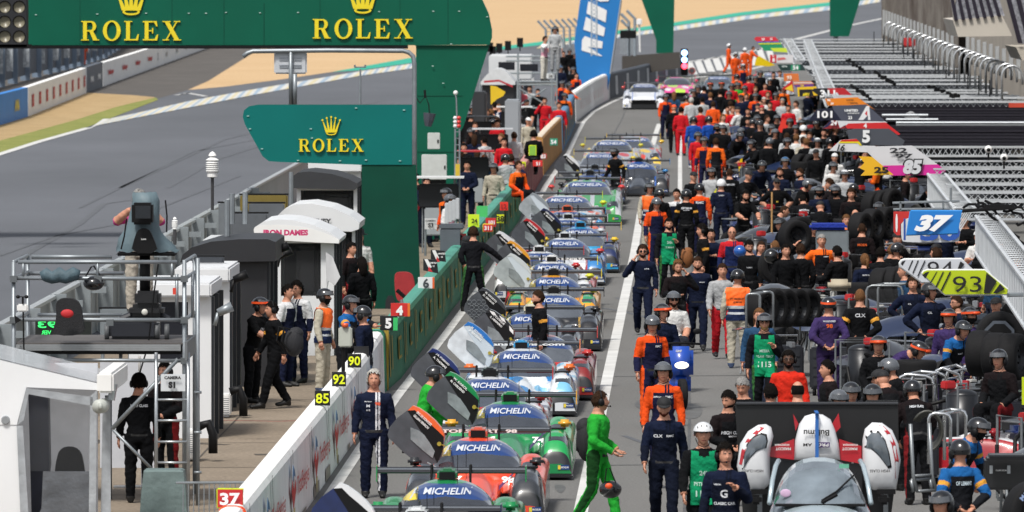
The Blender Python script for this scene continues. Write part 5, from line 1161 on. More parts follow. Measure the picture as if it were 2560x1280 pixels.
    # roof scoop
    if kind == 'lmp':
        b = MB(); sc = paint(scoop or c0); b.bbox((0, 2.75, 1.07), (.26,.6,.13), .03, 0); b.box((0, 2.447, 1.072), (.2,.02,.095), 1); b.bbox((0,2.7,1.14), (.12,.3,.03), .01, 0); b.build('roof_scoop', [sc, BLK], t, world=False)
        b = MB(); b.prism([(0,0),(1.3,0),(1.45,.26),(.9,.26)], .02, Matrix.Translation((.01,3.0,.8)) @ Matrix.Rotation(pi/2, 4, 'Z')); b.build('shark_fin', P0, t, world=False)
        b = MB(); b.tube([(-.12,.9,.55),(-.12,.9,.95)], .004, 4); b.tube([(.14,2.2,.98),(.14,2.2,1.35)], .004, 4); b.build('antenna', BLK, t, world=False)
    else:
        b = MB(); b.ell((0,2.9,1.2), (.06,.05,.03)); b.tube([(0,2.9,1.2),(0,2.9,1.42)], .004, 4); b.build('antenna', BLK, t, world=False)
    # rear wing
    wz = 1.0 if kind == 'lmp' else 1.17; wy = 4.5; hw = .96 if kind == 'lmp' else .93
    prof = [(-.17,.0),(-.13,.035),(-.02,.045),(.12,.03),(.18,.05),(.18,.04),(.1,.0),(-.05,-.02),(-.15,-.015)]
    b = MB(); V = [(-hw, wy+p[0], wz+p[1]) for p in prof]+[(hw, wy+p[0], wz+p[1]) for p in prof]; n = len(prof)
    b.add(V, [tuple(range(n)), tuple(reversed(range(n,2*n)))]+[(i,(i+1)%n,(i+1)%n+n,i+n) for i in range(n)]); wo = b.build('rear_wing', CARB, t, world=False)
    wt = wing_text
    if wt:
        b = MB(); text(b, wt[0], Matrix.Translation((wt[2] if len(wt) > 2 else 0, wy-.172, wz+.005)), height=.05, width=wt[1], bold=.04); b.build('wing_lettering', WHT, wo, world=False)
    for sgn in (-1, 1):
        b = MB(); b.box((sgn*hw, wy, wz-.02), (.015,.36,.2)); b.build('end_plate', paint(mirror or c1), t, world=False)
        b = MB(); b.tube([(sgn*.25,wy-.35,.78),(sgn*.25,wy-.3,wz+.1),(sgn*.25,wy-.05,wz+.09),(sgn*.25,wy,wz+.03)], .016, 6); b.build('wing_mount', BLK, t, world=False)
        mz, mx, my = (.72,.83,1.25) if kind == 'lmp' else (.98,.98,1.75)
        b = MB(); b.bbox((sgn*mx, my, mz+.045), (.19,.12,.11), .035); b.tube([(sgn*(mx-.03),my,mz-.06),(sgn*mx,my,mz)], .018, 6); b.build('mirror', paint(mirror or c1), t, world=False, smooth=True)
        wheel_parts(t, sgn*.74, .80, .30, .26); wheel_parts(t, sgn*.76, 3.72, .32, .28)
    bvb = BVHTree.FromPolygons([tuple(v) for v in bd.v], bd.f)
    for sgn in (-1, 1):
        b = MB()
        for q in range(5):
            y_ = .86+q*.09; h_ = bvb.ray_cast(Vector((sgn*.72, y_, 2)), Vector((0,0,-1)))
            if h_[0]: b.box(h_[0]+Vector((0,0,.004)), (.26,.03,.02))
        if kind == 'lmp': b.build('louvres', BLK, t, world=False)
        b = MB(); b.box((sgn*.83, -.006, .19), (.17,.008,.07), 0); b.box((sgn*.83-.06, -.011, .19), (.04,.008,.06), 1); text(b, 'MICHELIN', Matrix.Translation((sgn*.83+.02, -.012, .19)), width=.11, height=.025, m=2); b.build('sponsor_plate', [BBL, BYE, WHT], t, world=False)
        if kind == 'gt': b = MB(); b.box((0,-.004,.36), (1.1,.01,.2)); b.build('grille', BLK, t, world=False)
    if num:
        b = MB(); Mn = Matrix(((1,0,0,.30),(0,.35,-.94,1.15),(0,.94,.35,.6),(0,0,0,1)))
        p = MB(); V = [Vector((x, y, 0)) for x, y in ((.32,.85),(.58,.85),(.58,1.15),(.32,1.15))]; q = []
        for v in V:
            h = bvb.ray_cast(Vector((v.x,v.y,2)), Vector((0,0,-1))); q.append((h[0] if h[0] else Vector((v.x,v.y,.4)))+Vector((0,0,.03)))
        p.add(q, [(0,1,2,3)]); p.build('number_plate', mat('#4a2a6a', .4), t, world=False)
        z = sum(v.z for v in q)/4; text(b, num, Matrix.Translation((.45,.84,z-.005)) @ Matrix.Rotation(R(-55), 4, 'X'), height=.14, bold=.04); b.build('race_number', WHT, t, world=False)
    if door: make_door(t, kind, **door)
    return t
def make_door(t, kind, band='#e05a20', inner='#4a4d53', names=None, win=True, edge=None, dx=0, dz=0, check=False, hexa=False, white=False):
    # raised butterfly door on the car's right side (left as seen from in front)
    Kx = 1/697.
    def q(px, pz): return ((px-1111*3.765+900*3.765-  (1195-1111-(-.0))*0)*0, 0)
    def c(x, y): return (-.455+(x-795)*1.0/697+dx, 1.49-(y-283)*1.0/697+dz)
    outer = [(500,283),(560,305),(640,360),(715,425),(770,490),(797,545),(797,620),(790,700),(770,770),(725,832),(640,838),(540,832),(400,720),(265,590),(256,560),(275,490),(350,400),(445,330)]
    M = Matrix.Translation((0,1.75,0)) @ Matrix.Rotation(R(-6), 4, 'Z')
    inm = mat(inner, .45, 0, .8, .35, 6, coat=.3); b = MB(); b.prism([c(*p) for p in outer], .09, M, 0, 1)
    d = b.build('open_door', [inm, paint(edge or band)], t, world=False)
    bandp = [(500,283),(560,305),(640,360),(715,425),(770,490),(797,545),(797,575),(740,520),(660,450),(580,385),(520,325),(450,330)]
    b = MB(); b.prism([c(*p) for p in bandp], .012, M @ Matrix.Translation((0,-.0125,0))); b.build('door_top_band', paint(band), d, world=False)
    blk = [(450,332),(520,327),(580,387),(660,452),(740,522),(797,577),(790,690),(735,830),(700,760),(640,620),(560,500)]
    b = MB(); b.prism([c(*p) for p in blk], .006, M @ Matrix.Translation((0,-.0065,0))); b.build('door_inner_edge', BLK if not white else paint('#c9d4dc'), d, world=False)
    if win:
        wv = [(478,490),(560,520),(610,560),(660,630),(712,715),(690,782),(600,710),(480,605)]
        b = MB(); b.prism([c(*p) for p in wv], .006, M @ Matrix.Translation((0,-.014,0))); b.build('door_window', mat('#9aa3a6', .15, 0, .7, .4, 8, alpha=.9, coat=.8), d, world=False)
    if check:
        b = MB()
        for p in ([(500,300),(560,320),(590,370),(530,345)],[(620,360),(680,400),(700,450),(645,415)],[(740,480),(790,540),(790,590),(745,540)]): b.prism([c(*v) for v in p], .005, M @ Matrix.Translation((0,-.019,0)))
        b.build('check_panels', WHT, d, world=False)
    if hexa:
        b = MB()
        for i in range(5):
            for j in range(4):
                cx, cy = 330+i*62+(31 if j % 2 else 0), 470+j*70
                if cx+cy > 620 and cx-cy*.7 < 200:
                    P = [Vector((c(cx+30*cos(k*pi/3), cy+30*sin(k*pi/3))[0], -.02, c(cx+30*cos(k*pi/3), cy+30*sin(k*pi/3))[1])) for k in range(7)]; b.tube([M @ p for p in P], .004, 4)
        b.build('hexagon_pattern', GALV, d, world=False)
    if names:
        for i, nm in enumerate(names):
            b = MB(); p = c(598-i*30, 405+i*30); text(b, nm, M @ Matrix.Translation((p[0]+.02,-.022,p[1]+.0)) @ Matrix.Rotation(R(42), 4, 'Y'), height=.035, width=.27, bold=.03); b.build('driver_names', WHT, d, world=False)
    b = MB(); p = c(755,645); b.lathe([(.02,-.0),(.03,-.01),(.03,-.03),(.001,-.03)], 0, 12, M @ Matrix.Translation((p[0],0,p[1]))); b.tube([M @ Vector((p[0],-.02,p[1])), M @ Vector((p[0]+.08,-.0,p[1]-.03))], .008, 5); b.build('door_pin', mat('#c2b04a', .4, .5), d, world=False)
    b = MB(); p = c(640,825); b.tube([M @ Vector((p[0],-.01,p[1])), (-.5,1.72,.62)], .012, 6); b.build('door_hinge', SIL, d, world=False)
G1 = '#0f8a4b'
cars = [
 ('lmp',1040,1292,'nearest race car at bottom edge, only its rear wing and white navy door show','#e6e8ea','#10204a','#c8303a',0,dict(door=dict(band='#e6e8ea',inner='#14285a',win=False),zr=1.05)),
 ('lmp',1118,1193,'green race car with blue and yellow windscreen banner at bottom of frame',G1,'#15181b','#2aa05a',5,dict(scoop='#0c6a3a',mirror=G1)),
 ('lmp',1195,1088,'orange and dark grey race car with Belgian flag and raised orange edged door','#f0502c','#34373c','#ee4a26',4,dict(door=dict(band='#f2662a',names=('ERIC DE DONCKER','GILLIAN HENRION')),wing_text=('MOTORSPORT  98',1.3,-.15),scoop='#d9604a',mirror='#26282c',num='98')),
 ('lmp',1275,998,'all green race car with yellow mirrors and green edged raised door',G1,'#12a352','#0c6a3a',0,dict(door=dict(band=G1,names=('W. KAROL','M. CARLSEND')),mirror='#e8a832',num='74')),
 ('lmp',1224,936,'blue white race car with navy and red raised door','#d9dce2','#b8242c','#1b2a5a',3,dict(door=dict(band='#1a2a66',names=('J-R. FOISSARD','A. THOMAS')),mirror='#c02a30',scoop='#1a1c22')),
 ('lmp',1303,866,'white and sky blue race car with white framed blue edged door','#e3e8ec','#2f86c8','#7cc0e4',3,dict(door=dict(band='#1f72c0',inner='#dfe4e8',white=True,names=('M. SIDWELL','A. BROWN')),mirror='#e8702a',scoop='#2f9ad0',wing_text=('transforma.com',1.4))),
 ('lmp',1352,832,'red race car half hidden behind the crewman in black','#c0302c','#8a2020','#e8e8e8',0,dict(door=dict(band='#15161a',check=True,names=('R. CORDE','S. HERRERO')),mirror='#c0302c',scoop='#202226')),
 ('lmp',1327,775,'dark race car with grey raised door in hexagon pattern','#1c1e22','#2b2d31','#c9a23a',0,dict(door=dict(band='#3a3c42',hexa=True,win=False,names=('M. OPORTO','D. DROUX')),scoop='#e0dcc8',mirror='#25272b')),
 ('lmp',1384,729,'glossy black race car with silver roof in the middle of the queue','#25272b','#1a1b1f','#c8a040',0,dict(roofc='#aeb4b8',mirror='#1a1b1f',scoop='#1a1b1f')),
 ('lmp',1384,684,'amber yellow race car with clear arched door raised','#e8a020','#c88a18','#1f9a62',5,dict(door=dict(band='#c9d0d2',inner='#a9b2b4',white=True),mirror='#e0d030',scoop='#1a1b1f')),
 ('lmp',1379,650,'white and red race car with black and amber raised door','#e4e6e8','#b8242c','#2e8a5a',2,dict(door=dict(band='#e09a28',names=('G. TERO','K. BELOV')),mirror='#dede3a',wing_text=('KONICA MINOLTA',1.0,.2))),
 ('lmp',1348,625,'red and white striped door race car ahead of the clear door car','#dcdfe2','#c22a30','#e8e8e8',1,dict(door=dict(band='#d9dcdf',names=('algotis','algotis')),mirror='#c22a30')),
 ('lmp',1412,591,'light blue and white race car with dark red raised door','#d8dde2','#2a7ec0','#c22a30',0,dict(door=dict(band='#b8242c',names=('DANIEL MARINO','TORSTEN KRAT')),mirror='#c8383a')),
 ('lmp',1451,564,'sky blue and navy race car with yellow mirror','#2a9ad0','#1a2a5a','#e8c02a',0,dict(mirror='#e8c02a',door=dict(band='#14204a',names=('FABIEN LAVERGNE','S. BURNS')))),
 ('lmp',1420,543,'pale race car showing mainly blue banner behind the navy door','#c9cfd6','#3a4a7a','#d8703a',0,dict(mirror='#c9cfd6')),
 ('lmp',1418,523,'small multicoloured race car with grey arched door raised','#d8603a','#2e8ac0','#e8e8e8',3,dict(door=dict(band='#8a9298',inner='#a2aaae',white=True),mirror='#3a8ac0')),
 ('gt',1416,489,'wide grand touring car with lime mirrors and red orange flanks','#c8ccd0','#d8502a','#2a9ad0',3,dict(mirror='#c8d820')),
 ('gt',1467,451,'grand touring car with green and silver bonnet, closed doors','#2f9a4a','#b9bec4','#d83a3a',2,dict(mirror='#d83a3a')),
 ('lmp',1475,433,'dark race car just behind the green silver touring car','#3a3f47','#22252a','#b8bcc2',0,dict(mirror='#22252a')),
 ('lmp',1487,419,'dark grey race car with white and black raised door','#4a5058','#2a2d33','#b8bcc2',0,dict(door=dict(band='#dfe2e4',names=('A. LEIGH','T. WOOD')),mirror='#2a2d33')),
 ('gt',1506,381,'grand touring car with red and white striped bonnet','#8f949b','#c22a30','#e8e8e8',2,dict(mirror='#d8c23a')),
 ('gt',1530,350,'grand touring car with blue banner at the tail of the queue','#a9b0b6','#e0c040','#c22a30',3,dict(mirror='#c9c23a')),
 ('lmp',1597,402,'black race car with lit headlamp at the right of the queue','#2b3038','#1c1f24','#2a6ac8',0,dict(mirror='#2a7ab8',lights=True,roofc='#2a5ab0')),
 ('gt',1583,341,'farthest queued touring car with yellow and red mirrors','#9aa0a8','#d84a3a','#e8c02a',3,dict(mirror='#e8c02a')),
]
for c_ in cars: race_car(*c_[:8], **c_[8])
race_car('gt',1610,211,'white and blue sports car driving alone towards the queue in the background','#e8eaee','#e0e3ea','#2f62b8',0,mirror='#d8433a',zr=1.15)['group'] = 'cars coming down the pit lane'
race_car('gt',1692,193,'pink and lime green sports car behind the white one','#e84a9a','#b8e04a','#e8e8e8',3,mirror='#e03a6a',ban=False)['group'] = 'cars coming down the pit lane'
race_car('gt',1795,190,'dark race car far back beside the pink one','#4a555c','#2a2f35','#9ab0b8',0,mirror='#2a2f35')['group'] = 'cars coming down the pit lane'
race_car('gt',1935,181,'white race car with red stripe farthest in the crowd','#dfe2e6','#d83a4a','#e8e8e8',2,mirror='#d83a4a',lights=True)['group'] = 'cars coming down the pit lane'
race_car('lmp',1850,255,'dark race car with lit lamps inside the far crowd','#33383d','#22262a','#8a9298',0,mirror='#22262a',lights=True)['group'] = 'cars coming down the pit lane'
# ------------------------------------------------------------ people
def V3(*a): return Vector(a)
LEGS = {
 'st': (((.10,0,.93),(.115,-.01,.50),(.12,.02,.09)), ((-.10,0,.93),(-.115,-.01,.50),(-.12,.02,.09))),
 'wk': (((.10,0,.93),(.11,-.16,.52),(.10,-.26,.10)), ((-.10,0,.93),(-.11,.03,.50),(-.10,.26,.13))),
 'wide': (((.10,0,.93),(.17,-.02,.50),(.22,.02,.09)), ((-.10,0,.93),(-.17,-.02,.50),(-.22,.02,.09))),
 'sit': (((.10,0,.50),(.14,-.44,.54),(.14,-.46,.09)), ((-.10,0,.50),(-.14,-.44,.54),(-.14,-.46,.09))),
 'knl': (((.10,0,.48),(.14,-.30,.52),(.13,-.22,.09)), ((-.10,0,.48),(-.12,-.20,.10),(-.12,.25,.08))),
}
A_DN = (((.245,.02,1.15),(.275,-.07,.90)), ((-.245,.02,1.15),(-.275,-.07,.90)))
POSES = {   # legs, lean, arms(+x side, -x side)
 'stand': ('st', 2, A_DN), 'walk': ('wk', 4, (((.25,.10,1.16),(.27,.06,.90)), ((-.25,-.06,1.15),(-.26,-.22,.94)))),
 'hips': ('wide', 0, (((.40,.08,1.20),(.20,-.03,1.02)), ((-.40,.08,1.20),(-.20,-.03,1.02)))),
 'back': ('st', 0, (((.30,.12,1.16),(.08,.19,1.00)), ((-.30,.12,1.16),(-.08,.19,1.00)))),
 'crossed': ('st', 2, (((.27,-.10,1.17),(-.06,-.23,1.20)), ((-.27,-.10,1.17),(.06,-.20,1.24)))),
 'clasp': ('st', 2, (((.26,-.02,1.16),(.05,-.22,1.04)), ((-.26,-.02,1.16),(-.05,-.22,1.04)))),
 'phone': ('wk', 2, (((.25,.04,1.16),(.27,-.04,.90)), ((-.36,-.08,1.20),(-.17,-.10,1.52)))),
 'text': ('st', 4, (((.27,-.06,1.16),(.08,-.30,1.22)), ((-.27,-.06,1.16),(-.08,-.30,1.22)))),
 'earphone': ('wk', 4, (((.36,-.04,1.26),(.16,-.06,1.55)), ((-.27,-.06,1.16),(-.06,-.28,1.16)))),
 'reach': ('st', 12, (((.28,-.22,1.26),(.20,-.48,1.22)), ((-.28,-.22,1.26),(-.20,-.48,1.22)))),
 'armout': ('wide', 6, (((.28,.04,1.18),(.20,.02,.98)), ((-.42,.02,1.26),(-.62,-.04,1.08)))),
 'bend': ('wide', 62, (((.24,-.10,1.20),(.20,-.20,1.0)), ((-.24,-.10,1.20),(-.20,-.20,1.0)))),
 'lean': ('st', 30, (((.27,-.14,1.22),(.20,-.36,1.08)), ((-.27,-.14,1.22),(-.20,-.36,1.08)))),
 'handhead': ('st', 6, (((.34,-.10,1.50),(.10,-.02,1.78)), ((-.25,.02,1.15),(-.24,-.10,.92)))),
 'strap': ('wk', 2, (((.27,.0,1.14),(.14,-.18,1.30)), ((-.25,.02,1.15),(-.27,-.07,.90)))),
 'carry': ('wk', 3, (((.26,.0,1.15),(.16,-.24,1.02)), ((-.26,-.0,1.15),(-.12,-.26,1.00)))),
 'sit': ('sit', 4, (((.25,-.02,1.16),(.16,-.30,1.02)), ((-.25,-.02,1.16),(-.16,-.30,1.02)))),
 'kneel': ('knl', 18, (((.27,-.14,1.18),(.12,-.38,1.10)), ((-.27,-.14,1.18),(-.12,-.38,1.10)))),
 'cam': ('st', 3, (((.32,-.16,1.36),(.14,-.30,1.55)), ((-.32,-.16,1.36),(-.10,-.32,1.55)))),
 'hug': ('st', 8, (((.34,-.22,1.36),(.16,-.46,1.36)), ((-.32,-.20,1.30),(-.14,-.42,1.20)))),
}
SLOTS = 15
def head_grid():
    nu, nv = 40, 30; V = []
    for i in range(nv+1):
        a = pi*i/nv
        for j in range(nu):
            c = 2*pi*j/nu; dx, dy, dz = sin(a)*cos(c), sin(a)*sin(c), cos(a)
            x, y, z = .077*dx, .097*dy, .122*dz
            if dz < 0:
                x *= 1-.30*(-dz)**1.3; y *= 1-.22*(-dz) if dy > 0 else 1-.06*(-dz)
                if dy < 0: y -= .012*(-dz)
            if dy < -.2:
                y *= .95
                y -= .026*math.exp(-(x/.012)**2-((z+.012)/.022)**2)          # nose
                y -= .006*math.exp(-(x/.03)**2-((z+.060)/.012)**2)           # lips
                y -= .008*math.exp(-(x/.02)**2-((z+.095)/.016)**2)           # chin
                y += .008*(math.exp(-((abs(x)-.031)/.014)**2-((z-.012)/.010)**2))  # eye sockets
                y -= .004*math.exp(-((abs(x)-.03)/.03)**2-((z-.034)/.008)**2)
            V.append((x, y, z))
    Fc = [(i*nu+j, (i+1)*nu+j, (i+1)*nu+(j+1)%nu, i*nu+(j+1)%nu) for i in range(nv) for j in range(nu)]
    return V, Fc, nu, nv
_HG = head_grid()
def head_slot(c):
    x, y, z = c
    if y < -.05:
        if abs(abs(x)-.031) < .0125 and abs(z-.012) < .0055: return 6
        if abs(abs(x)-.032) < .016 and abs(z-.030) < .0045: return 6
        if abs(x) < .024 and abs(z+.058) < .0065: return 7
    if z < -.032 and y < .02 and not (abs(x) < .03 and -.052 < z and y < -.05 and z > -.044): return 12
    return 0
_BODY = {}
def body(pose, yaw=0, pitch=0, girth=1.0, crew=0):
    key = (pose, yaw, pitch, girth)
    if key in _BODY: return _BODY[key]
    lg, lean, arms = POSES[pose]; legs = LEGS[lg]; hz = legs[0][0][2]-.93
    LM = Matrix.Translation((0,0,.95+hz)) @ Matrix.Rotation(R(lean), 4, 'X') @ Matrix.Translation((0,0,-.95))
    rnd = random.Random(hash(key) % 1000)
    b = MB(); bones = []   # (p, q, r0, r1, tag)
    rings = [(.84,.155,.115,.0),(.90,.175,.125,.0),(.98,.172,.12,.0),(1.08,.155,.110,-.005),(1.20,.175,.122,-.008),(1.32,.200,.134,-.005),(1.40,.205,.128,0),(1.455,.175,.108,.005),(1.49,.112,.085,.01),(1.52,.072,.070,.005),(1.58,.062,.064,-.005),(1.64,.055,.058,-.01)]
    n = 20; V = []
    for z, wx, dy, oy in rings:
        for j in range(n):
            a = 2*pi*j/n; V.append(LM @ V3(wx*cos(a)*girth, dy*sin(a)*girth+oy, z))
    Fc = [(i*n+j, i*n+(j+1)%n, (i+1)*n+(j+1)%n, (i+1)*n+j) for i in range(len(rings)-1) for j in range(n)]+[tuple(reversed(range(n))), tuple(range((len(rings)-1)*n, len(rings)*n))]
    b.add(V, Fc)
    bones.append((LM @ V3(0,0,.95), LM @ V3(0,0,1.38), .15, .17, 't')); bones.append((LM @ V3(0,0,1.52), LM @ V3(0,0,1.66), .05, .05, 'n'))
    hands = []
    for sgn, (el, wr) in ((1, arms[0]), (-1, arms[1])):
        sh = LM @ V3(sgn*.185, .0, 1.41); E = LM @ Vector(el); W = LM @ Vector(wr)
        b.tube([LM @ V3(sgn*.10,0,1.42), sh, sh.lerp(E,.35), E], [.060,.082,.076,.062], 12); b.ell(E, (.056,.056,.056), 0, 12, 8); b.tube([E, E.lerp(W,.4), W], [.062,.060,.043], 12)
        bones.append((sh, E, .07, .056, 'u')); bones.append((E, W, .055, .04, 'f')); hands.append((E, W, sgn))
    for sgn, (h, kn, an) in ((1, legs[0]), (-1, legs[1])):
        h, kn, an = Vector(h), Vector(kn), Vector(an)
        b.tube([h+V3(0,0,.03), h.lerp(kn,.4), kn], [.110,.100,.080], 14); b.ell(kn, (.074,.074,.074), 0, 12, 8); b.tube([kn, kn.lerp(an,.35), an+(an-kn)*.04], [.080,.078,.064], 14)
        sd_ = (an-kn).normalized(); toe = an+V3(0,-.17,-.055); toe.z = max(.035, toe.z if an.z < .2 else an.z-.05)
        b.tube([an+V3(0,.05,-.045), an+V3(0,-.04,-.035), toe], [.043,.05,.036], 10); b.ell(toe, (.042,.06,.034), 0, 10, 6)
        bones.append((h, kn, .10, .074, 'th')); bones.append((kn, an, .072, .055, 'sh')); bones.append((an+V3(0,.05,-.04), toe, .045, .04, 'ft'))
    me = b.mesh('raw', BLK); ob = bpy.data.objects.new('raw', me); col.objects.link(ob)
    rm = ob.modifiers.new('r', 'REMESH'); rm.mode = 'VOXEL'; rm.voxel_size = .0135; sm = ob.modifiers.new('s', 'SMOOTH'); sm.factor = .6; sm.iterations = 4
    m2 = bpy.data.meshes.new_from_object(ob.evaluated_get(bpy.context.evaluated_depsgraph_get())); bpy.data.objects.remove(ob); bpy.data.meshes.remove(me)
    nv = len(m2.vertices); P = np.empty(nv*3); m2.vertices.foreach_get('co', P); P = P.reshape(-1,3)
    N = np.empty(nv*3); m2.vertices.foreach_get('normal', N); N = N.reshape(-1,3)
    # cloth folds
    ph = rnd.uniform(0, 6)
    from mathutils import noise as mn
    fold = np.array([.012*mn.noise((p[0]*9+ph, p[1]*9, p[2]*17+p[0]*8))+.006*abs(mn.noise((p[0]*22, p[1]*22+ph, p[2]*30-p[0]*20))) for p in P.tolist()])
    P2 = P+N*fold[:,None]
    Fl = [tuple(p.vertices) for p in m2.polygons]; bpy.data.meshes.remove(m2)
    Fa = np.array([f if len(f) == 4 else (f[0],f[1],f[2],f[2]) for f in Fl]); C = P[Fa].mean(1)
    best = np.full(len(C), 9.); idx = np.zeros(len(C), int); tt = np.zeros(len(C))
    for i, (p, q, r0, r1, tg) in enumerate(bones):
        p_, q_ = np.array(p), np.array(q); ax = q_-p_; u = np.clip(((C-p_) @ ax)/(ax @ ax), 0, 1); dd = np.linalg.norm(C-(p_+u[:,None]*ax), axis=1)-(r0*(1-u)+r1*u)
        k = dd < best; best[k] = dd[k]; idx[k] = i; tt[k] = u[k]
    Li = np.array(LM.inverted()); CL = C @ Li[:3,:3].T+Li[:3,3]
    sl_ = np.zeros(len(C), int)
    for i in range(len(C)):
        tg = bones[idx[i]][4]; x, y, z = CL[i]; u = tt[i]
        if tg == 't':
            if z < .93: s_ = 3
            elif z < .965: s_ = 11
            else:
                s_ = 1
                if z > 1.385 or abs(x) > .150 and z > 1.15: s_ = 2
                if .020 < x < .045 or .062 < x < .087: s_ = 13 if s_ in (1,2) and y < 0 else s_
            if z > 1.50: s_ = 0
        elif tg == 'n': s_ = 0 if z > 1.515 else 2
        elif tg == 'u': s_ = 8 if .42 < u < .62 else 2
        elif tg == 'f': s_ = 9 if u < .93 else 10
        elif tg in ('th', 'sh'):
            s_ = 3; X0_, Y0_, Z0_ = C[i]; bp_ = bones[idx[i]]; cx = bp_[0].x*(1-u)+bp_[1].x*u
            if abs(X0_)-abs(cx) > .055 and tg in ('th','sh'): s_ = 5
            if (.020 < X0_ < .045 or .062 < X0_ < .087) and Y0_ < bp_[0].y*(1-u)+bp_[1].y*u: s_ = 14
            if tg == 'sh' and u > .97: s_ = 4
        else: s_ = 4
        sl_[i] = s_
    o = MB(); o.v = [Vector(p) for p in P2]; o.f = [list(f) for f in Fl]; o.m = sl_.tolist()
    for E, W, sgn in hands:
        d = (W-E).normalized(); up = V3(0,0,1) if abs(d.z) < .8 else V3(0,-1,0); sd = d.cross(up).normalized(); 
        if lg != 'x' and abs(d.z) >= .8: sd = V3(0,-1,0)-d*d.dot(V3(0,-1,0)); sd.normalize()
        inn = d.cross(sd).normalized(); 
        if inn.x*sgn > 0: inn = -inn
        o.tube([W-d*.02, W+d*.03, W+d*.085], [.03,.040,.036], 10, 10, flat=.5, up=inn)
        for k, (of, ln_) in enumerate(((-.028,.062),(-.010,.074),(.010,.070),(.027,.055))):
            p0 = W+d*.078+sd*of; p1 = p0+d*ln_*.5+inn*.008; p2 = p1+d*ln_*.38+inn*.022; o.tube([p0, p1, p2], [.0105,.0095,.007], 6, 10)
        p0 = W+d*.03-sd*.03; p1 = p0+d*.035-sd*.022+inn*.01; p2 = p1+d*.03+inn*.012; o.tube([p0, p1, p2], [.013,.011,.008], 6, 10)
    HM = LM @ Matrix.Translation((0,-.014,1.662)) @ Matrix.Rotation(R(yaw), 4, 'Z') @ Matrix.Rotation(R(pitch-lean*.65), 4, 'X') @ Matrix.Scale(1.09, 4)
    hv, hf, nu, nvv = _HG; b0 = len(o.v); o.v += [HM @ Vector(v) for v in hv]
    for f in hf:
        c = [sum(hv[i][k] for i in f)/4 for k in range(3)]; o.f.append([b0+i for i in f]); o.m.append(head_slot(c))
    for sgn in (-1, 1): o.ell((sgn*.077, .008, .0), (.010,.018,.030), 0, 8, 6, HM)
    me = o.mesh('body', [BLK]*1, True); 
    for _ in range(SLOTS-1): me.materials.append(BLK)
    me.polygons.foreach_set('material_index', o.m)
    bv = BVHTree.FromPolygons([tuple(v) for v in o.v], o.f)
    top = (HM @ V3(0,0,.122)).z
    _BODY[key] = dict(me=me, HM=HM, LM=LM, bv=bv, top=top, o=o, C=C, CL=CL, P=P2, N=N, F=Fl, idx=idx, bones=bones)
    return _BODY[key]
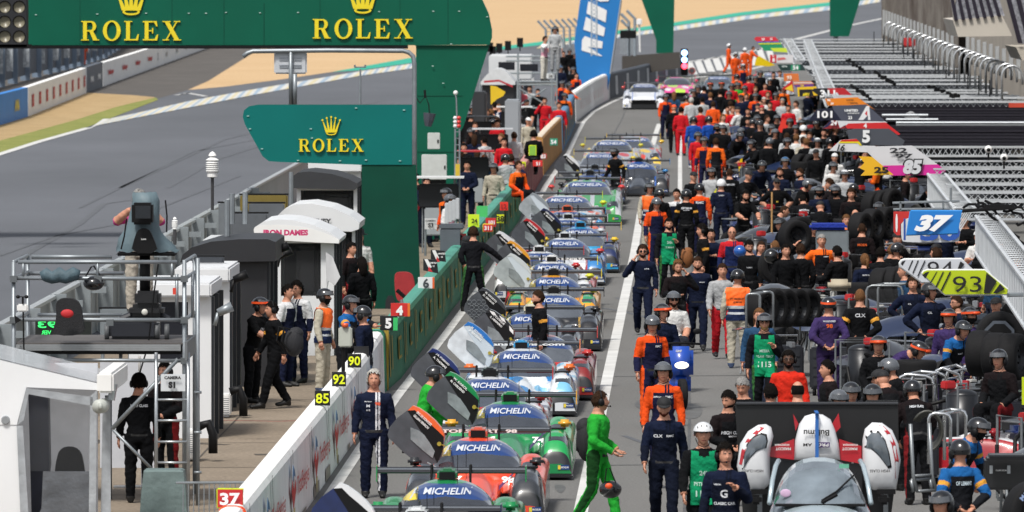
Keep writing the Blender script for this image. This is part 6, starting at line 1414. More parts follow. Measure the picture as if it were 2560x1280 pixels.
# head wear meshes (local to the head)
_HW = {}
def hw_mesh(kind):
    if kind in _HW: return _HW[kind]
    b = MB(); hv, hf, nu, nvv = _HG; rnd = random.Random(5)
    def shell(test, off, noise=0, m=0):
        rr = {}; Vv = []
        for i, v in enumerate(hv):
            v = Vector(v); nn = Vector((v.x/.077, v.y/.097, v.z/.122)).normalized(); k = off(v)+noise*math.sin(v.x*170+v.z*90)*math.cos(v.y*150+v.z*120); Vv.append(v+nn*k)
        b.add(Vv, [f for f in hf if test([sum(hv[i][k] for i in f)/4 for k in range(3)])], m)
    def hairline(c, lo=-.05): x, y, z = c; z += rnd.uniform(-.016,.010); return z > (.066 if y < -.045 else (.035 if y < -.015 else (.012 if y < .015 else lo))) 
    if kind == 'wavy': hl_ = hairline; hairline = lambda c, lo=-.05: hl_((c[0], c[1], c[2]-(.012 if c[1] < -.03 else 0)), lo)
    if kind == 'short': shell(lambda c: hairline(c), lambda v: (.016 if v.z > 0 else .009)+rnd.uniform(-.004,.006), .006)
    elif kind == 'wavy': shell(lambda c: hairline(c, -.085) or (abs(c[0]) > .06 and c[1] > -.04 and c[2] > -.04), lambda v: .012+(.010 if v.z > .05 else 0)+rnd.uniform(-.004,.012), .007)
    elif kind == 'curly': shell(lambda c: hairline(c, -.08), lambda v: .030+rnd.uniform(-.01,.012), .010)
    elif kind == 'buzz': shell(lambda c: hairline(c), lambda v: .004)
    elif kind == 'fringe': shell(lambda c: c[2] < .075 and c[2] > -.04 and c[1] > -.01, lambda v: .008)
    elif kind in ('long', 'pony'):
        shell(lambda c: hairline(c, -.09), lambda v: .016, .004)
        if kind == 'long': b.tube([(0,.05,.06),(0,.085,-.04),(0,.095,-.16),(0,.09,-.26)], [.075,.085,.08,.04], 12)
        else: b.tube([(0,.10,.03),(0,.14,.0),(0,.135,-.09),(0,.12,-.16)], [.03,.032,.028,.01], 8)
    elif kind in ('helmet', 'helmet2', 'bike'):
        V = []; n = 26; k = 14
        for i in range(k+1):
            a = (pi*.62)*i/k
            for j in range(n):
                c = 2*pi*j/n; x, y, z = .118*sin(a)*cos(c), .142*sin(a)*sin(c)+.005, .125*cos(a)+.028
                V.append((x, y, z))
        Fc = []
        for i in range(k):
            for j in range(n):
                f = (i*n+j, (i+1)*n+j, (i+1)*n+(j+1)%n, i*n+(j+1)%n); cz = sum(V[q][2] for q in f)/4; cy = sum(V[q][1] for q in f)/4
                if cy < -.03 and cz < .045: continue
                Fc.append(f)
        b.add(V, Fc, 0); 
        if kind != 'bike':
            for sg in (-1, 1): b.ell((sg*.098,.0,-.02), (.032,.05,.058), 1, 10, 7)
        # visor (raised), rim and chin strap
        vz = .055; P = [(.120*cos(c), .146*sin(c)+.003) for c in np.linspace(pi*1.1, pi*1.9, 12)]
        if kind != 'bike':
            b.add([(x, y, vz-.004) for x, y in P]+[(x*.97, y*.97+.0, vz+.055) for x, y in P], [(i, i+1, i+13, i+12) for i in range(11)], 2)
        b.tube([(x, y, vz-.01) for x, y in P], .006, 5, 1)
        b.tube([(-.09,-.01,-.04),(-.06,-.05,-.11),(0,-.075,-.135),(.06,-.05,-.11),(.09,-.01,-.04)], .006, 5, 1)
        if kind == 'bike':
            for c in (-.07,-.03,.03,.07): b.ell((c, -.09+abs(c)*.4, .115-abs(c)*.4), (.009,.03,.02), 2, 8, 6)
    elif kind == 'goggle': 
        P = [(.124*cos(c), .148*sin(c)+.004, .062-.01*sin(c)) for c in np.linspace(0, 2*pi, 28)]
        b.add([(x,y,z-.017) for x, y, z in P]+[(x*.985,y*.985,z+.017) for x, y, z in P], [(i,i+1,i+29,i+28) for i in range(27)], 0); b.bbox((0,-.15,.062), (.15,.03,.05), .012, 0)
    elif kind == 'headset':
        b.tube([(.092*cos(c), .0, .045+.098*sin(c)) for c in np.linspace(0, pi, 12)], .009, 6)
        for sg in (-1, 1): b.ell((sg*.095,.005,-.0), (.026,.042,.050), 0, 12, 8)
        b.tube([(-.09,-.02,-.03),(-.07,-.085,-.06),(-.03,-.115,-.06)], .005, 5); b.ell((-.02,-.118,-.06), (.012,.012,.012), 0, 6, 5)
    elif kind in ('cap', 'capback'):
        V = []; n = 22; k = 8; f_ = -1 if kind == 'cap' else 1
        for i in range(k+1):
            a = pi*.5*i/k
            for j in range(n): c = 2*pi*j/n; V.append((.090*sin(a)*cos(c), .110*sin(a)*sin(c), .05+.088*cos(a)))
        b.add(V, [(i*n+j, (i+1)*n+j, (i+1)*n+(j+1)%n, i*n+(j+1)%n) for i in range(k) for j in range(n)])
        P = [(.075*cos(c), f_*(.085+.085*sin(c)), .052-.012*sin(c)) for c in np.linspace(0, pi, 10)]; b.add(P+[(x, y, z+.008) for x, y, z in P], [tuple(range(10)), tuple(reversed(range(10, 20)))]+[(i, i+10, i+11, i+1) for i in range(9)])
    elif kind == 'hat':
        b.lathe([(.16,.0),(.155,.012),(.095,.018),(.085,.10),(.06,.115),(.001,.115)], 0, 20, Matrix.Translation((0,0,.06)) @ Matrix.Rotation(pi/2, 4, 'X'))
    elif kind == 'shades':
        for sg in (-1, 1): b.bbox((sg*.032,-.098,.012), (.048,.012,.030), .005)
        b.tube([(-.08,-.0,.018),(-.07,-.085,.018),(.07,-.085,.018),(.08,0,.018)], .004, 4)
    elif kind == 'glasses':
        for sg in (-1, 1): b.tube([(sg*.032+.02*cos(c), -.098, .012+.014*sin(c)) for c in np.linspace(0, 2*pi, 9)], .003, 4)
        b.tube([(-.08,-.0,.018),(-.07,-.085,.018),(.07,-.085,.018),(.08,0,.018)], .003, 4)
    elif kind == 'mask': shell(lambda c: c[2] < -.018 or c[1] > .0 or c[2] > .045, lambda v: .004)
    _HW[kind] = b; return b
_HWM = {}
def head_item(parent, HM, kind, mats, name):
    key = (kind, tuple(m.name for m in mats))
    if key not in _HWM: _HWM[key] = hw_mesh(kind).mesh(name, mats, kind not in ('shades','glasses'))
    o = bpy.data.objects.new(name, _HWM[key]); col.objects.link(o); o.parent = parent; o.matrix_local = HM; return o
HAIRC = {'k':'#15110f','b':'#3a281c','l':'#6a4a30','g':'#8d8c8a','w':'#b3b1ab','y':'#a8875a','r':'#5a2c18'}
HAIRN = {'k':'black','b':'dark brown','l':'light brown','g':'grey','w':'white','y':'blonde','r':'reddish'}
def hairmat(c): return mat(HAIRC[c], .85, 0, .75 if c in 'kb' else 1, .45, 60, bump=.8, bscale=120, spec=.1)
HGREY = mat('#5c6066', .25, 0, .8, .1, coat=.6); HWHITE = mat('#e2e4e6', .25, 0, .8, .05, coat=.6); HVIS = mat('#6c7076', .1, 0, .8, .2, coat=1); ORA = mat('#f0561e', .5); 
OUT = {   # top, yoke, forearm, trousers, leg side, shoes, band, words
 'navy': ('#141b31','#151d34','#141b31','#131a30','#131a30','#141414',None,'navy race suit'),
 'navyw': ('#0f1526','#141c33','#0f1526','#0e1424','#0e1424','#141414',None,'navy suit with pale shoulders'),
 'black': ('#0d0e11','#101114','#0d0e11','#0d0e11','#0d0e11','#0f0f10',None,'black race suit'),
 'blackb': ('#0d0e11','#101114','#0d0e11','#0d0e11','#0d0e11','#0f0f10','#e0a040','black suit with orange armband'),
 'blackred': ('#131417','#1b1416','#131417','#131417','#7a1c20','#0f0f10',None,'black suit with red trim'),
 'tee': ('#0d0e10','#0d0e10',None,'#101114','#16171a','#101010',None,'black t-shirt'),
 'off': ('#191c38','#e8521c','#1e2140','#1e2140','#ee5a22','#141414',None,'navy and orange official suit'),
 'offb': ('#191c38','#e8521c','#e8521c','#171a34','#171a34','#141414',None,'navy suit with orange sleeves'),
 'marsh': ('#b9b3a2','#b9b3a2','#b9b3a2','#b4ae9e','#b4ae9e','#3a4a6a',None,'beige overalls'),
 'orange': ('#ee5a20','#ee5a20','#ee5a20','#ee5a20','#ee5a20','#2a2a2a',None,'orange overalls'),
 'red': ('#c8202a','#c8202a','#c8202a','#c8202a','#c8202a','#1a1a1a',None,'red race suit'),
 'redj': ('#d8301f','#d8301f','#d8301f','#1b1c20','#1b1c20','#1a1a1a',None,'red jacket'),
 'green': ('#2aa838','#2aa838','#2aa838','#2aa838','#17401c','#141414',None,'bright green race suit'),
 'purple': ('#3a2c55','#3f3160','#3a2c55','#382a52','#382a52','#141414',None,'purple race suit'),
 'blue': ('#2050a8','#2050a8','#2050a8','#2a4a80','#2a4a80','#e0e0e0',None,'blue jacket'),
 'white': ('#dcdcda','#dcdcda',None,'#2a2c34','#2a2c34','#e0e0e0',None,'white shirt'),
 'whites': ('#d9dadc','#1d2545','#d9dadc','#d4d5d8','#1d2545','#202020',None,'white and navy race suit'),
 'grey': ('#a9abad','#a9abad','#a9abad','#b6202a','#b6202a','#16161a',None,'grey fireproof top and red trousers'),
 'greys': ('#b9bcbe','#b9bcbe','#b9bcbe','#9a9c9e','#9a9c9e','#303030',None,'pale grey clothes'),
 'obl': ('#17171b','#f06a20','#e8501e','#17171b','#e8501e','#141414',None,'black and orange race suit'),
 'rn': ('#1c2850','#c0242c','#1c2850','#1c2850','#1c2850','#141414',None,'navy and red race suit'),
 'bblue': ('#1b1d22','#1f5f9e','#1b1d22','#1b1d22','#1b1d22','#141414','#e0a040','black and sky blue suit'),
 'nw': ('#141930','#d9dadc','#141930','#191f38','#191f38','#141414',None,'dark suit with white red shoulders'),
 'jean': ('#2a4a6a','#2a4a6a','#2a4a6a','#2a3040','#2a3040','#303030',None,'blue denim jacket'),
 'pink': ('#e0a0b4','#e6e6e6','#e6e6e6','#d8d4c8','#d8d4c8','#303030',None,'pink vest over white top'),
 'bgy': ('#14151a','#14151a','#14151a','#14151a','#3a6a3a','#141414',None,'black suit with green details'),
}
_OBJ = {}
def cm(h, k=.8): return cloth(h, k)
ALLP = []
_DP = (0,)
def person(x, y, pose='stand', face=0, out='black', head='short:k', label=None, yaw=0, pitch=0, s=None, z0=0, h=1.0, skin=0, beard=None, texts=(), vest=None, group='people in the pit lane crowd', stripes=None, gloves=False, extra=None, girth=1.0):
    B = body(pose, yaw, pitch, girth); top = B['top']*h+z0+(.02 if 'helmet' in head or 'cap' in head else .01)
    s = s or (y-YH)/(HC-top); p = At(x, y, s); loc = Vector((p.x, p.y, z0))
    hx = (Matrix.Rotation(R(face), 4, 'Z') @ B['HM'].translation)*h; loc.x -= hx.x; loc.y -= hx.y
    o = bpy.data.objects.new('person', B['me']); col.objects.link(o); o.location = loc; o.rotation_euler = (0,0,R(face)); o.scale = (h,h,h)
    t, yk, fa, tr, sd_, sh, band, words = OUT[out] if isinstance(out, str) else out
    sk = (SKIN, SKIN2, SKIN3)[skin]; bm_ = hairmat(beard) if beard else sk
    mm = [sk, cm(t), cm(yk), cm(tr), mat(sh, .6, 0, 1), cm(sd_), mat('#1c1512', .6, 0, 1), mat('#8f4a40', .6), cm(band) if band else cm(yk), cm(fa) if fa else sk, mat('#1a1c24', .8) if gloves else sk, mat('#101012', .7), bm_, cm(stripes) if stripes else cm(t), cm(stripes) if stripes else cm(tr)]
    for i, m in enumerate(mm): o.material_slots[i].link = 'OBJECT'; o.material_slots[i].material = m
    HM = B['HM']; hw = []
    for it in head.split('+'):
        k, _, c = it.partition(':')
        if k in ('short','wavy','curly','buzz','fringe','long','pony'): head_item(o, HM, k, [hairmat(c or 'k')], 'hair'); hw.append('%s %shair' % (HAIRN[c or 'k'], {'long':'long ','pony':'tied ','curly':'curly ','wavy':'wavy ','short':'short ','buzz':'cropped ','fringe':'thinning '}[k]))
        elif k == 'bald': hw.append('bald head')
        elif k in ('helmet','bike'):
            hm_ = {'k':HBK,'g':HGREY,'w':HWHITE,'b':mat('#1a5a8a',.2,0,.8,.1,coat=.8)}[c or 'k']; head_item(o, HM, k, [hm_, BLK, BLK if k == 'bike' else HVIS], 'helmet'); hw.append({'k':'black','g':'grey','w':'white','b':'blue'}[c or 'k']+' helmet')
        elif k == 'goggle': head_item(o, HM, k, [ORA], 'goggles'); hw.append('orange goggles')
        elif k == 'headset': head_item(o, HM, k, [BLK], 'headset'); hw.append('headset')
        elif k in ('cap','capback'): head_item(o, HM, k, [mat({'k':'#15161a','w':'#dfe0e0','o':'#f0561e','r':'#b8242c'}[c or 'k'], .8)], 'cap'); hw.append({'k':'black','w':'white','o':'orange','r':'red'}[c or 'k']+' cap')
        elif k == 'hat': head_item(o, HM, k, [BLK], 'hat'); hw.append('black hat')
        elif k == 'shades': head_item(o, HM, k, [BLK], 'sunglasses'); hw.append('sunglasses')
        elif k == 'glasses': head_item(o, HM, k, [BLK], 'glasses'); hw.append('glasses')
        elif k == 'mask': head_item(o, HM, k, [cm('#141416')], 'balaclava'); hw.append('dark balaclava')
    for tx in texts:
        txt, sd2, z, hh, wd, cc = tx[:6]; xo = tx[6] if len(tx) > 6 else 0
        b = MB(); M = B['LM'] @ (Matrix.Translation((xo,0,z)) if sd2 == 'F' else (Matrix.Translation((xo,0,z)) @ Matrix.Rotation(pi, 4, 'Z')))
        text(b, txt, M, height=hh, width=wd, bold=.03, bvh=B['bv'], off=.020 if vest else .007); tt = b.build('lettering', mat(cc, .7), o, world=False)
    if vest: make_vest(o, B, vest)
    o['category'] = 'person'; o['group'] = group
    dirw = {0:'facing us',1:'facing right',2:'seen from behind',3:'facing left'}[int(((face+45) % 360)//90)]
    base = 'person in %s with %s, %s' % (words+(' and orange vest' if vest == 'orange' else ' and green bib' if vest == 'green' else ''), ' and '.join(hw), dirw)
    ALLP.append((o, label, base, x, y)); return o, B, s
def make_vest(o, B, kind):
    C, CL, P, N, Fl = B['C'], B['CL'], B['P'], B['N'], B['F']; tg = np.array([bb[4] in ('t','u','th') for bb in B['bones']])[B['idx']]
    ax = np.abs(CL[:,0])
    if kind == 'orange': sel = tg & (CL[:,2] > .88) & (CL[:,2] < 1.475) & (ax < .215)
    else: sel = tg & (CL[:,2] > .80) & (CL[:,2] < 1.46) & (ax < .155) & ((CL[:,1] < -.02) | (CL[:,1] > .03) | (CL[:,2] > 1.38)) & ~((ax < .06) & (CL[:,2] > 1.40) & (CL[:,1] < 0))
    idm = {}; b = MB(); 
    for i in np.nonzero(sel)[0]:
        f = []
        for v in Fl[i]:
            if v not in idm: idm[v] = len(b.v); b.v.append(Vector(P[v]+N[v]*.016))
            f.append(idm[v])
        z = CL[i][2]; m = 0
        if kind == 'orange': m = 2 if 1.10 < z < 1.15 or .99 < z < 1.03 else (1 if z < 1.10 else 0)
        b.f.append(f); b.m.append(m)
    b.build('vest', [mat('#ff6a1a', .7, 0, .95) if kind == 'orange' else cm('#128a5c', .9), cm('#1b2848'), mat('#b9bec2', .5)], o, world=False, smooth=True)
def backpack(px, py, s, c='#15161a', label='', z=1.2, face=0, w_=.28, h_=.42):
    t = thing('backpack', label, 'backpack', At(px, py, s), R(face)); b = MB(); b.ell((0,0,-h_*.52), (w_*.52,.15,h_*.54), 0, 18, 12); b.ell((0,.03,-h_*.2), (w_*.42,.12,h_*.24), 0, 14, 9); b.build('bag', mat(c, .8, 0, 1, .3, 8, bump=.4), t, world=False, smooth=True)
    b = MB(); b.bbox((0,.10,-h_*.62), (w_*.7,.06,h_*.4), .02); b.build('front_pocket', mat(c, .8, 0, 1, .3, 12), t, world=False, smooth=True); b = MB(); b.tube([(-.1,-.1,-.02),(-.12,-.2,.02),(-.12,-.24,-.2),(-.1,-.1,-.36)], .018, 5); b.tube([(.1,-.1,-.02),(.12,-.2,.02),(.12,-.24,-.2),(.1,-.1,-.36)], .018, 5); b.build('strap', BLK, t, world=False); return t
pp_ = person
# --- near people, one by one
man98 = pp_(935,925,'stand',0,'navy','wavy:w','white haired driver in navy suit with double white stripe and orange 98 badge', stripes='#d9dbe0', beard=None, girth=1.05, texts=(('98','F',1.34,.05,.075,'#f0561e',.055),('MICHELIN','F',1.37,.014,.1,'#dfe2e8',-.08),('M','F',1.31,.04,.05,'#cfd3da',-.08),('A+B','F',1.25,.03,.06,'#dfe2e8',-.08)))[0]
pp_(1345,726,'stand',285,'blackb','short:b','crewman in black suit with orange armband standing between the parked cars',beard='b',texts=(('RTC','F',1.36,.03,.09,'#c9ccd2'),))
pp_(1536,370,'walk',310,'blackb','helmet:k+mask','crewman in black and gold with helmet striding between the last queued cars')
pp_(1088,950,'kneel',100,'green','helmet:k','mechanic in green suit crouching behind the raised green door',s=163)
pp_(1501,978,'carry',75,'green','short:b+headset','man in bright green race suit carrying a helmet and black rucksack',yaw=25,girth=1.1,pitch=-4)
pp_(1660,991,'walk',0,'navyw','cap:k','bearded man in black cap and navy suit with white CLX lettering walking to camera',beard='r',pitch=12,texts=(('CLX','F',1.30,.04,.12,'#e8eaee',-.08),('RMC','F',1.30,.03,.10,'#e8eaee',.08)))
pp_(1658,906,'stand',0,'offb','helmet:g','smiling official in orange and navy suit with grey helmet behind the capped man',texts=(('OFFICIAL','F',1.33,.025,.12,'#e8eaee',-.08),('RMC','F',1.33,.035,.1,'#e8eaee',.08)))
pp_(1631,790,'stand',20,'off','helmet:g','older official in navy orange suit with grey helmet looking down left',pitch=14,yaw=-20,texts=(('RMC','F',1.33,.035,.1,'#e8eaee',.06),))
pp_(1656,760,'sit',10,'navy','helmet:k+goggle','scooter passenger with orange goggles on black helmet',z0=.35,yaw=25)
pp_(1684,729,'sit',8,'white','helmet:g+shades','scooter rider in white polo with grey helmet and sunglasses',z0=.36,beard='b')
pp_(1758,1059,'walk',5,'black','bike:w','media worker with white cycling helmet and green bib in front',vest='green',texts=(('24h','F',1.20,.06,.12,'#bfe0d2'),('PITLANE','F',1.06,.05,.24,'#bfe0d2'),('1116','F',.94,.08,.2,'#bfe0d2')))
pp_(1813,1110,'strap',350,'navyw','curly:k+headset','young dark haired man in navy suit with white CLASSIC lettering at bottom',yaw=25,texts=(('G','F',1.22,.10,.09,'#dfe2e8'),('CLASSIC CAR','F',1.10,.035,.26,'#dfe2e8'),('VISION','F',1.33,.02,.09,'#dfe2e8',-.08)))
pp_(1822,976,'clasp',30,'blackred','short:k','man in black jacket with HIGH CLASS lettering and red waist band looking down',beard='k',yaw=-70,pitch=16,texts=(('HIGH CLASS','F',1.24,.045,.30,'#e8eaee'),('RACING','F',1.19,.02,.12,'#e8eaee')))
pp_(1857,944,'text',340,'black','short:g','grey haired man in black looking down beside HIGH CLASS man',pitch=22,girth=1.1)
pp_(1911,784,'strap',0,'bgy','helmet:k+glasses','media worker with green bib numbered 1115 and black helmet',vest='green',beard='y',texts=(('MEDIA','F',1.22,.045,.16,'#bfe0d2'),('PITLANE - TRACK','F',1.13,.04,.30,'#bfe0d2'),('1115','F',1.0,.09,.22,'#cfe8dc')))
pp_(1898,770,'stand',0,'jean','long:l','woman with light brown long hair just behind the 1115 bib man')
pp_(1844,674,'stand',178,'marsh','helmet:k','orange vested pit marshal seen from behind beside the tyre rack',vest='orange',texts=(('PIT MARSHAL','B',1.28,.035,.26,'#5a2a1a'),('LE MANS','B',1.22,.03,.16,'#5a2a1a')))
pp_(1806,659,'walk',5,'grey','short:b','smiling woman in grey top and red trousers left of the orange marshal')
pp_(1744,642,'walk',0,'navy','short:b','broad bearded man in navy race suit and black shoes walking to camera',beard='b',girth=1.15,texts=(('MICHELIN','F',1.33,.02,.1,'#dfe2e8',.08),))
pp_(1695,650,'earphone',10,'blackred','wavy:l','man in black and red suit looking at phone with hand to ear',beard='l',pitch=12)
pp_(1607,612,'phone',0,'navy','short:b+headset+shades','bearded man in navy suit and headset walking near the white line',beard='b',texts=(('RTR','F',1.33,.025,.1,'#dfe2e8',.08),))
pp_(1873,600,'stand',330,'black','short:k','bearded man in black top looking down right of bald driver',beard='k',yaw=45,pitch=15,texts=(('PIONEER','F',1.25,.025,.12,'#cfd2d8',.06),))
pp_(1830,566,'stand',0,'rn','fringe:g+glasses','bald driver in navy and red suit holding a blue helmet')
pp_(1672,545,'strap',8,'bgy','short:k','photographer with green bib and dark beard in mid lane',vest='green',beard='k',texts=(('24h','F',1.28,.06,.12,'#bfe0d2'),('LE MANS','F',1.17,.04,.2,'#bfe0d2')))
pp_(1755,561,'stand',280,'blackb','curly:k+headset','curly haired person in black with headset and brown rucksack')
pp_(1778,572,'text',0,'navy','long:k','dark haired woman in navy looking at phone beside brown rucksack',h=.94)
pp_(1624,457,'stand',20,'marsh','helmet:k','orange vested marshal nearest the white line with black helmet',vest='orange')
pp_(1648,472,'stand',200,'black','helmet:k','person in black with black helmet right behind the line marshal')
pp_(1641,495,'stand',15,'off','helmet:g','official in orange navy suit looking down in front of line marshal',pitch=15)
pp_(1716,474,'stand',180,'blackb','helmet:k','crewman in black suit with white OPTIMUM lettering on his back',texts=(('OPTIMUM','B',1.36,.05,.26,'#dfe2e8'),('MOTORSPORT','B',1.31,.02,.16,'#dfe2e8')))
pp_(1692,472,'stand',340,'nw','short:k','dark haired driver in dark suit with white shoulders behind OPTIMUM crewman')
pp_(1749,459,'stand',182,'offb','helmet:k','official in navy orange suit seen from behind with white back lettering',texts=(('RMC','B',1.34,.06,.2,'#dfe2e8'),))
pp_(1803,448,'stand',180,'navy','helmet:w','person in blue suit and white helmet from behind with yellow flag',texts=(('G-TECH','B',1.40,.03,.14,'#dfe2e8'),))
pp_(1864,476,'reach',20,'tee','short:k+headset','bearded crewman in black t-shirt and headset with yellow lime bag',beard='k')
pp_(1761,342,'stand',350,'off','helmet:k','official in navy orange suit with black helmet by the crowd edge')
pp_(1779,419,'stand',350,'greys','helmet:k','man in grey shirt with black helmet left of bald man',beard='l')
pp_(1824,420,'stand',190,'black','buzz:b','bald man in black shirt with white lettering from behind',texts=(('BALOISE','B',1.36,.05,.22,'#dfe2e8'),))
pp_(1734,428,'stand',30,'black','cap:k','person in camouflage style cap left of grey shirted man')
N1 = [ # x, y, pose, face, outfit, head, kwargs
 (1905,402,'lean',10,'navyw','helmet:k'),(1950,419,'stand',350,'navy','short:b',dict(beard='b')),(1942,444,'hips',5,'tee','cap:k+shades',dict(texts=(('BS','F',1.2,.04,.06,'#e0c040'),))),(1963,393,'stand',0,'black','helmet:b'),
 (2000,421,'stand',300,'navy','short:b',dict(beard='b')),(2007,485,'lean',185,('#131417','#131417',None,'#17181c','#17181c','#101010',None,'black tee with orange waist'),'buzz:k',dict(texts=(('MATHEWS','B',1.3,.045,.24,'#dfe2e8'),('GARAGE','B',1.24,.035,.2,'#dfe2e8')))),
 (2048,465,'clasp',0,'navyw','helmet:k+mask'),(2128,472,'stand',0,'blackred','curly:b'),(2090,465,'stand',330,'black','helmet:k+mask'),
 (2054,586,'hips',5,'obl','short:g',dict(texts=(('NIELSEN','F',1.35,.02,.1,'#dfe2e8',.08),))),(2057,572,'stand',0,'black','short:b'),(2176,544,'stand',0,'black','wavy:g'),
 (2155,557,'stand',180,'blackred','buzz:b',dict(texts=(('MODS','B',1.33,.05,.2,'#f0661e'),))),(2162,634,'stand',200,'navyw','pony:l',dict(h=.95,texts=(('CLASSIC RACING','B',1.36,.03,.22,'#dfe2e8'),))),(2138,523,'stand',15,'blackred','fringe:b',dict(beard='b')),
 (2001,609,'handhead',200,'black','short:b'),(1938,600,'lean',200,'white','buzz:l'),(1903,603,'text',10,'jean','long:b',dict(h=.95)),(1951,545,'kneel',300,'black','helmet:k',dict(z0=.4)),(1965,610,'stand',20,'black','short:k'),
 (2087,382,'stand',0,'white','capback:w'),(2083,405,'stand',20,'white','helmet:k'),(2040,372,'stand',340,'black','cap:k'),(2112,425,'stand',0,'greys','helmet:w'),
 (2411,537,'text',340,'black','short:k+shades'),(2446,575,'text',330,'white','long:b+capback:w'),(2462,616,'text',290,'tee','short:b'),(2478,646,'stand',290,'jean','short:k+shades',dict(beard='k')),(2523,644,'stand',200,'greys','short:k'),(2543,648,'stand',350,'pink','long:y',dict(h=.95)),
 (2343,622,'stand',180,'tee','short:b'),(2259,660,'stand',280,'jean','short:g'),
 (2282,692,'hips',0,'navyw','short:b+headset',dict(texts=(('CL','F',1.32,.03,.06,'#dfe2e8',-.06),))),(2325,708,'hips',20,'navyw','helmet:k',dict(yaw=40,h=1.05,texts=(('CL','F',1.33,.035,.08,'#dfe2e8',-.05),))),
 (2391,738,'stand',300,'navyw','short:b+glasses',dict(beard='l')),(2490,742,'crossed',340,'navyw','cap:k',dict(texts=(('CL','F',1.34,.035,.08,'#dfe2e8',-.05),))),(2538,712,'crossed',320,'tee','cap:k+headset'),
 (2150,721,'back',180,'blackb','buzz:l',dict(h=1.05,texts=(('CLX','B',1.37,.06,.17,'#e8eaee'),))),(2071,744,'back',185,'purple','helmet:k+goggle',dict(girth=1.1,texts=(('WOODSPEED','B',1.42,.03,.22,'#cfd2d8'),('98','B',1.34,.07,.11,'#f0661e')))),
 (2372,773,'stand',340,'purple','helmet:k+goggle'),(2425,769,'stand',40,'purple','helmet:k+goggle+mask'),(2408,803,'lean',35,'bblue','helmet:k',dict(texts=(('eseO','F',1.3,.03,.1,'#dfe2e8'),))),(2297,856,'bend',60,'purple','helmet:k+goggle'),
 (2196,840,'sit',0,'black','helmet:k+goggle',dict(z0=.35)),(2222,897,'kneel',250,'blackb','helmet:g',dict(z0=.5)),(2199,922,'lean',280,'black','cap:k',dict()),(2068,900,'stand',285,'blackred','short:k'),(2497,874,'sit',330,'blackred','helmet:k',dict(z0=.5,texts=())),
 (1926,959,'stand',200,'navy','short:k'),(1994,952,'stand',190,'navyw','fringe:k'),(1971,876,'stand',0,'redj','short:k+glasses+headset',dict(skin=2,beard='k')),
 (2097,976,'kneel',20,'black','helmet:g',dict(z0=.65)),(2128,957,'kneel',10,'black','helmet:k',dict(z0=.65)),(2182,962,'kneel',350,'black','helmet:k',dict(z0=.65)),(2207,925,'lean',200,'blackred','cap:k'),(2281,952,'lean',190,'blackred','helmet:k',dict(texts=(('HIGH CLASS','B',1.36,.04,.2,'#dfe2e8'),))),
 (2446,1046,'lean',60,'bblue','helmet:k+mask'),(2399,1100,'back',200,'bblue','helmet:k',dict(texts=(('OF LEMANS','B',1.3,.05,.2,'#cfe0ea'),))),(2354,1229,'kneel',330,'black','helmet:k',dict(z0=.6)),
 # left side
 (347,934,'stand',185,'black','short:k+headset',dict(group='crew on the left pit walkway',texts=(('HIGH CLASS','B',1.36,.04,.24,'#dfe2e8'),))),(412,905,'clasp',330,'blackred','short:k+headset',dict(group='crew on the left pit walkway')),
 (651,744,'reach',60,'tee','helmet:k+goggle',dict(group='crew on the left pit walkway',texts=(('CLX','F',1.3,.045,.14,'#e8eaee'),))),(679,754,'walk',290,'blackb','short:k+headset',dict(group='crew on the left pit walkway')),(720,711,'stand',60,'nw','short:k',dict(group='crew on the left pit walkway')),(742,704,'stand',330,'nw','curly:k+glasses',dict(group='crew on the left pit walkway')),
 (812,722,'stand',70,'marsh','helmet:k+mask',dict(group='crew on the left pit walkway',vest='orange')),(877,739,'hug',60,'bblue','helmet:k',dict(group='crew on the left pit walkway')),(906,765,'stand',250,'navyw','helmet:k',dict(group='crew on the left pit walkway')),
 (879,606,'stand',50,'blackred','short:k',dict(group='crew on the left pit walkway')),(899,577,'stand',20,'white','hat:k',dict(group='crew on the left pit walkway')),(904,641,'stand',200,'black','long:k',dict(group='crew on the left pit walkway',h=.97)),
 (833,470,'stand',10,'black','hat:k',dict(group='crew on the left pit walkway')),(1125,486,'stand',60,'pink','helmet:g',dict(group='crew on the left pit walkway')),(1168,402,'clasp',350,'navy','short:k',dict(group='crew on the left pit walkway')),
 (1183,567,'armout',185,'bgy','short:b+headset',dict(group='crew on the left pit walkway')),(1277,385,'hips',200,'whites','short:b',dict(group='crew on the left pit walkway')),(1297,402,'sit',40,'obl','short:b',dict(z0=.7,group='crew on the left pit walkway')),(1334,326,'sit',190,'black','short:k+headset',dict(z0=.7,group='crew on the left pit walkway')),
]
for r in N1:
    kw = r[6] if len(r) > 6 else {}; pp_(*r[:6], **kw)
FARL = dict(group='crew by the far left booths')
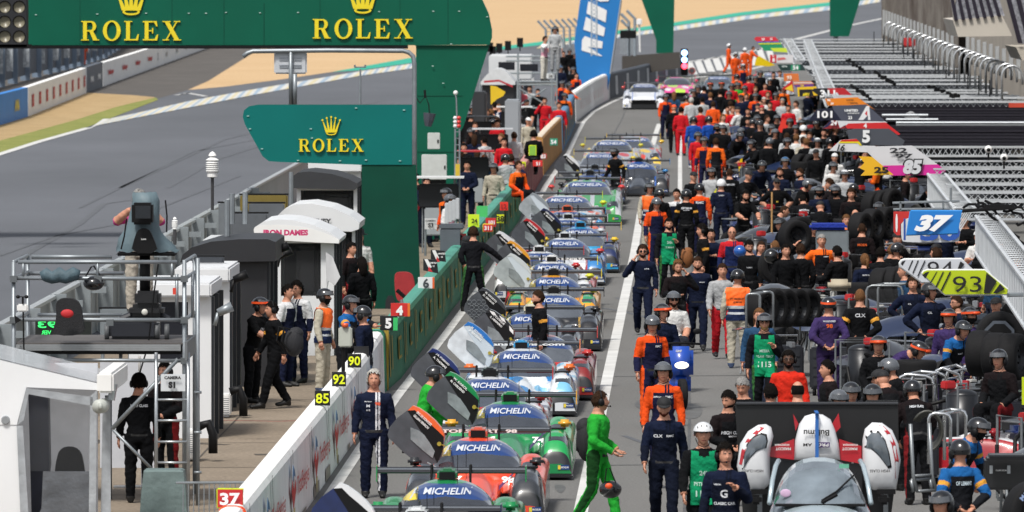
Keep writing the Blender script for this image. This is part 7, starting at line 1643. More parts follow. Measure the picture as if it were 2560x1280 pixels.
for r in [(1200,268,'stand',0,'black','short:l'),(1218,272,'phone',340,'black','short:b'),(1247,259,'stand',300,'whites','buzz:l'),(1177,292,'stand',20,'blackred','short:k'),(1297,287,'stand',200,'greys','helmet:k'),(1321,293,'stand',20,'marsh','cap:w'),(1362,244,'phone',0,'red','short:b'),(1210,341,'stand',220,'greys','short:k'),(1193,372,'stand',180,'jean','long:b'),(1211,386,'stand',190,'jean','long:r'),(1234,408,'stand',350,'marsh','helmet:k'),(1160,358,'stand',0,'black','short:k'),(1243,300,'stand',10,'red','short:k'),(1228,285,'stand',180,'black','short:k'),(1188,305,'clasp',10,'blackred','short:b'),(1263,385,'stand',200,'greys','helmet:k'),(1285,330,'stand',200,'greys','short:b'),(1260,345,'stand',10,'red','short:k'),(1186,335,'stand',180,'navy','long:b'),
 (1409,128,'stand',0,'black','short:k'),(1424,122,'stand',20,'black','helmet:k'),(1437,131,'stand',340,'black','helmet:g'),(1402,165,'stand',0,'navy','helmet:b'),(1433,168,'stand',0,'black','helmet:k'),(1405,202,'stand',0,'off','helmet:k'),(1422,207,'reach',60,'obl','helmet:k'),(1480,150,'stand',60,'whites','short:b'),(1441,182,'stand',30,'off','short:k'),(1398,255,'stand',0,'red','short:k'),(1412,232,'stand',0,'obl','helmet:k'),(1303,217,'stand',0,('#d8606a','#d8606a','#d8606a','#c8505a','#c8505a','#333333',None,'salmon red coat'),'short:b'),(1324,215,'stand',0,'greys','short:b'),(1345,222,'stand',0,'black','short:k'),(1320,168,'stand',180,'white','short:l')]:
    pp_(*r, **FARL)
pp_(1363,92,'cam',60,'pink','short:b',s=62.3,z0=2.3,**FARL); pp_(1388,57,'stand',0,'greys','helmet:k',s=62.5,z0=2.7,**FARL)
pp_(348,466,'cam',0,('#d04a90','#d04a90',None,'#b9b1a4','#b9b1a4','#2a2a2a',None,'pink shirt and beige trousers'),'wavy:g','grey haired operator in beige trousers standing behind the covered camera',s=175.5,z0=2.5,pitch=30,group='crew on the left pit walkway')
pp_(207,62,'stand',0,'orange','short:b','orange clad marshal with a scooter under the gantry by the far fence',s=39,group='marshals in orange')
for r in [(1823,109,'walk',80,'orange','helmet:w'),(1839,131,'stand',30,'orange','helmet:w'),(1862,119,'stand',200,'orange','helmet:w'),(1883,115,'reach',90,'orange','buzz:b')]: pp_(*r, group='marshals in orange')
FARC = dict(group='people in the far crowd')
for r in [(1858,160,'stand',0,'off','helmet:w'),(1664,235,'stand',20,'offb','helmet:k'),(1685,229,'stand',180,'jean','long:l'),(1685,261,'stand',180,'black','cap:o'),(1703,267,'stand',170,'red','short:k'),(1717,238,'stand',180,'orange','helmet:k'),(1728,243,'stand',180,'greys','short:w'),(1734,222,'stand',0,'black','helmet:k'),(1734,291,'stand',190,'blue','helmet:k'),(1751,267,'stand',200,'red','short:b'),(1756,242,'stand',200,'greys','short:k'),(1776,231,'stand',180,'navy','short:l'),(1783,253,'stand',180,'orange','short:b'),(1800,223,'stand',200,'black','short:k'),(1772,290,'stand',200,'blue','helmet:k'),(1793,309,'stand',0,'black','helmet:k+mask'),(1808,312,'stand',340,'black','helmet:k'),(1832,266,'stand',30,'red','short:l'),(1826,252,'stand',180,'white','short:b'),(1852,236,'stand',330,'navy','cap:k'),(1889,233,'stand',0,'off','helmet:k'),(1910,243,'stand',0,'white','short:w'),(1889,216,'stand',0,'black','short:l'),(1913,208,'stand',0,'red','short:b'),(1920,229,'stand',0,'black','short:l'),(1934,180,'stand',0,'black','short:k'),(1950,177,'stand',0,'greys','short:b'),(1901,176,'stand',20,'bgy','helmet:k'),(1889,189,'stand',0,'blackred','helmet:k'),(1940,231,'stand',0,'red','helmet:k'),(1956,246,'stand',350,'greys','short:g'),(1990,252,'stand',300,'white','short:b'),(1776,204,'stand',0,'black','helmet:k+goggle'),(1804,203,'stand',0,'black','helmet:k+goggle'),(1829,208,'stand',0,'red','helmet:k'),(1862,214,'stand',0,'obl','helmet:k'),(1845,206,'stand',0,'green','helmet:k'),(1893,288,'stand',10,'black','helmet:k'),(1918,288,'stand',60,'greys','short:b'),(1901,304,'stand',0,'black','cap:k'),(1943,287,'stand',0,'black','helmet:k'),(1929,312,'stand',20,'black','helmet:k'),(1990,312,'stand',0,'black','helmet:k'),(2005,298,'stand',350,'black','helmet:k'),(2008,313,'stand',200,'white','helmet:w'),(1967,332,'stand',200,'greys','short:b'),(1991,335,'stand',180,'white','short:l'),(2008,342,'stand',200,'marsh','short:b'),(2024,330,'phone',0,'tee','short:b'),(2044,345,'stand',0,'greys','helmet:w'),(1870,270,'stand',0,'black','short:k'),(1971,262,'stand',0,'red','short:b'),(1975,296,'stand',0,'black','helmet:k'),(1808,285,'stand',30,'white','long:l'),(1745,330,'stand',20,'red','helmet:k'),(1790,345,'stand',180,'obl','short:b'),(1850,330,'lean',30,'black','helmet:k'),(1823,228,'stand',0,'black','helmet:k'),(1866,233,'stand',0,'navy','short:b'),(1905,262,'stand',180,'black','cap:r'),(1925,255,'stand',0,'black','short:b'),(1958,215,'stand',0,'obl','helmet:k'),(1925,195,'stand',0,'black','helmet:w'),(1872,190,'stand',180,'red','helmet:k'),(1842,185,'stand',180,'off','helmet:k'),(1968,345,'stand',30,'black','helmet:k'),(1880,350,'reach',300,'black','helmet:k'),(1925,345,'stand',160,'black','helmet:g'),(2060,322,'stand',0,'black','short:k'),(2075,345,'stand',200,'black','helmet:k'),(1760,215,'stand',180,'navy','short:k'),(1745,212,'stand',0,'blackred','helmet:k')]: pp_(*r, **FARC)
rf = random.Random(3); outs = ['black','navy','black','tee','blackred','navyw','obl','black','greys','white','black','blackb','tee','black']; hds = ['helmet:k','helmet:k','short:k','short:b','cap:k','helmet:g','short:l','curly:b','buzz:b']
for i in range(58):
    y = rf.uniform(200, 620); lo = 1960+.28*(y-200)if y < 420 else 1900; U0 = rf.uniform(1.0, 6.5)
    s = (y+140)/6.02; x = VX+U0*s
    if x > 2560 or (y > 440 and x < 1900): continue
    pp_(x, y, rf.choice(['stand','stand','lean','crossed','reach','hips']), rf.uniform(0,360), rf.choice(outs), rf.choice(hds), group='people in the pit lane crowd')
for i in range(26):
    d = rf.uniform(212, 345); p_ = Ln(rf.uniform(-9.5,-6.2), d); s_ = F/d; pp_(1280+p_.x*s_, -140+6.02*s_, rf.choice(['stand','stand','lean','crossed','text','hips']), rf.uniform(0,360), rf.choice(outs), rf.choice(hds), s=s_, **FARL)
# distinct labels for everybody
ORD = 'leftmost second third fourth fifth sixth seventh eighth ninth tenth eleventh twelfth thirteenth fourteenth fifteenth sixteenth'.split()
byl = {}
for r in ALLP:
    if r[1]: r[0]['label'] = r[1]
    else: byl.setdefault(r[2], []).append(r)
def band(y): return 'far back' if y < 200 else 'rear' if y < 300 else 'mid rear' if y < 430 else 'middle' if y < 600 else 'near middle' if y < 800 else 'foreground'
for base, L in byl.items():
    if len(L) == 1 and len(base.split()) <= 16: L[0][0]['label'] = base; continue
    g2_ = {}
    for r in L: g2_.setdefault(band(r[4])+(' left' if r[3] < 1500 else ''), []).append(r)
    for bn, Q in g2_.items():
        Q.sort(key=lambda r: r[3])
        for i, r in enumerate(Q):
            core = ' '.join(base.split()[:10 if len(Q) > 1 else 12]).rstrip(','); 
            if core.split()[-1] in ('with','and','in','facing','seen','from'): core = ' '.join(core.split()[:-1])
            r[0]['label'] = core+', '+bn+((' '+(ORD[i] if i < 16 else 'rightmost')+' one') if len(Q) > 1 else '')
seen = {}
for r in ALLP:
    l = r[0]['label']
    if l in seen:
        w_ = l.split()[:12]; l2 = ' '.join(w_)+' at crowd '+('left' if r[3] < 1900 else 'right'); k = 2
        while l2 in seen: l2 = ' '.join(w_)+' and '+ORD[min(k,15)]+' along'; k += 1
        r[0]['label'] = l2; l = l2
    seen[l] = 1
# ------------------------------------------------------------ tyres, carts and cars of the pit boxes
HUB = mat('#2a2c30', .4, .5, 1); TTXT = mat('#3a6ac0', .5)
def tyre(px, py, s, face=0, r=.34, w=.30, label=None, rim='#2a2c30', group='loose wheels in the pit boxes', txt=None, tilt=0):
    t = thing('wheel', label, 'wheel', At(px, py, s)-Vector((0,0,r)), R(face), group); MM = Matrix.Translation((0,0,r)) @ Matrix.Rotation(R(tilt), 4, 'Y')
    b = MB(); b.lathe([(r*.60,-w*.44),(r*.66,-w/2),(r*.92,-w/2),(r*.985,-w*.42),(r,-w*.25),(r,w*.25),(r*.985,w*.42),(r*.92,w/2),(r*.66,w/2),(r*.60,w*.44)], 0, 36, MM); b.build('tyre', RUB, t, world=False, smooth=True)
    b = MB(); b.lathe([(.001,-w*.20),(r*.14,-w*.22),(r*.18,-w*.10),(r*.5,-w*.22),(r*.60,-w*.42),(r*.61,w*.44),(.001,w*.3)], 0, 24, MM)
    for k in range(8): b.box(MM @ Vector((r*.36*cos(k*pi/4), -w*.2, r*.36*sin(k*pi/4))), (.035,.03,.035))
    b.build('rim', mat(rim, .4, .5), t, world=False)
    if txt:
        b = MB()
        for j, ch in enumerate(txt): a = pi*.78-j*.16; text(b, ch, MM @ Matrix.Translation((r*.8*cos(a), -w*.505, r*.8*sin(a))) @ Matrix.Rotation(pi/2-a, 4, 'Y'), height=r*.15, bold=.04)
        b.build('tyre_lettering', mat('#9db4e0', .5), t, world=False)
    return t
for i, (x, y, s, fc, r, lb) in enumerate([
 (1942,664,124,15,.37,'single big wheel standing left of the grey haired man in black and orange'),(1987,592,117,30,.36,'front wheel of the big pair left of the blue covered cart'),(1999,583,116,30,.36,'rear wheel of the big pair left of the blue covered cart'),
 (2152,572,116,60,.36,'left wheel of the row behind the man with orange lettered back'),(2181,563,115.5,60,.36,'second wheel of the row behind the man with orange lettered back'),(2212,558,115,60,.36,'third wheel of the row behind the man with orange lettered back'),(2240,556,114.5,60,.36,'right wheel of the row hidden by the red edged plate'),
 (1903,772,143,55,.34,'first slick tyre of the trolley beside the orange vested marshal'),(1929,770,142.5,55,.34,'second slick tyre of the trolley beside the orange vested marshal'),(1957,770,142,55,.34,'third tyre of the trolley beside the orange vested marshal'),(1986,769,141.5,55,.34,'fourth tyre of the trolley beside the orange vested marshal'),(2014,769,141,55,.34,'rightmost tyre of the trolley beside the orange vested marshal'),
 (2500,838,161,8,.37,'large wheel with grey eight sided rim cover at right edge'),(2452,884,162,68,.36,'left wide slick lying below the eight sided wheel'),(2492,890,163,68,.36,'middle wide slick lying below the eight sided wheel'),(2532,892,164,68,.36,'right wide slick lying below the eight sided wheel'),
 (1944,376,76,50,.34,'first tyre of the far upper row beside the boom'),(1962,379,76,50,.34,'second tyre of the far upper row beside the boom'),(1983,382,76,50,.34,'third tyre of the far upper row beside the boom'),(2001,412,82,50,.34,'left tyre of the far lower row'),(2028,413,82,35,.35,'right tyre of the far lower row'),
 (2185,515,104,50,.36,'left wheel under the magenta team board'),(2205,512,104,50,.36,'middle wheel under the magenta team board'),(2228,508,104,50,.36,'right wheel under the magenta team board'),
 (2205,715,130,62,.35,'left dark tyre behind the grey cart frame'),(2232,712,130,62,.35,'middle dark tyre behind the grey cart frame'),(2258,709,130,62,.35,'right dark tyre behind the grey cart frame'),
 (2592,1285,213,20,.40,'blue lettered tyre at the lower right corner')]):
    tyre(x, y, s, fc, r, label=lb, rim='#4a4d52' if i == 12 else '#2a2c30', txt='MICHELIN' if i in (27, 0) else None)
b = MB(); s = 161; M = T(At(2500,838,s)-Vector((.02,.2,0))); b.prism([(.25*cos(a), .25*sin(a)) for a in np.arange(pi/8, 2*pi, pi/4)], .03, M); b.prism([(.2*cos(a), .2*sin(a)) for a in np.arange(pi/8, 2*pi, pi/4)], .01, M @ Matrix.Translation((0,-.011,0)), 1); b.build('rim_cover', [mat('#555c66', .4), BLK], label='grey eight sided cover on the large right wheel', cat='cover')
def hoop(pts, s, m=CHROME, r=.022, label='', name='tube_frame', back=.9):
    t = thing(name, label, 'frame', At(pts[0][0], pts[0][1], s)); b = MB(); b.tube([At(*p, s) for p in pts], r, 8); b.build('front_hoop', m, t, smooth=True)
    b = MB(); b.tube([At(*p, s)+Vector((.25,back,0)) for p in pts], r, 8); b.build('rear_hoop', m, t, smooth=True)
    b = MB()
    for p in (pts[len(pts)//2-1], pts[len(pts)//2], pts[-1]): b.tube([At(*p, s), At(*p, s)+Vector((.25,back,0))], r*.8, 6)
    b.build('link_tube', m, t, smooth=True); return t
def rh(x0, y0, x1, y1, yb, rr=8): return [(x0,yb),(x0,y0+rr),(x0+rr*.3,y0+rr*.3),(x0+rr,y0),(x1-rr,y1),(x1-rr*.3,y1+rr*.3),(x1,y1+rr),(x1,yb)]
GR = mat('#8d9295', .35, .5)
hoop(rh(1866,735,1900,735,900), 147, GR, .022, 'grey bent handle frame of the tyre trolley by the orange marshal')
hoop(rh(2166,714,2256,714,850,14), 136, GR, .022, 'grey square frame with clear screen behind the capped crew')
hoop(rh(2245,936,2335,940,1040,22), 163, CHROME, .026, 'leftmost chrome roll hoop near the right edge')
hoop(rh(2335,920,2402,930,1060,22), 160, CHROME, .026, 'middle chrome roll hoop near the right edge')
hoop(rh(2405,910,2460,925,1060,22), 157, CHROME, .026, 'right chrome roll hoop near the right edge')
hoop(rh(2322,1033,2376,1035,1160,14), 190, CHROME, .024, 'chrome handle hoop beside the black rolled hose')
hoop(rh(2000,760,2060,752,850,10), 140, GR, .02, 'grey handle behind the purple suited mechanic')
hoop([(2276,1060),(2283,1190),(2292,1228),(2283,1230),(2278,1200)], 196, GR, .025, 'upright grey steel bracket by the white nose section', back=.2)
b = MB(); s = 190
for k in range(5):
    P = [At(2318+math.cos(a)*(38-k*2)+k*2, 1078+math.sin(a)*(50-k*3), s)+Vector((0,.1*k,0)) for a in np.linspace(-2.6, 1.6, 16)]; b.tube(P, .02, 6)
b.build('coiled_hose', mat('#3a3a34', .4), label='coiled dark hose hanging beside the chrome handle hoop', cat='hose', smooth=True)
b = MB(); b.prism(pxpoly([(2163,722),(2250,722),(2246,795),(2170,795)], 137, (2200,795)), .02, T(At(2200,795,137))); b.build('clear_screen', VINYL, label='clear plastic screen held in the grey square frame', cat='screen')
# generic carts
def cart_proto(kind, seed):
    rnd = random.Random(seed); t = thing({'tool':'tool_cart','fuel':'fuel_rig','quad':'quad_bike','nose':'spare_nose','case':'flight_case'}[kind], None, None)
    if kind in ('tool','case'):
        b = MB(); b.bbox((0,0,.48), (.95,.6,.72), .03); b.build('cabinet', mat(rnd.choice(['#17181b','#1b1d24','#22242a','#3a3d42']), .45, 0, 1, .3, 6), t, world=False)
        for i in range(4): b = MB(); b.box((0,-.305,.24+i*.16), (.8,.02,.12)); b.build('drawer', mat('#2a2c31', .4), t, world=False)
        b = MB(); b.tube([(-.44,.3,.84),(-.44,.3,1.0),(.44,.3,1.0),(.44,.3,.84)], .016, 6); b.build('handle', CHROME, t, world=False)
        b = MB()
        for i in range(14): b.bbox((rnd.uniform(-.4,.4), rnd.uniform(-.25,.25), .86+rnd.uniform(0,.06)), (rnd.uniform(.05,.22), rnd.uniform(.05,.2), rnd.uniform(.04,.16)), .01, rnd.choice([0,0,0,1,2,3]), rnd.uniform(0,3))
        b.build('tools', [BLK, SIL, mat('#b8303a', .5), mat('#c9c9c4', .5)], t, world=False)
        for x in (-.4,.4):
            for y in (-.22,.22): b = MB(); b.tube([(x-.02,y,.07),(x+.02,y,.07)], .07, 12); b.build('caster', RUB, t, world=False)
    elif kind == 'fuel':
        b = MB(); b.tube([(0,0,.25),(0,0,1.15)], .24, 18); b.ell((0,0,1.15), (.24,.24,.1)); b.build('tank', mat('#1e2024', .35, .2, 1), t, world=False, smooth=True)
        b = MB(); b.box((0,0,.15), (.8,.8,.06)); b.tube([(-.4,-.4,.15),(-.4,-.4,1.3),(.4,-.4,1.3),(.4,-.4,.15)], .02, 6); b.tube([(-.4,.4,.15),(-.4,.4,1.3),(.4,.4,1.3),(.4,.4,.15)], .02, 6); b.build('frame', GR, t, world=False)
        b = MB(); b.tube([(.0,-.2,1.1),(.3,-.45,1.0),(.38,-.5,.5),(.2,-.55,.2),(-.2,-.5,.3),(-.3,-.45,.9)], .03, 8); b.build('hose', BLK, t, world=False, smooth=True)
        b = MB(); b.bbox((.1,-.2,1.3), (.2,.15,.12), .02); b.build('valve', mat('#c0282c', .5), t, world=False)
    elif kind == 'quad':
        b = MB(); b.bbox((0,.1,.72), (.34,1.1,.18), .06); b.bbox((0,-.55,.7), (.6,.5,.2), .08); b.build('body', mat(rnd.choice(['#1b2a5a','#16171a','#2a2c31']), .35, 0, 1, coat=.5), t, world=False, smooth=True)
        b = MB(); b.bbox((0,.35,.86), (.3,.7,.12), .05); b.build('seat', BLK, t, world=False, smooth=True)
        b = MB(); b.tube([(-.4,-.35,1.02),(-.15,-.3,.98),(.15,-.3,.98),(.4,-.35,1.02)], .018, 6); b.tube([(0,-.3,.98),(0,-.4,.7)], .03, 6); b.build('handlebar', BLK, t, world=False)
        for x in (-.42,.42):
            for y in (-.6,.6): wheel_parts(t, x, y, .27, .2)
        b = MB()
        for i in range(5): b.tube([(-.3+i*.15,-.9,.86),(-.3+i*.15,-.45,.88)], .01, 5)
        b.tube([(-.32,-.9,.86),(.32,-.9,.86)], .014, 5); b.build('rack', GR, t, world=False)
    else:
        c = rnd.choice(['#2a2d33','#1b2a4a','#4a4f57','#6a2a2a']); b = MB()
        n = 16; rings = []
        for i in range(9):
            u = i/8; rings.append([((.9-.12*u)*cos(a), -.9+1.3*u, .75+(.12+.22*math.sin(u*2.4))*math.sin(a)+.07*math.cos(4*a)) for a in np.linspace(0, pi, n)])
        V = [q for g in rings for q in g]; b.add(V, [(i*n+j,(i+1)*n+j,(i+1)*n+j+1,i*n+j+1) for i in range(8) for j in range(n-1)]); b.build('bodywork', paint(c), t, world=False, smooth=True)
        b = MB()
        for x in (-.6,.6): b.tube([(x,-.6,.05),(x,-.3,.78),(x,.1,.78),(x,.4,.05)], .02, 6)
        b.build('stand', GR, t, world=False)
    return t
protos = [(k, cart_proto(k, i)) for i, k in enumerate(['tool','fuel','quad','nose','case','tool','nose'])]
KW = {'tool':('open tool cart with loose tools on top','tool cart'),'fuel':('dark fuel rig with hose and red valve','fuel rig'),'quad':('dark quad bike with front rack','quad bike'),'nose':('spare nose bodywork on a stand','car part'),'case':('dark wheeled case with drawers','case')}
rc = random.Random(11); ITEMS = []; first = set()
for row in range(42):
    d = 118+row*5.0+rc.uniform(-1,1); lo = 1.25 if d > 150 else (2.6 if d > 128 else 4.4)
    U = lo+rc.uniform(0,.5)
    while U < 6.6:
        k, pr = rc.choice(protos)
        if id(pr) in first: o = copy_tree(pr)
        else: o = pr; first.add(id(pr))
        p = Ln(U, d+rc.uniform(-1.5,1.5)); o.location = p; o.rotation_euler = (0,0,rc.uniform(0,6.28))
        ITEMS.append((o, k, p)); U += rc.uniform(.9,1.5)
for k, pr in protos:
    if id(pr) not in first:
        for c in list(pr.children_recursive): bpy.data.objects.remove(c)
        bpy.data.objects.remove(pr)
cnt = {}
for o, k, p in ITEMS:
    s = F/p.y; x = 1280+p.x*s; zone = int((p.y-110)//25); cnt.setdefault((k, zone), []).append((x, o))
ZN = ['nearest the camera','just behind the white nose section','beside the purple suited mechanics','level with the lime board','behind the grey haired orange suit man','below the blue 37 board','below the magenta board','beside the far tyre rows','far back under dark awnings','at far crowd rear','at the very far crowd end']
for (k, zone), L in cnt.items():
    L.sort(key=lambda q: q[0])
    for i, (x, o) in enumerate(L):
        tag(o, '%s%s, %s' % ((ORD[i]+' ') if len(L) > 1 else '', KW[k][0], ZN[min(zone,10)]), KW[k][1], 'equipment crowded in the pit boxes')
# stacks of tyres lying flat
stk_m = None; si = 0
for row in range(26):
    d = 124+row*8; 
    for U in (rc.uniform(2.2,3.6), rc.uniform(4.2,6.2)):
        if d < 140 and U < 4.4: continue
        t = thing('tyre_stack', 'pile of %s flat slicks, %s from the near end' % (['four','three'][si % 2], (ORD+['seventeenth','eighteenth','nineteenth','twentieth']+['twenty '+q for q in ORD[1:9]]+['thirtieth']+['thirty '+q for q in ORD[1:9]]+['fortieth']*20)[si]), 'tyres', Ln(U, d), 0, 'piles of slick tyres')
        for k in range(4-(si % 2)):
            if stk_m is None:
                b = MB(); r, w_ = .34, .29; b.lathe([(r*.6,-w_*.44),(r*.66,-w_/2),(r*.92,-w_/2),(r*.985,-w_*.42),(r,-w_*.25),(r,w_*.25),(r*.985,w_*.42),(r*.92,w_/2),(r*.66,w_/2),(r*.6,w_*.44)], 0, 32, Matrix.Rotation(pi/2, 4, 'X')); stk_m = b.mesh('tyre', RUB, True)
            o = bpy.data.objects.new('tyre', stk_m); col.objects.link(o); o.parent = t; o.location = (rc.uniform(-.03,.03), rc.uniform(-.03,.03), .15+k*.295)
        si += 1
# dark and coloured cars pushed into the boxes
for (x, y, lb, c0, c1, c2, pat, rz) in [(2095,452,'charcoal race car pointing left among helmets under the yellow board','#4a4e55','#2a2d33','#b9bec4',0,-1.1),(2010,545,'dark race car pointing left behind the tyre pair','#2b2f36','#1c1e22','#9aa0a8',0,-1.2),(1868,390,'dark car with yellow curved strip in the far boxes','#22262c','#d8b020','#3a3f47',5,-.9),(2330,655,'charcoal and orange car half hidden below the 37 board','#3a3d42','#e0601e','#c9cdd2',1,-1.2),(2105,790,'blue grey race car between the crew backs','#5a6472','#23262c','#c9cdd2',3,-1.0),(1960,275,'dark blue car in the far right crowd','#1f3a6a','#2a2d33','#c9cdd2',0,-1.0),(2400,905,'dark race car behind chrome hoops','#2a2d33','#16171a','#3a6ac0',0,-1.2)]:
    race_car('lmp' if 'race' in lb else 'gt', x, y, lb, c0, c1, c2, pat, rz=rz, mirror=c1, ban=False, zr=1.05)['group'] = 'cars pushed into the pit boxes'
hc = race_car('lmp', 2450, 1012, 'white and red race car standing in its box at the right edge', '#e6e8ea', '#b81f2c', '#e6e8ea', 2, rz=-.75, mirror='#b81f2c', ban=False, zr=1.05); hc.location = (6.0, 128, 0); hc.rotation_euler = (0,0,-1.87); hc['group'] = 'cars pushed into the pit boxes'
# white nose section standing upright, tied with a blue strap
s = 196; ref = (2045,1290); O = At(2045,1290,s); M = T(O)
ns = thing('upright_nose_section', 'white and red race car nose section tied upright behind the small silver car', 'car nose', O)
def bulge(b, pts, dep, m=0, n=6, M_=M):
    # a rounded shell over an outline: rings shrink towards the viewer
    P = pxpoly(pts, s, ref); cx = sum(p[0] for p in P)/len(P); cz = sum(p[1] for p in P)/len(P); k = len(P); V = []
    for i in range(n+1):
        a = i/n*pi/2; f = cos(a)**.8 if i < n else .02; y = -dep*sin(a)
        V += [M_ @ Vector((cx+(p[0]-cx)*f, y, cz+(p[1]-cz)*f)) for p in P]
    Fc = [(i*k+j, i*k+(j+1)%k, (i+1)*k+(j+1)%k, (i+1)*k+j) for i in range(n) for j in range(k)]+[tuple(range(n*k, (n+1)*k))]
    area = sum(P[i][0]*P[(i+1)%k][1]-P[(i+1)%k][0]*P[i][1] for i in range(k))
    if area < 0: Fc = [f[::-1] for f in Fc]
    b.add(V, Fc, m); return b
WP = mat('#e4e6e9', .3, 0, .85, .04, coat=.6); RP = paint('#b81f2c')
b = MB(); b.prism(pxpoly([(1840,1013),(1905,1010),(2040,1012),(2165,1012),(2170,1004),(2248,1005),(2250,1140),(2230,1300),(1860,1300),(1850,1180)], s, ref), .06, M @ Matrix.Translation((0,.35,0))); b.build('black_floor_panel', mat('#121315', .5, 0, 1, .25, 3), ns)
b = MB(); b.tube([M @ Vector(((x-2045)/s,.33,(1290-1012)/s)) for x in (1842,2248)], .02, 6); b.build('panel_edge', mat('#3a3c40', .4), ns)
b = bulge(MB(), [(1985,1150),(1988,1100),(1998,1060),(2012,1040),(2032,1034),(2056,1036),(2076,1048),(2088,1075),(2097,1110),(2101,1150)], .16); b.build('nose_cone', WP, ns, smooth=True)
b = MB(); b.prism(pxpoly([(1924,1120),(1986,1098),(1986,1150),(1924,1142)], s, ref), .08, M @ Matrix.Translation((0,.02,0))); b.build('front_wing', RP, ns); b = MB(); b.prism(pxpoly([(2098,1098),(2154,1116),(2154,1160),(2100,1150)], s, ref), .08, M @ Matrix.Translation((0,.02,0))); b.build('front_wing', RP, ns); b = MB(); b.prism(pxpoly([(1924,1146),(1990,1150),(1990,1250),(1924,1250)], s, ref), .06, M @ Matrix.Translation((0,.06,0)), 1); b.prism(pxpoly([(2100,1152),(2156,1162),(2156,1290),(2110,1290)], s, ref), .06, M @ Matrix.Translation((0,.06,0)), 1); b.build('front_wing', [RP, CARB], ns)
for pts in ([(1984,1036),(1998,1062),(1990,1080)], [(2098,1035),(2082,1062),(2090,1085),(2103,1070)]):
    b = MB(); b.prism(pxpoly(pts, s, ref), .03, M @ Matrix.Translation((0,.2,0))); b.build('red_fin', RP, ns)
def pod(pts, lens, strip, nm):
    b = bulge(MB(), pts, .2); bv = BVHTree.FromPolygons([tuple(v) for v in b.v], b.f); o = b.build('fender_pod', WP, ns, smooth=True)
    def hit(x, z, off):
        p = M @ Vector((x, -1, z)); h = bv.ray_cast(p, Vector((0,1,0))); return (h[0] if h[0] else p+Vector((0,1,0)))+Vector((0,-off,0))
    def skin_patch(poly, off, name, m):
        P = pxpoly(poly, s, ref); cx = sum(p[0] for p in P)/len(P); cz = sum(p[1] for p in P)/len(P); k = len(P); V = []; n = 5
        for i in range(n+1):
            f = 1-i/n; V += [hit(cx+(p[0]-cx)*max(f,.01), cz+(p[1]-cz)*max(f,.01), off) for p in P]
        q = MB(); q.add(V, [(i*k+j, i*k+(j+1)%k, (i+1)*k+(j+1)%k, (i+1)*k+j) for i in range(n) for j in range(k)]); q.build(name, m, ns, smooth=True)
    skin_patch(lens, .008, 'headlight_rim', BLK)
    P = lens; cx = sum(p[0] for p in P)/len(P); cy = sum(p[1] for p in P)/len(P); skin_patch([(cx+(x-cx)*.88, cy+(y-cy)*.88) for x, y in P], .016, 'headlight', mat('#5d666e', .08, 0, .8, .6, 6, coat=1))
    h_ = len(strip)//2; V = []
    for a_, c_ in zip(strip[:h_], strip[::-1][:h_]):
        for t_ in (a_, c_): x, z = pxpoly([t_], s, ref)[0]; V.append(hit(x, z, .01))
    q = MB(); q.add(V, [(2*i, 2*i+2, 2*i+3, 2*i+1) for i in range(h_-1)]); q.build('red_stripe', RP, ns)
pod([(1842,1165),(1850,1110),(1870,1078),(1895,1062),(1915,1060),(1928,1068),(1934,1090),(1928,1115),(1925,1135),(1925,1210),(1900,1232),(1870,1225),(1848,1190)], [(1854,1175),(1856,1140),(1866,1108),(1882,1090),(1902,1080),(1916,1084),(1919,1100),(1915,1118),(1890,1126),(1868,1150)], [(1847,1160),(1853,1125),(1866,1098),(1886,1078),(1900,1066),(1910,1068),(1896,1080),(1874,1100),(1861,1128),(1854,1160)], 'a')
pod([(2156,1100),(2162,1072),(2180,1056),(2205,1057),(2230,1075),(2246,1110),(2252,1150),(2246,1190),(2240,1225),(2182,1225),(2160,1200),(2156,1150)], [(2160,1118),(2163,1088),(2176,1074),(2196,1076),(2212,1098),(2222,1130),(2228,1166),(2220,1170),(2196,1138),(2176,1120)], [(2196,1062),(2214,1080),(2228,1110),(2236,1150),(2238,1195),(2246,1190),(2246,1148),(2238,1108),(2224,1080),(2208,1064)], 'b')
b = MB(); up = Matrix.Rotation(pi, 4, 'Y')
def tx(tt, x, y, h, wd, m=0, off=-.19): text(b, tt, M @ Matrix.Translation(((x-2045)/s, off, (1290-y)/s)) @ up, height=h/s, width=wd/s, m=m, bold=.02)
b.box(M @ Vector(((2055-2045)/s,-.185,(1290-1110)/s)), (36/s,.004,13/s), 1)
tx('Bulamu',2040,1080,15,64); tx('PRO',2055,1110,8,30,2,-.195); tx('AM',2018,1110,8,22,0); tx('HIGH CLASS',1882,1175,7,50,0,-.215); tx('HIGH CLASS',2198,1175,7,50,0,-.215); tx('MASCOT',1958,1122,7,38,2,-.01); tx('WORKWEAR',1955,1112,5,38,2,-.01); tx('MASCOT',2124,1122,7,38,2,-.01); tx('WORKWEAR',2126,1112,5,38,2,-.01)
b.build('lettering', [BLK, mat('#4a2a6a', .4), WHT], ns)
b = MB(); b.box(M @ Vector((-.02,-.20,(1290-1090)/s)), (.045,.012,.60)); b.box(M @ Vector((-.02,.0,(1290-1030)/s)), (.045,.5,.012)); b.build('blue_strap', mat('#2a6ab8', .7), ns)
b = MB(); b.box(M @ Vector(((2180-2045)/s,-.1,(1290-1150)/s)), (.02,.01,.02)); b.box(M @ Vector(((2132-2045)/s,-.008+.06,(1290-1148)/s)), (.16,.01,.03)); b.box(M @ Vector(((2132-2045)/s,-.012+.06,(1290-1148)/s)), (.03,.01,.11)); b.build('white_cross', WHT, ns)
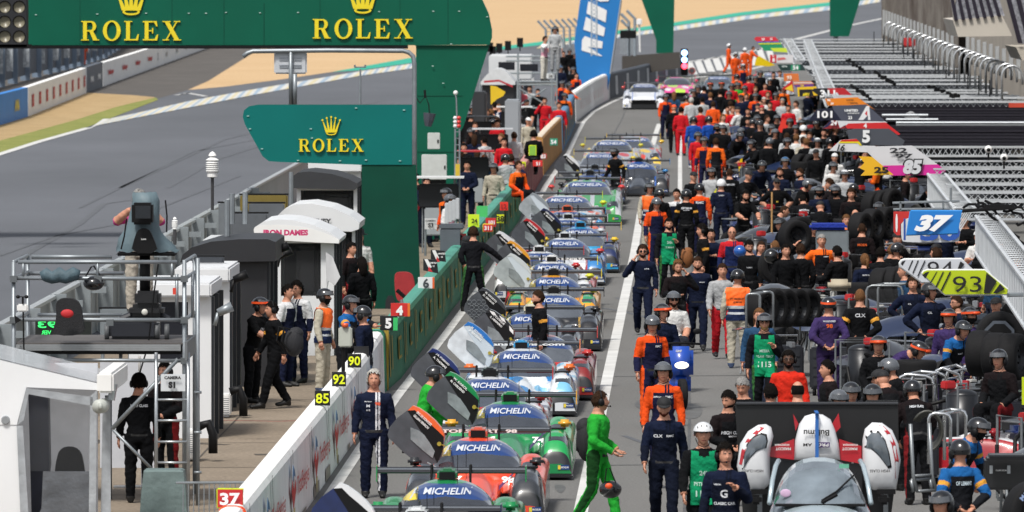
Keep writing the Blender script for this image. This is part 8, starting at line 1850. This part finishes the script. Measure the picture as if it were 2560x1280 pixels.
for x in (1900,2215):
    b = MB(); b.box(M @ Vector(((x-2045)/s,-.1,(1290-1228)/s)), (46/s,.05,12/s)); b.box(M @ Vector(((x-2045)/s,.1,(1290-1260)/s)), (.06,.06,.5), 1); b.build('mounting_bracket', [BLK, GR], ns)
wheel_parts(ns, 0, 0, .33, .3, M=Matrix.Translation(((1885-2045)/s,.9,-.75))); wheel_parts(ns, 0, 0, .33, .3, M=Matrix.Translation(((2232-2045)/s,.9,-.75)))
# small silver car in front of it
s = 204; lc = At(2045, HC*s+YH, s); cc = thing('small_car', 'small silver blue city car with wide windscreen and single wiper at bottom edge', 'car', Vector((lc.x, lc.y-.9, 0)), LANE)
SILB = mat('#b9c9d0', .25, .35, .85, .05, 3, coat=.7)
n = 22
def sect(y, z0, z1, hw, flat=2.6):
    return [(hw*math.copysign(abs(cos(a))**(2/flat), cos(a)), y, z0+(z1-z0)*abs(math.sin(a))**(2/flat)) for a in np.linspace(pi, 0, n)]
prof = [(-.62,.25,.62,.60),(-.55,.2,.74,.66),(-.2,.2,.88,.72),(.25,.2,.98,.74),(.55,.2,1.20,.72),(.85,.2,1.38,.66),(1.1,.2,1.45,.63),(1.6,.2,1.47,.62),(2.0,.2,1.42,.62),(2.3,.2,1.1,.64)]
secs = [sect(y, z0, z1, hw) for y, z0, z1, hw in prof]; V = [q for g in secs for q in g]
b = MB(); g2 = MB()
for i in range(len(secs)-1):
    for j in range(n-1):
        f = (i*n+j, i*n+j+1, (i+1)*n+j+1, (i+1)*n+j); gl = i in (3,4,5) and 3 <= j <= n-5
        (g2 if gl else b).add([V[q] for q in f], [(0,1,2,3)], 0)
b.add(secs[0], [tuple(range(n))[::-1]]); b.add(secs[-1], [tuple(range(n))])
bm_o = b.build('body', SILB, cc, world=False, smooth=True, auto=50); g2.build('windscreen', mat('#7d8992', .06, 0, .8, .5, 2.5, coat=1), cc, world=False, smooth=True)
for sg in (-1, 1): b = MB(); b.tube([(sg*.62,.3,.98),(sg*.58,.62,1.24),(sg*.54,.92,1.395),(sg*.5,1.12,1.455)], .03, 8); b.build('windscreen_frame', SILB, cc, world=False, smooth=True)
b = MB(); b.tube([(.02,.28,1.02),(.2,.42,1.12),(.45,.75,1.33)], .014, 6); b.tube([(.02,.26,.99),(.2,.4,1.08)], .025, 6); b.build('wiper', BLK, cc, world=False)
b = MB(); b.ell((-.42,.42,1.10), (.065,.01,.05)); b.build('round_sticker', mat('#d9b8d8', .6), cc, world=False); b = MB(); b.box((.3,.93,1.40), (.12,.02,.05)); b.build('green_sticker', mat('#6ab89a', .6), cc, world=False)
b = MB(); b.box((0,.26,.965), (1.1,.12,.03)); b.build('cowl', BLK, cc, world=False)
for sg in (-1, 1):
    wheel_parts(cc, sg*.62, -.1, .28, .18); wheel_parts(cc, sg*.62, 1.9, .28, .18); b = MB(); b.bbox((sg*.78,.45,1.02), (.14,.1,.12), .03); b.build('mirror', BLK, cc, world=False)
# blue scooter
s = 149.; lc = At(1700, 968, s); sc = thing('scooter', 'blue motor scooter with lit headlamp carrying two riders', 'scooter', Vector((lc.x, lc.y, 0)), R(8))
BLU = paint('#1d4fb8')
b = MB(); b.bbox((0,-.1,.78), (.42,.16,.55), .07); b.bbox((0,.0,.42), (.36,.24,.4), .08); b.build('front_shield', BLU, sc, world=False, smooth=True)
b = MB(); b.bbox((0,.8,.62), (.34,.9,.36), .1); b.build('rear_body', BLU, sc, world=False, smooth=True)
b = MB(); b.bbox((0,.75,.84), (.3,.8,.1), .04); b.build('seat', BLK, sc, world=False, smooth=True)
b = MB()
b.ell((0,-.18,.74), (.12,.03,.06))
b.build('headlamp', mat('#fff3dc', .2, emit=1.3), sc, world=False, smooth=True)
b = MB(); b.tube([(-.36,.12,1.08),(-.1,.05,1.1),(.1,.05,1.1),(.36,.12,1.08)], .02, 6); b.tube([(.2,.06,1.1),(.28,.02,1.28)], .008, 5); b.ell((.29,.0,1.3), (.07,.02,.05)); b.build('handlebar', BLK, sc, world=False)
wheel_parts(sc, 0, -.25, .26, .12); wheel_parts(sc, 0, 1.15, .26, .13)
b = MB(); text(b, 'GMF', Matrix.Translation((-.05,-.185,.98)), height=.04, bold=.03); b.build('lettering', WHT, sc, world=False)
# black tool chest, blue covered cart, seats, bags, flags
t = thing('tool_chest', 'black tool chest with white latches at lower right', 'chest', At(2510,1225,196)); b = MB(); boxpx(b, 2462, 1146, 2572, 1225, 196, .6, 0, 0, .03); b.build('chest', mat('#17181b', .4, 0, 1, .2, 4, coat=.3), t)
b = MB(); boxpx(b, 2470, 1138, 2572, 1146, 197, .5, 0, 0, .02); b.build('lid', mat('#2a2c30', .35, .3, 1), t); b = MB()
for x in (2478,2522): boxpx(b, x-4, 1164, x+4, 1184, 196.5, .03)
b.build('latch', SIL, t); b = MB(); text(b, 'CLIMOSOM', T(At(2503,1176,196.6)), height=4/196); b.build('lettering', WHT, t)
t = thing('covered_cart', 'cart with royal blue fabric cover and pale cabinet beneath', 'cart', At(2070,640,119)); b = MB(); boxpx(b, 2024, 560, 2118, 575, 119, .9, 0, 0, .05); b.build('blue_cover', cloth('#2c3f9a'), t); b = MB(); boxpx(b, 2040, 577, 2122, 690, 119, .7, 0, .05, .02); b.build('cabinet', mat('#7d868c', .5, .2), t)
b = MB(); boxpx(b, 2070, 700, 2128, 728, 138, .6, 0, 0, .06); b.build('cream_seat', mat('#b3a892', .7, 0, .8, .1, 4), label='cream padded seat top beside the ponytailed woman', cat='seat', smooth=True)
b = MB(); p = At(1930,885,142); b.tube([At(1929,645,108), At(1930,480,108)], .022, 6); b.build('wooden_pole', mat('#b98f5a', .7), label='upright wooden pole in front of the black capped man', cat='pole')
def flag(pts, s, c, label):
    b = MB(); n = len(pts); b.prism(pxpoly(pts, s, pts[0]), .02, T(At(*pts[0], s))); return b.build('flag', cloth(c), label=label, cat='flag')
flag([(1890,146),(1898,140),(1938,163),(1922,166),(1886,164)], 49, '#e8c81c', 'yellow flag held by the orange marshals at pit exit')
flag([(1792,470),(1789,492),(1776,510),(1770,500)], 97, '#d8d83a', 'yellow flag beside the white helmeted person')
flag([(1851,398),(1856,396),(1856,430),(1868,450),(1862,466),(1848,440),(1846,410)], 84, '#e8c020', 'yellow curved body strip standing in the far boxes')
flag([(1843,578),(1840,610),(1850,590)], 102, '#c8e020', 'lime fabric hanging at the black t-shirt crewman left side'); flag([(1893,565),(1887,610),(1898,595)], 102, '#c8e020', 'lime fabric hanging at the black t-shirt crewman right side')
# things people hold or carry
backpack(1468,1048,186,label='large black rucksack on the back of the green suited man',face=75,w_=.34,h_=.54).rotation_euler = (0,0,R(75))
backpack(1167,590,112,label='black rucksack on the person leaning over the green wall',face=185)
backpack(1716,620,115,'#7a4a22',label='brown rucksack on the curly haired person',face=300); backpack(735,820,161,'#1a1b20',label='dark rucksack on the person with blue leg stripe',face=290)
backpack(1620,850,152,'#141519',label='black bag behind the older official',face=190,h_=.8)
t = thing('helmet', 'black open helmet dangling from the hand of the green suited man', 'helmet', At(1530,1230,187)); b = MB(); b.ell(At(1526,1222,187)-Vector((0,.15,0)), (.15,.16,.12), 0, 20, 12); b.build('shell', HBK, t, smooth=True); b = MB(); b.tube([At(1512,1205,188), At(1516,1172,188), At(1524,1170,188), At(1540,1208,188)], .009, 5); b.build('strap', BLK, t); b = MB(); b.ell(At(1522,1215,188.6), (.05,.03,.04)); b.build('orange_lining', ORA, t)
b = MB(); b.ell(At(1850,628,118.5), (.14,.15,.13), 0, 18, 12); b.build('blue_helmet', mat('#1a5ab0', .2, 0, .8, .3, 8, coat=.8), label='blue helmet held by the bald driver', cat='helmet', smooth=True)
b = MB(); b.ell(At(1928,640,125)-Vector((0,.1,0)), (.15,.16,.15), 0, 18, 12); b.build('black_helmet', HBK, label='black helmet resting on the single big wheel', cat='helmet', smooth=True)

for i, (U, d) in enumerate(((-6.6,222),(-7.4,236),(-6.5,250),(-8.2,262),(-6.6,280),(-7.6,300),(-6.7,318))):
    p = Ln(U, d); t = thing('pit_screen_stand', '%s dark screen stand along the left pit wall beyond the green column' % ORD[i], 'screen stand', p, 0, 'screen stands on the far pit wall')
    b = MB(); b.bbox((0,0,1.45), (1.0,.3,.6), .03); b.build('screen_box', mat('#1a1c20', .5, 0, 1, spec=.3), t, world=False); b = MB(); b.bbox((0,0,.8), (.7,.5,.7), .03); b.build('desk', mat('#9aa0a4', .5), t, world=False)
    for x in (-.4,.4): b = MB(); b.tube([(x,0,0),(x,0,1.9)], .02, 6); b.build('post', GALV, t, world=False)
    b = MB(); b.box((0,0,1.92), (1.3,1.0,.04)); b.build('canopy', mat(['#dfe1e2','#2a2c30','#b8242c','#dfe1e2','#c9cdd0','#2a2c30','#dfe1e2'][i], .5), t, world=False)
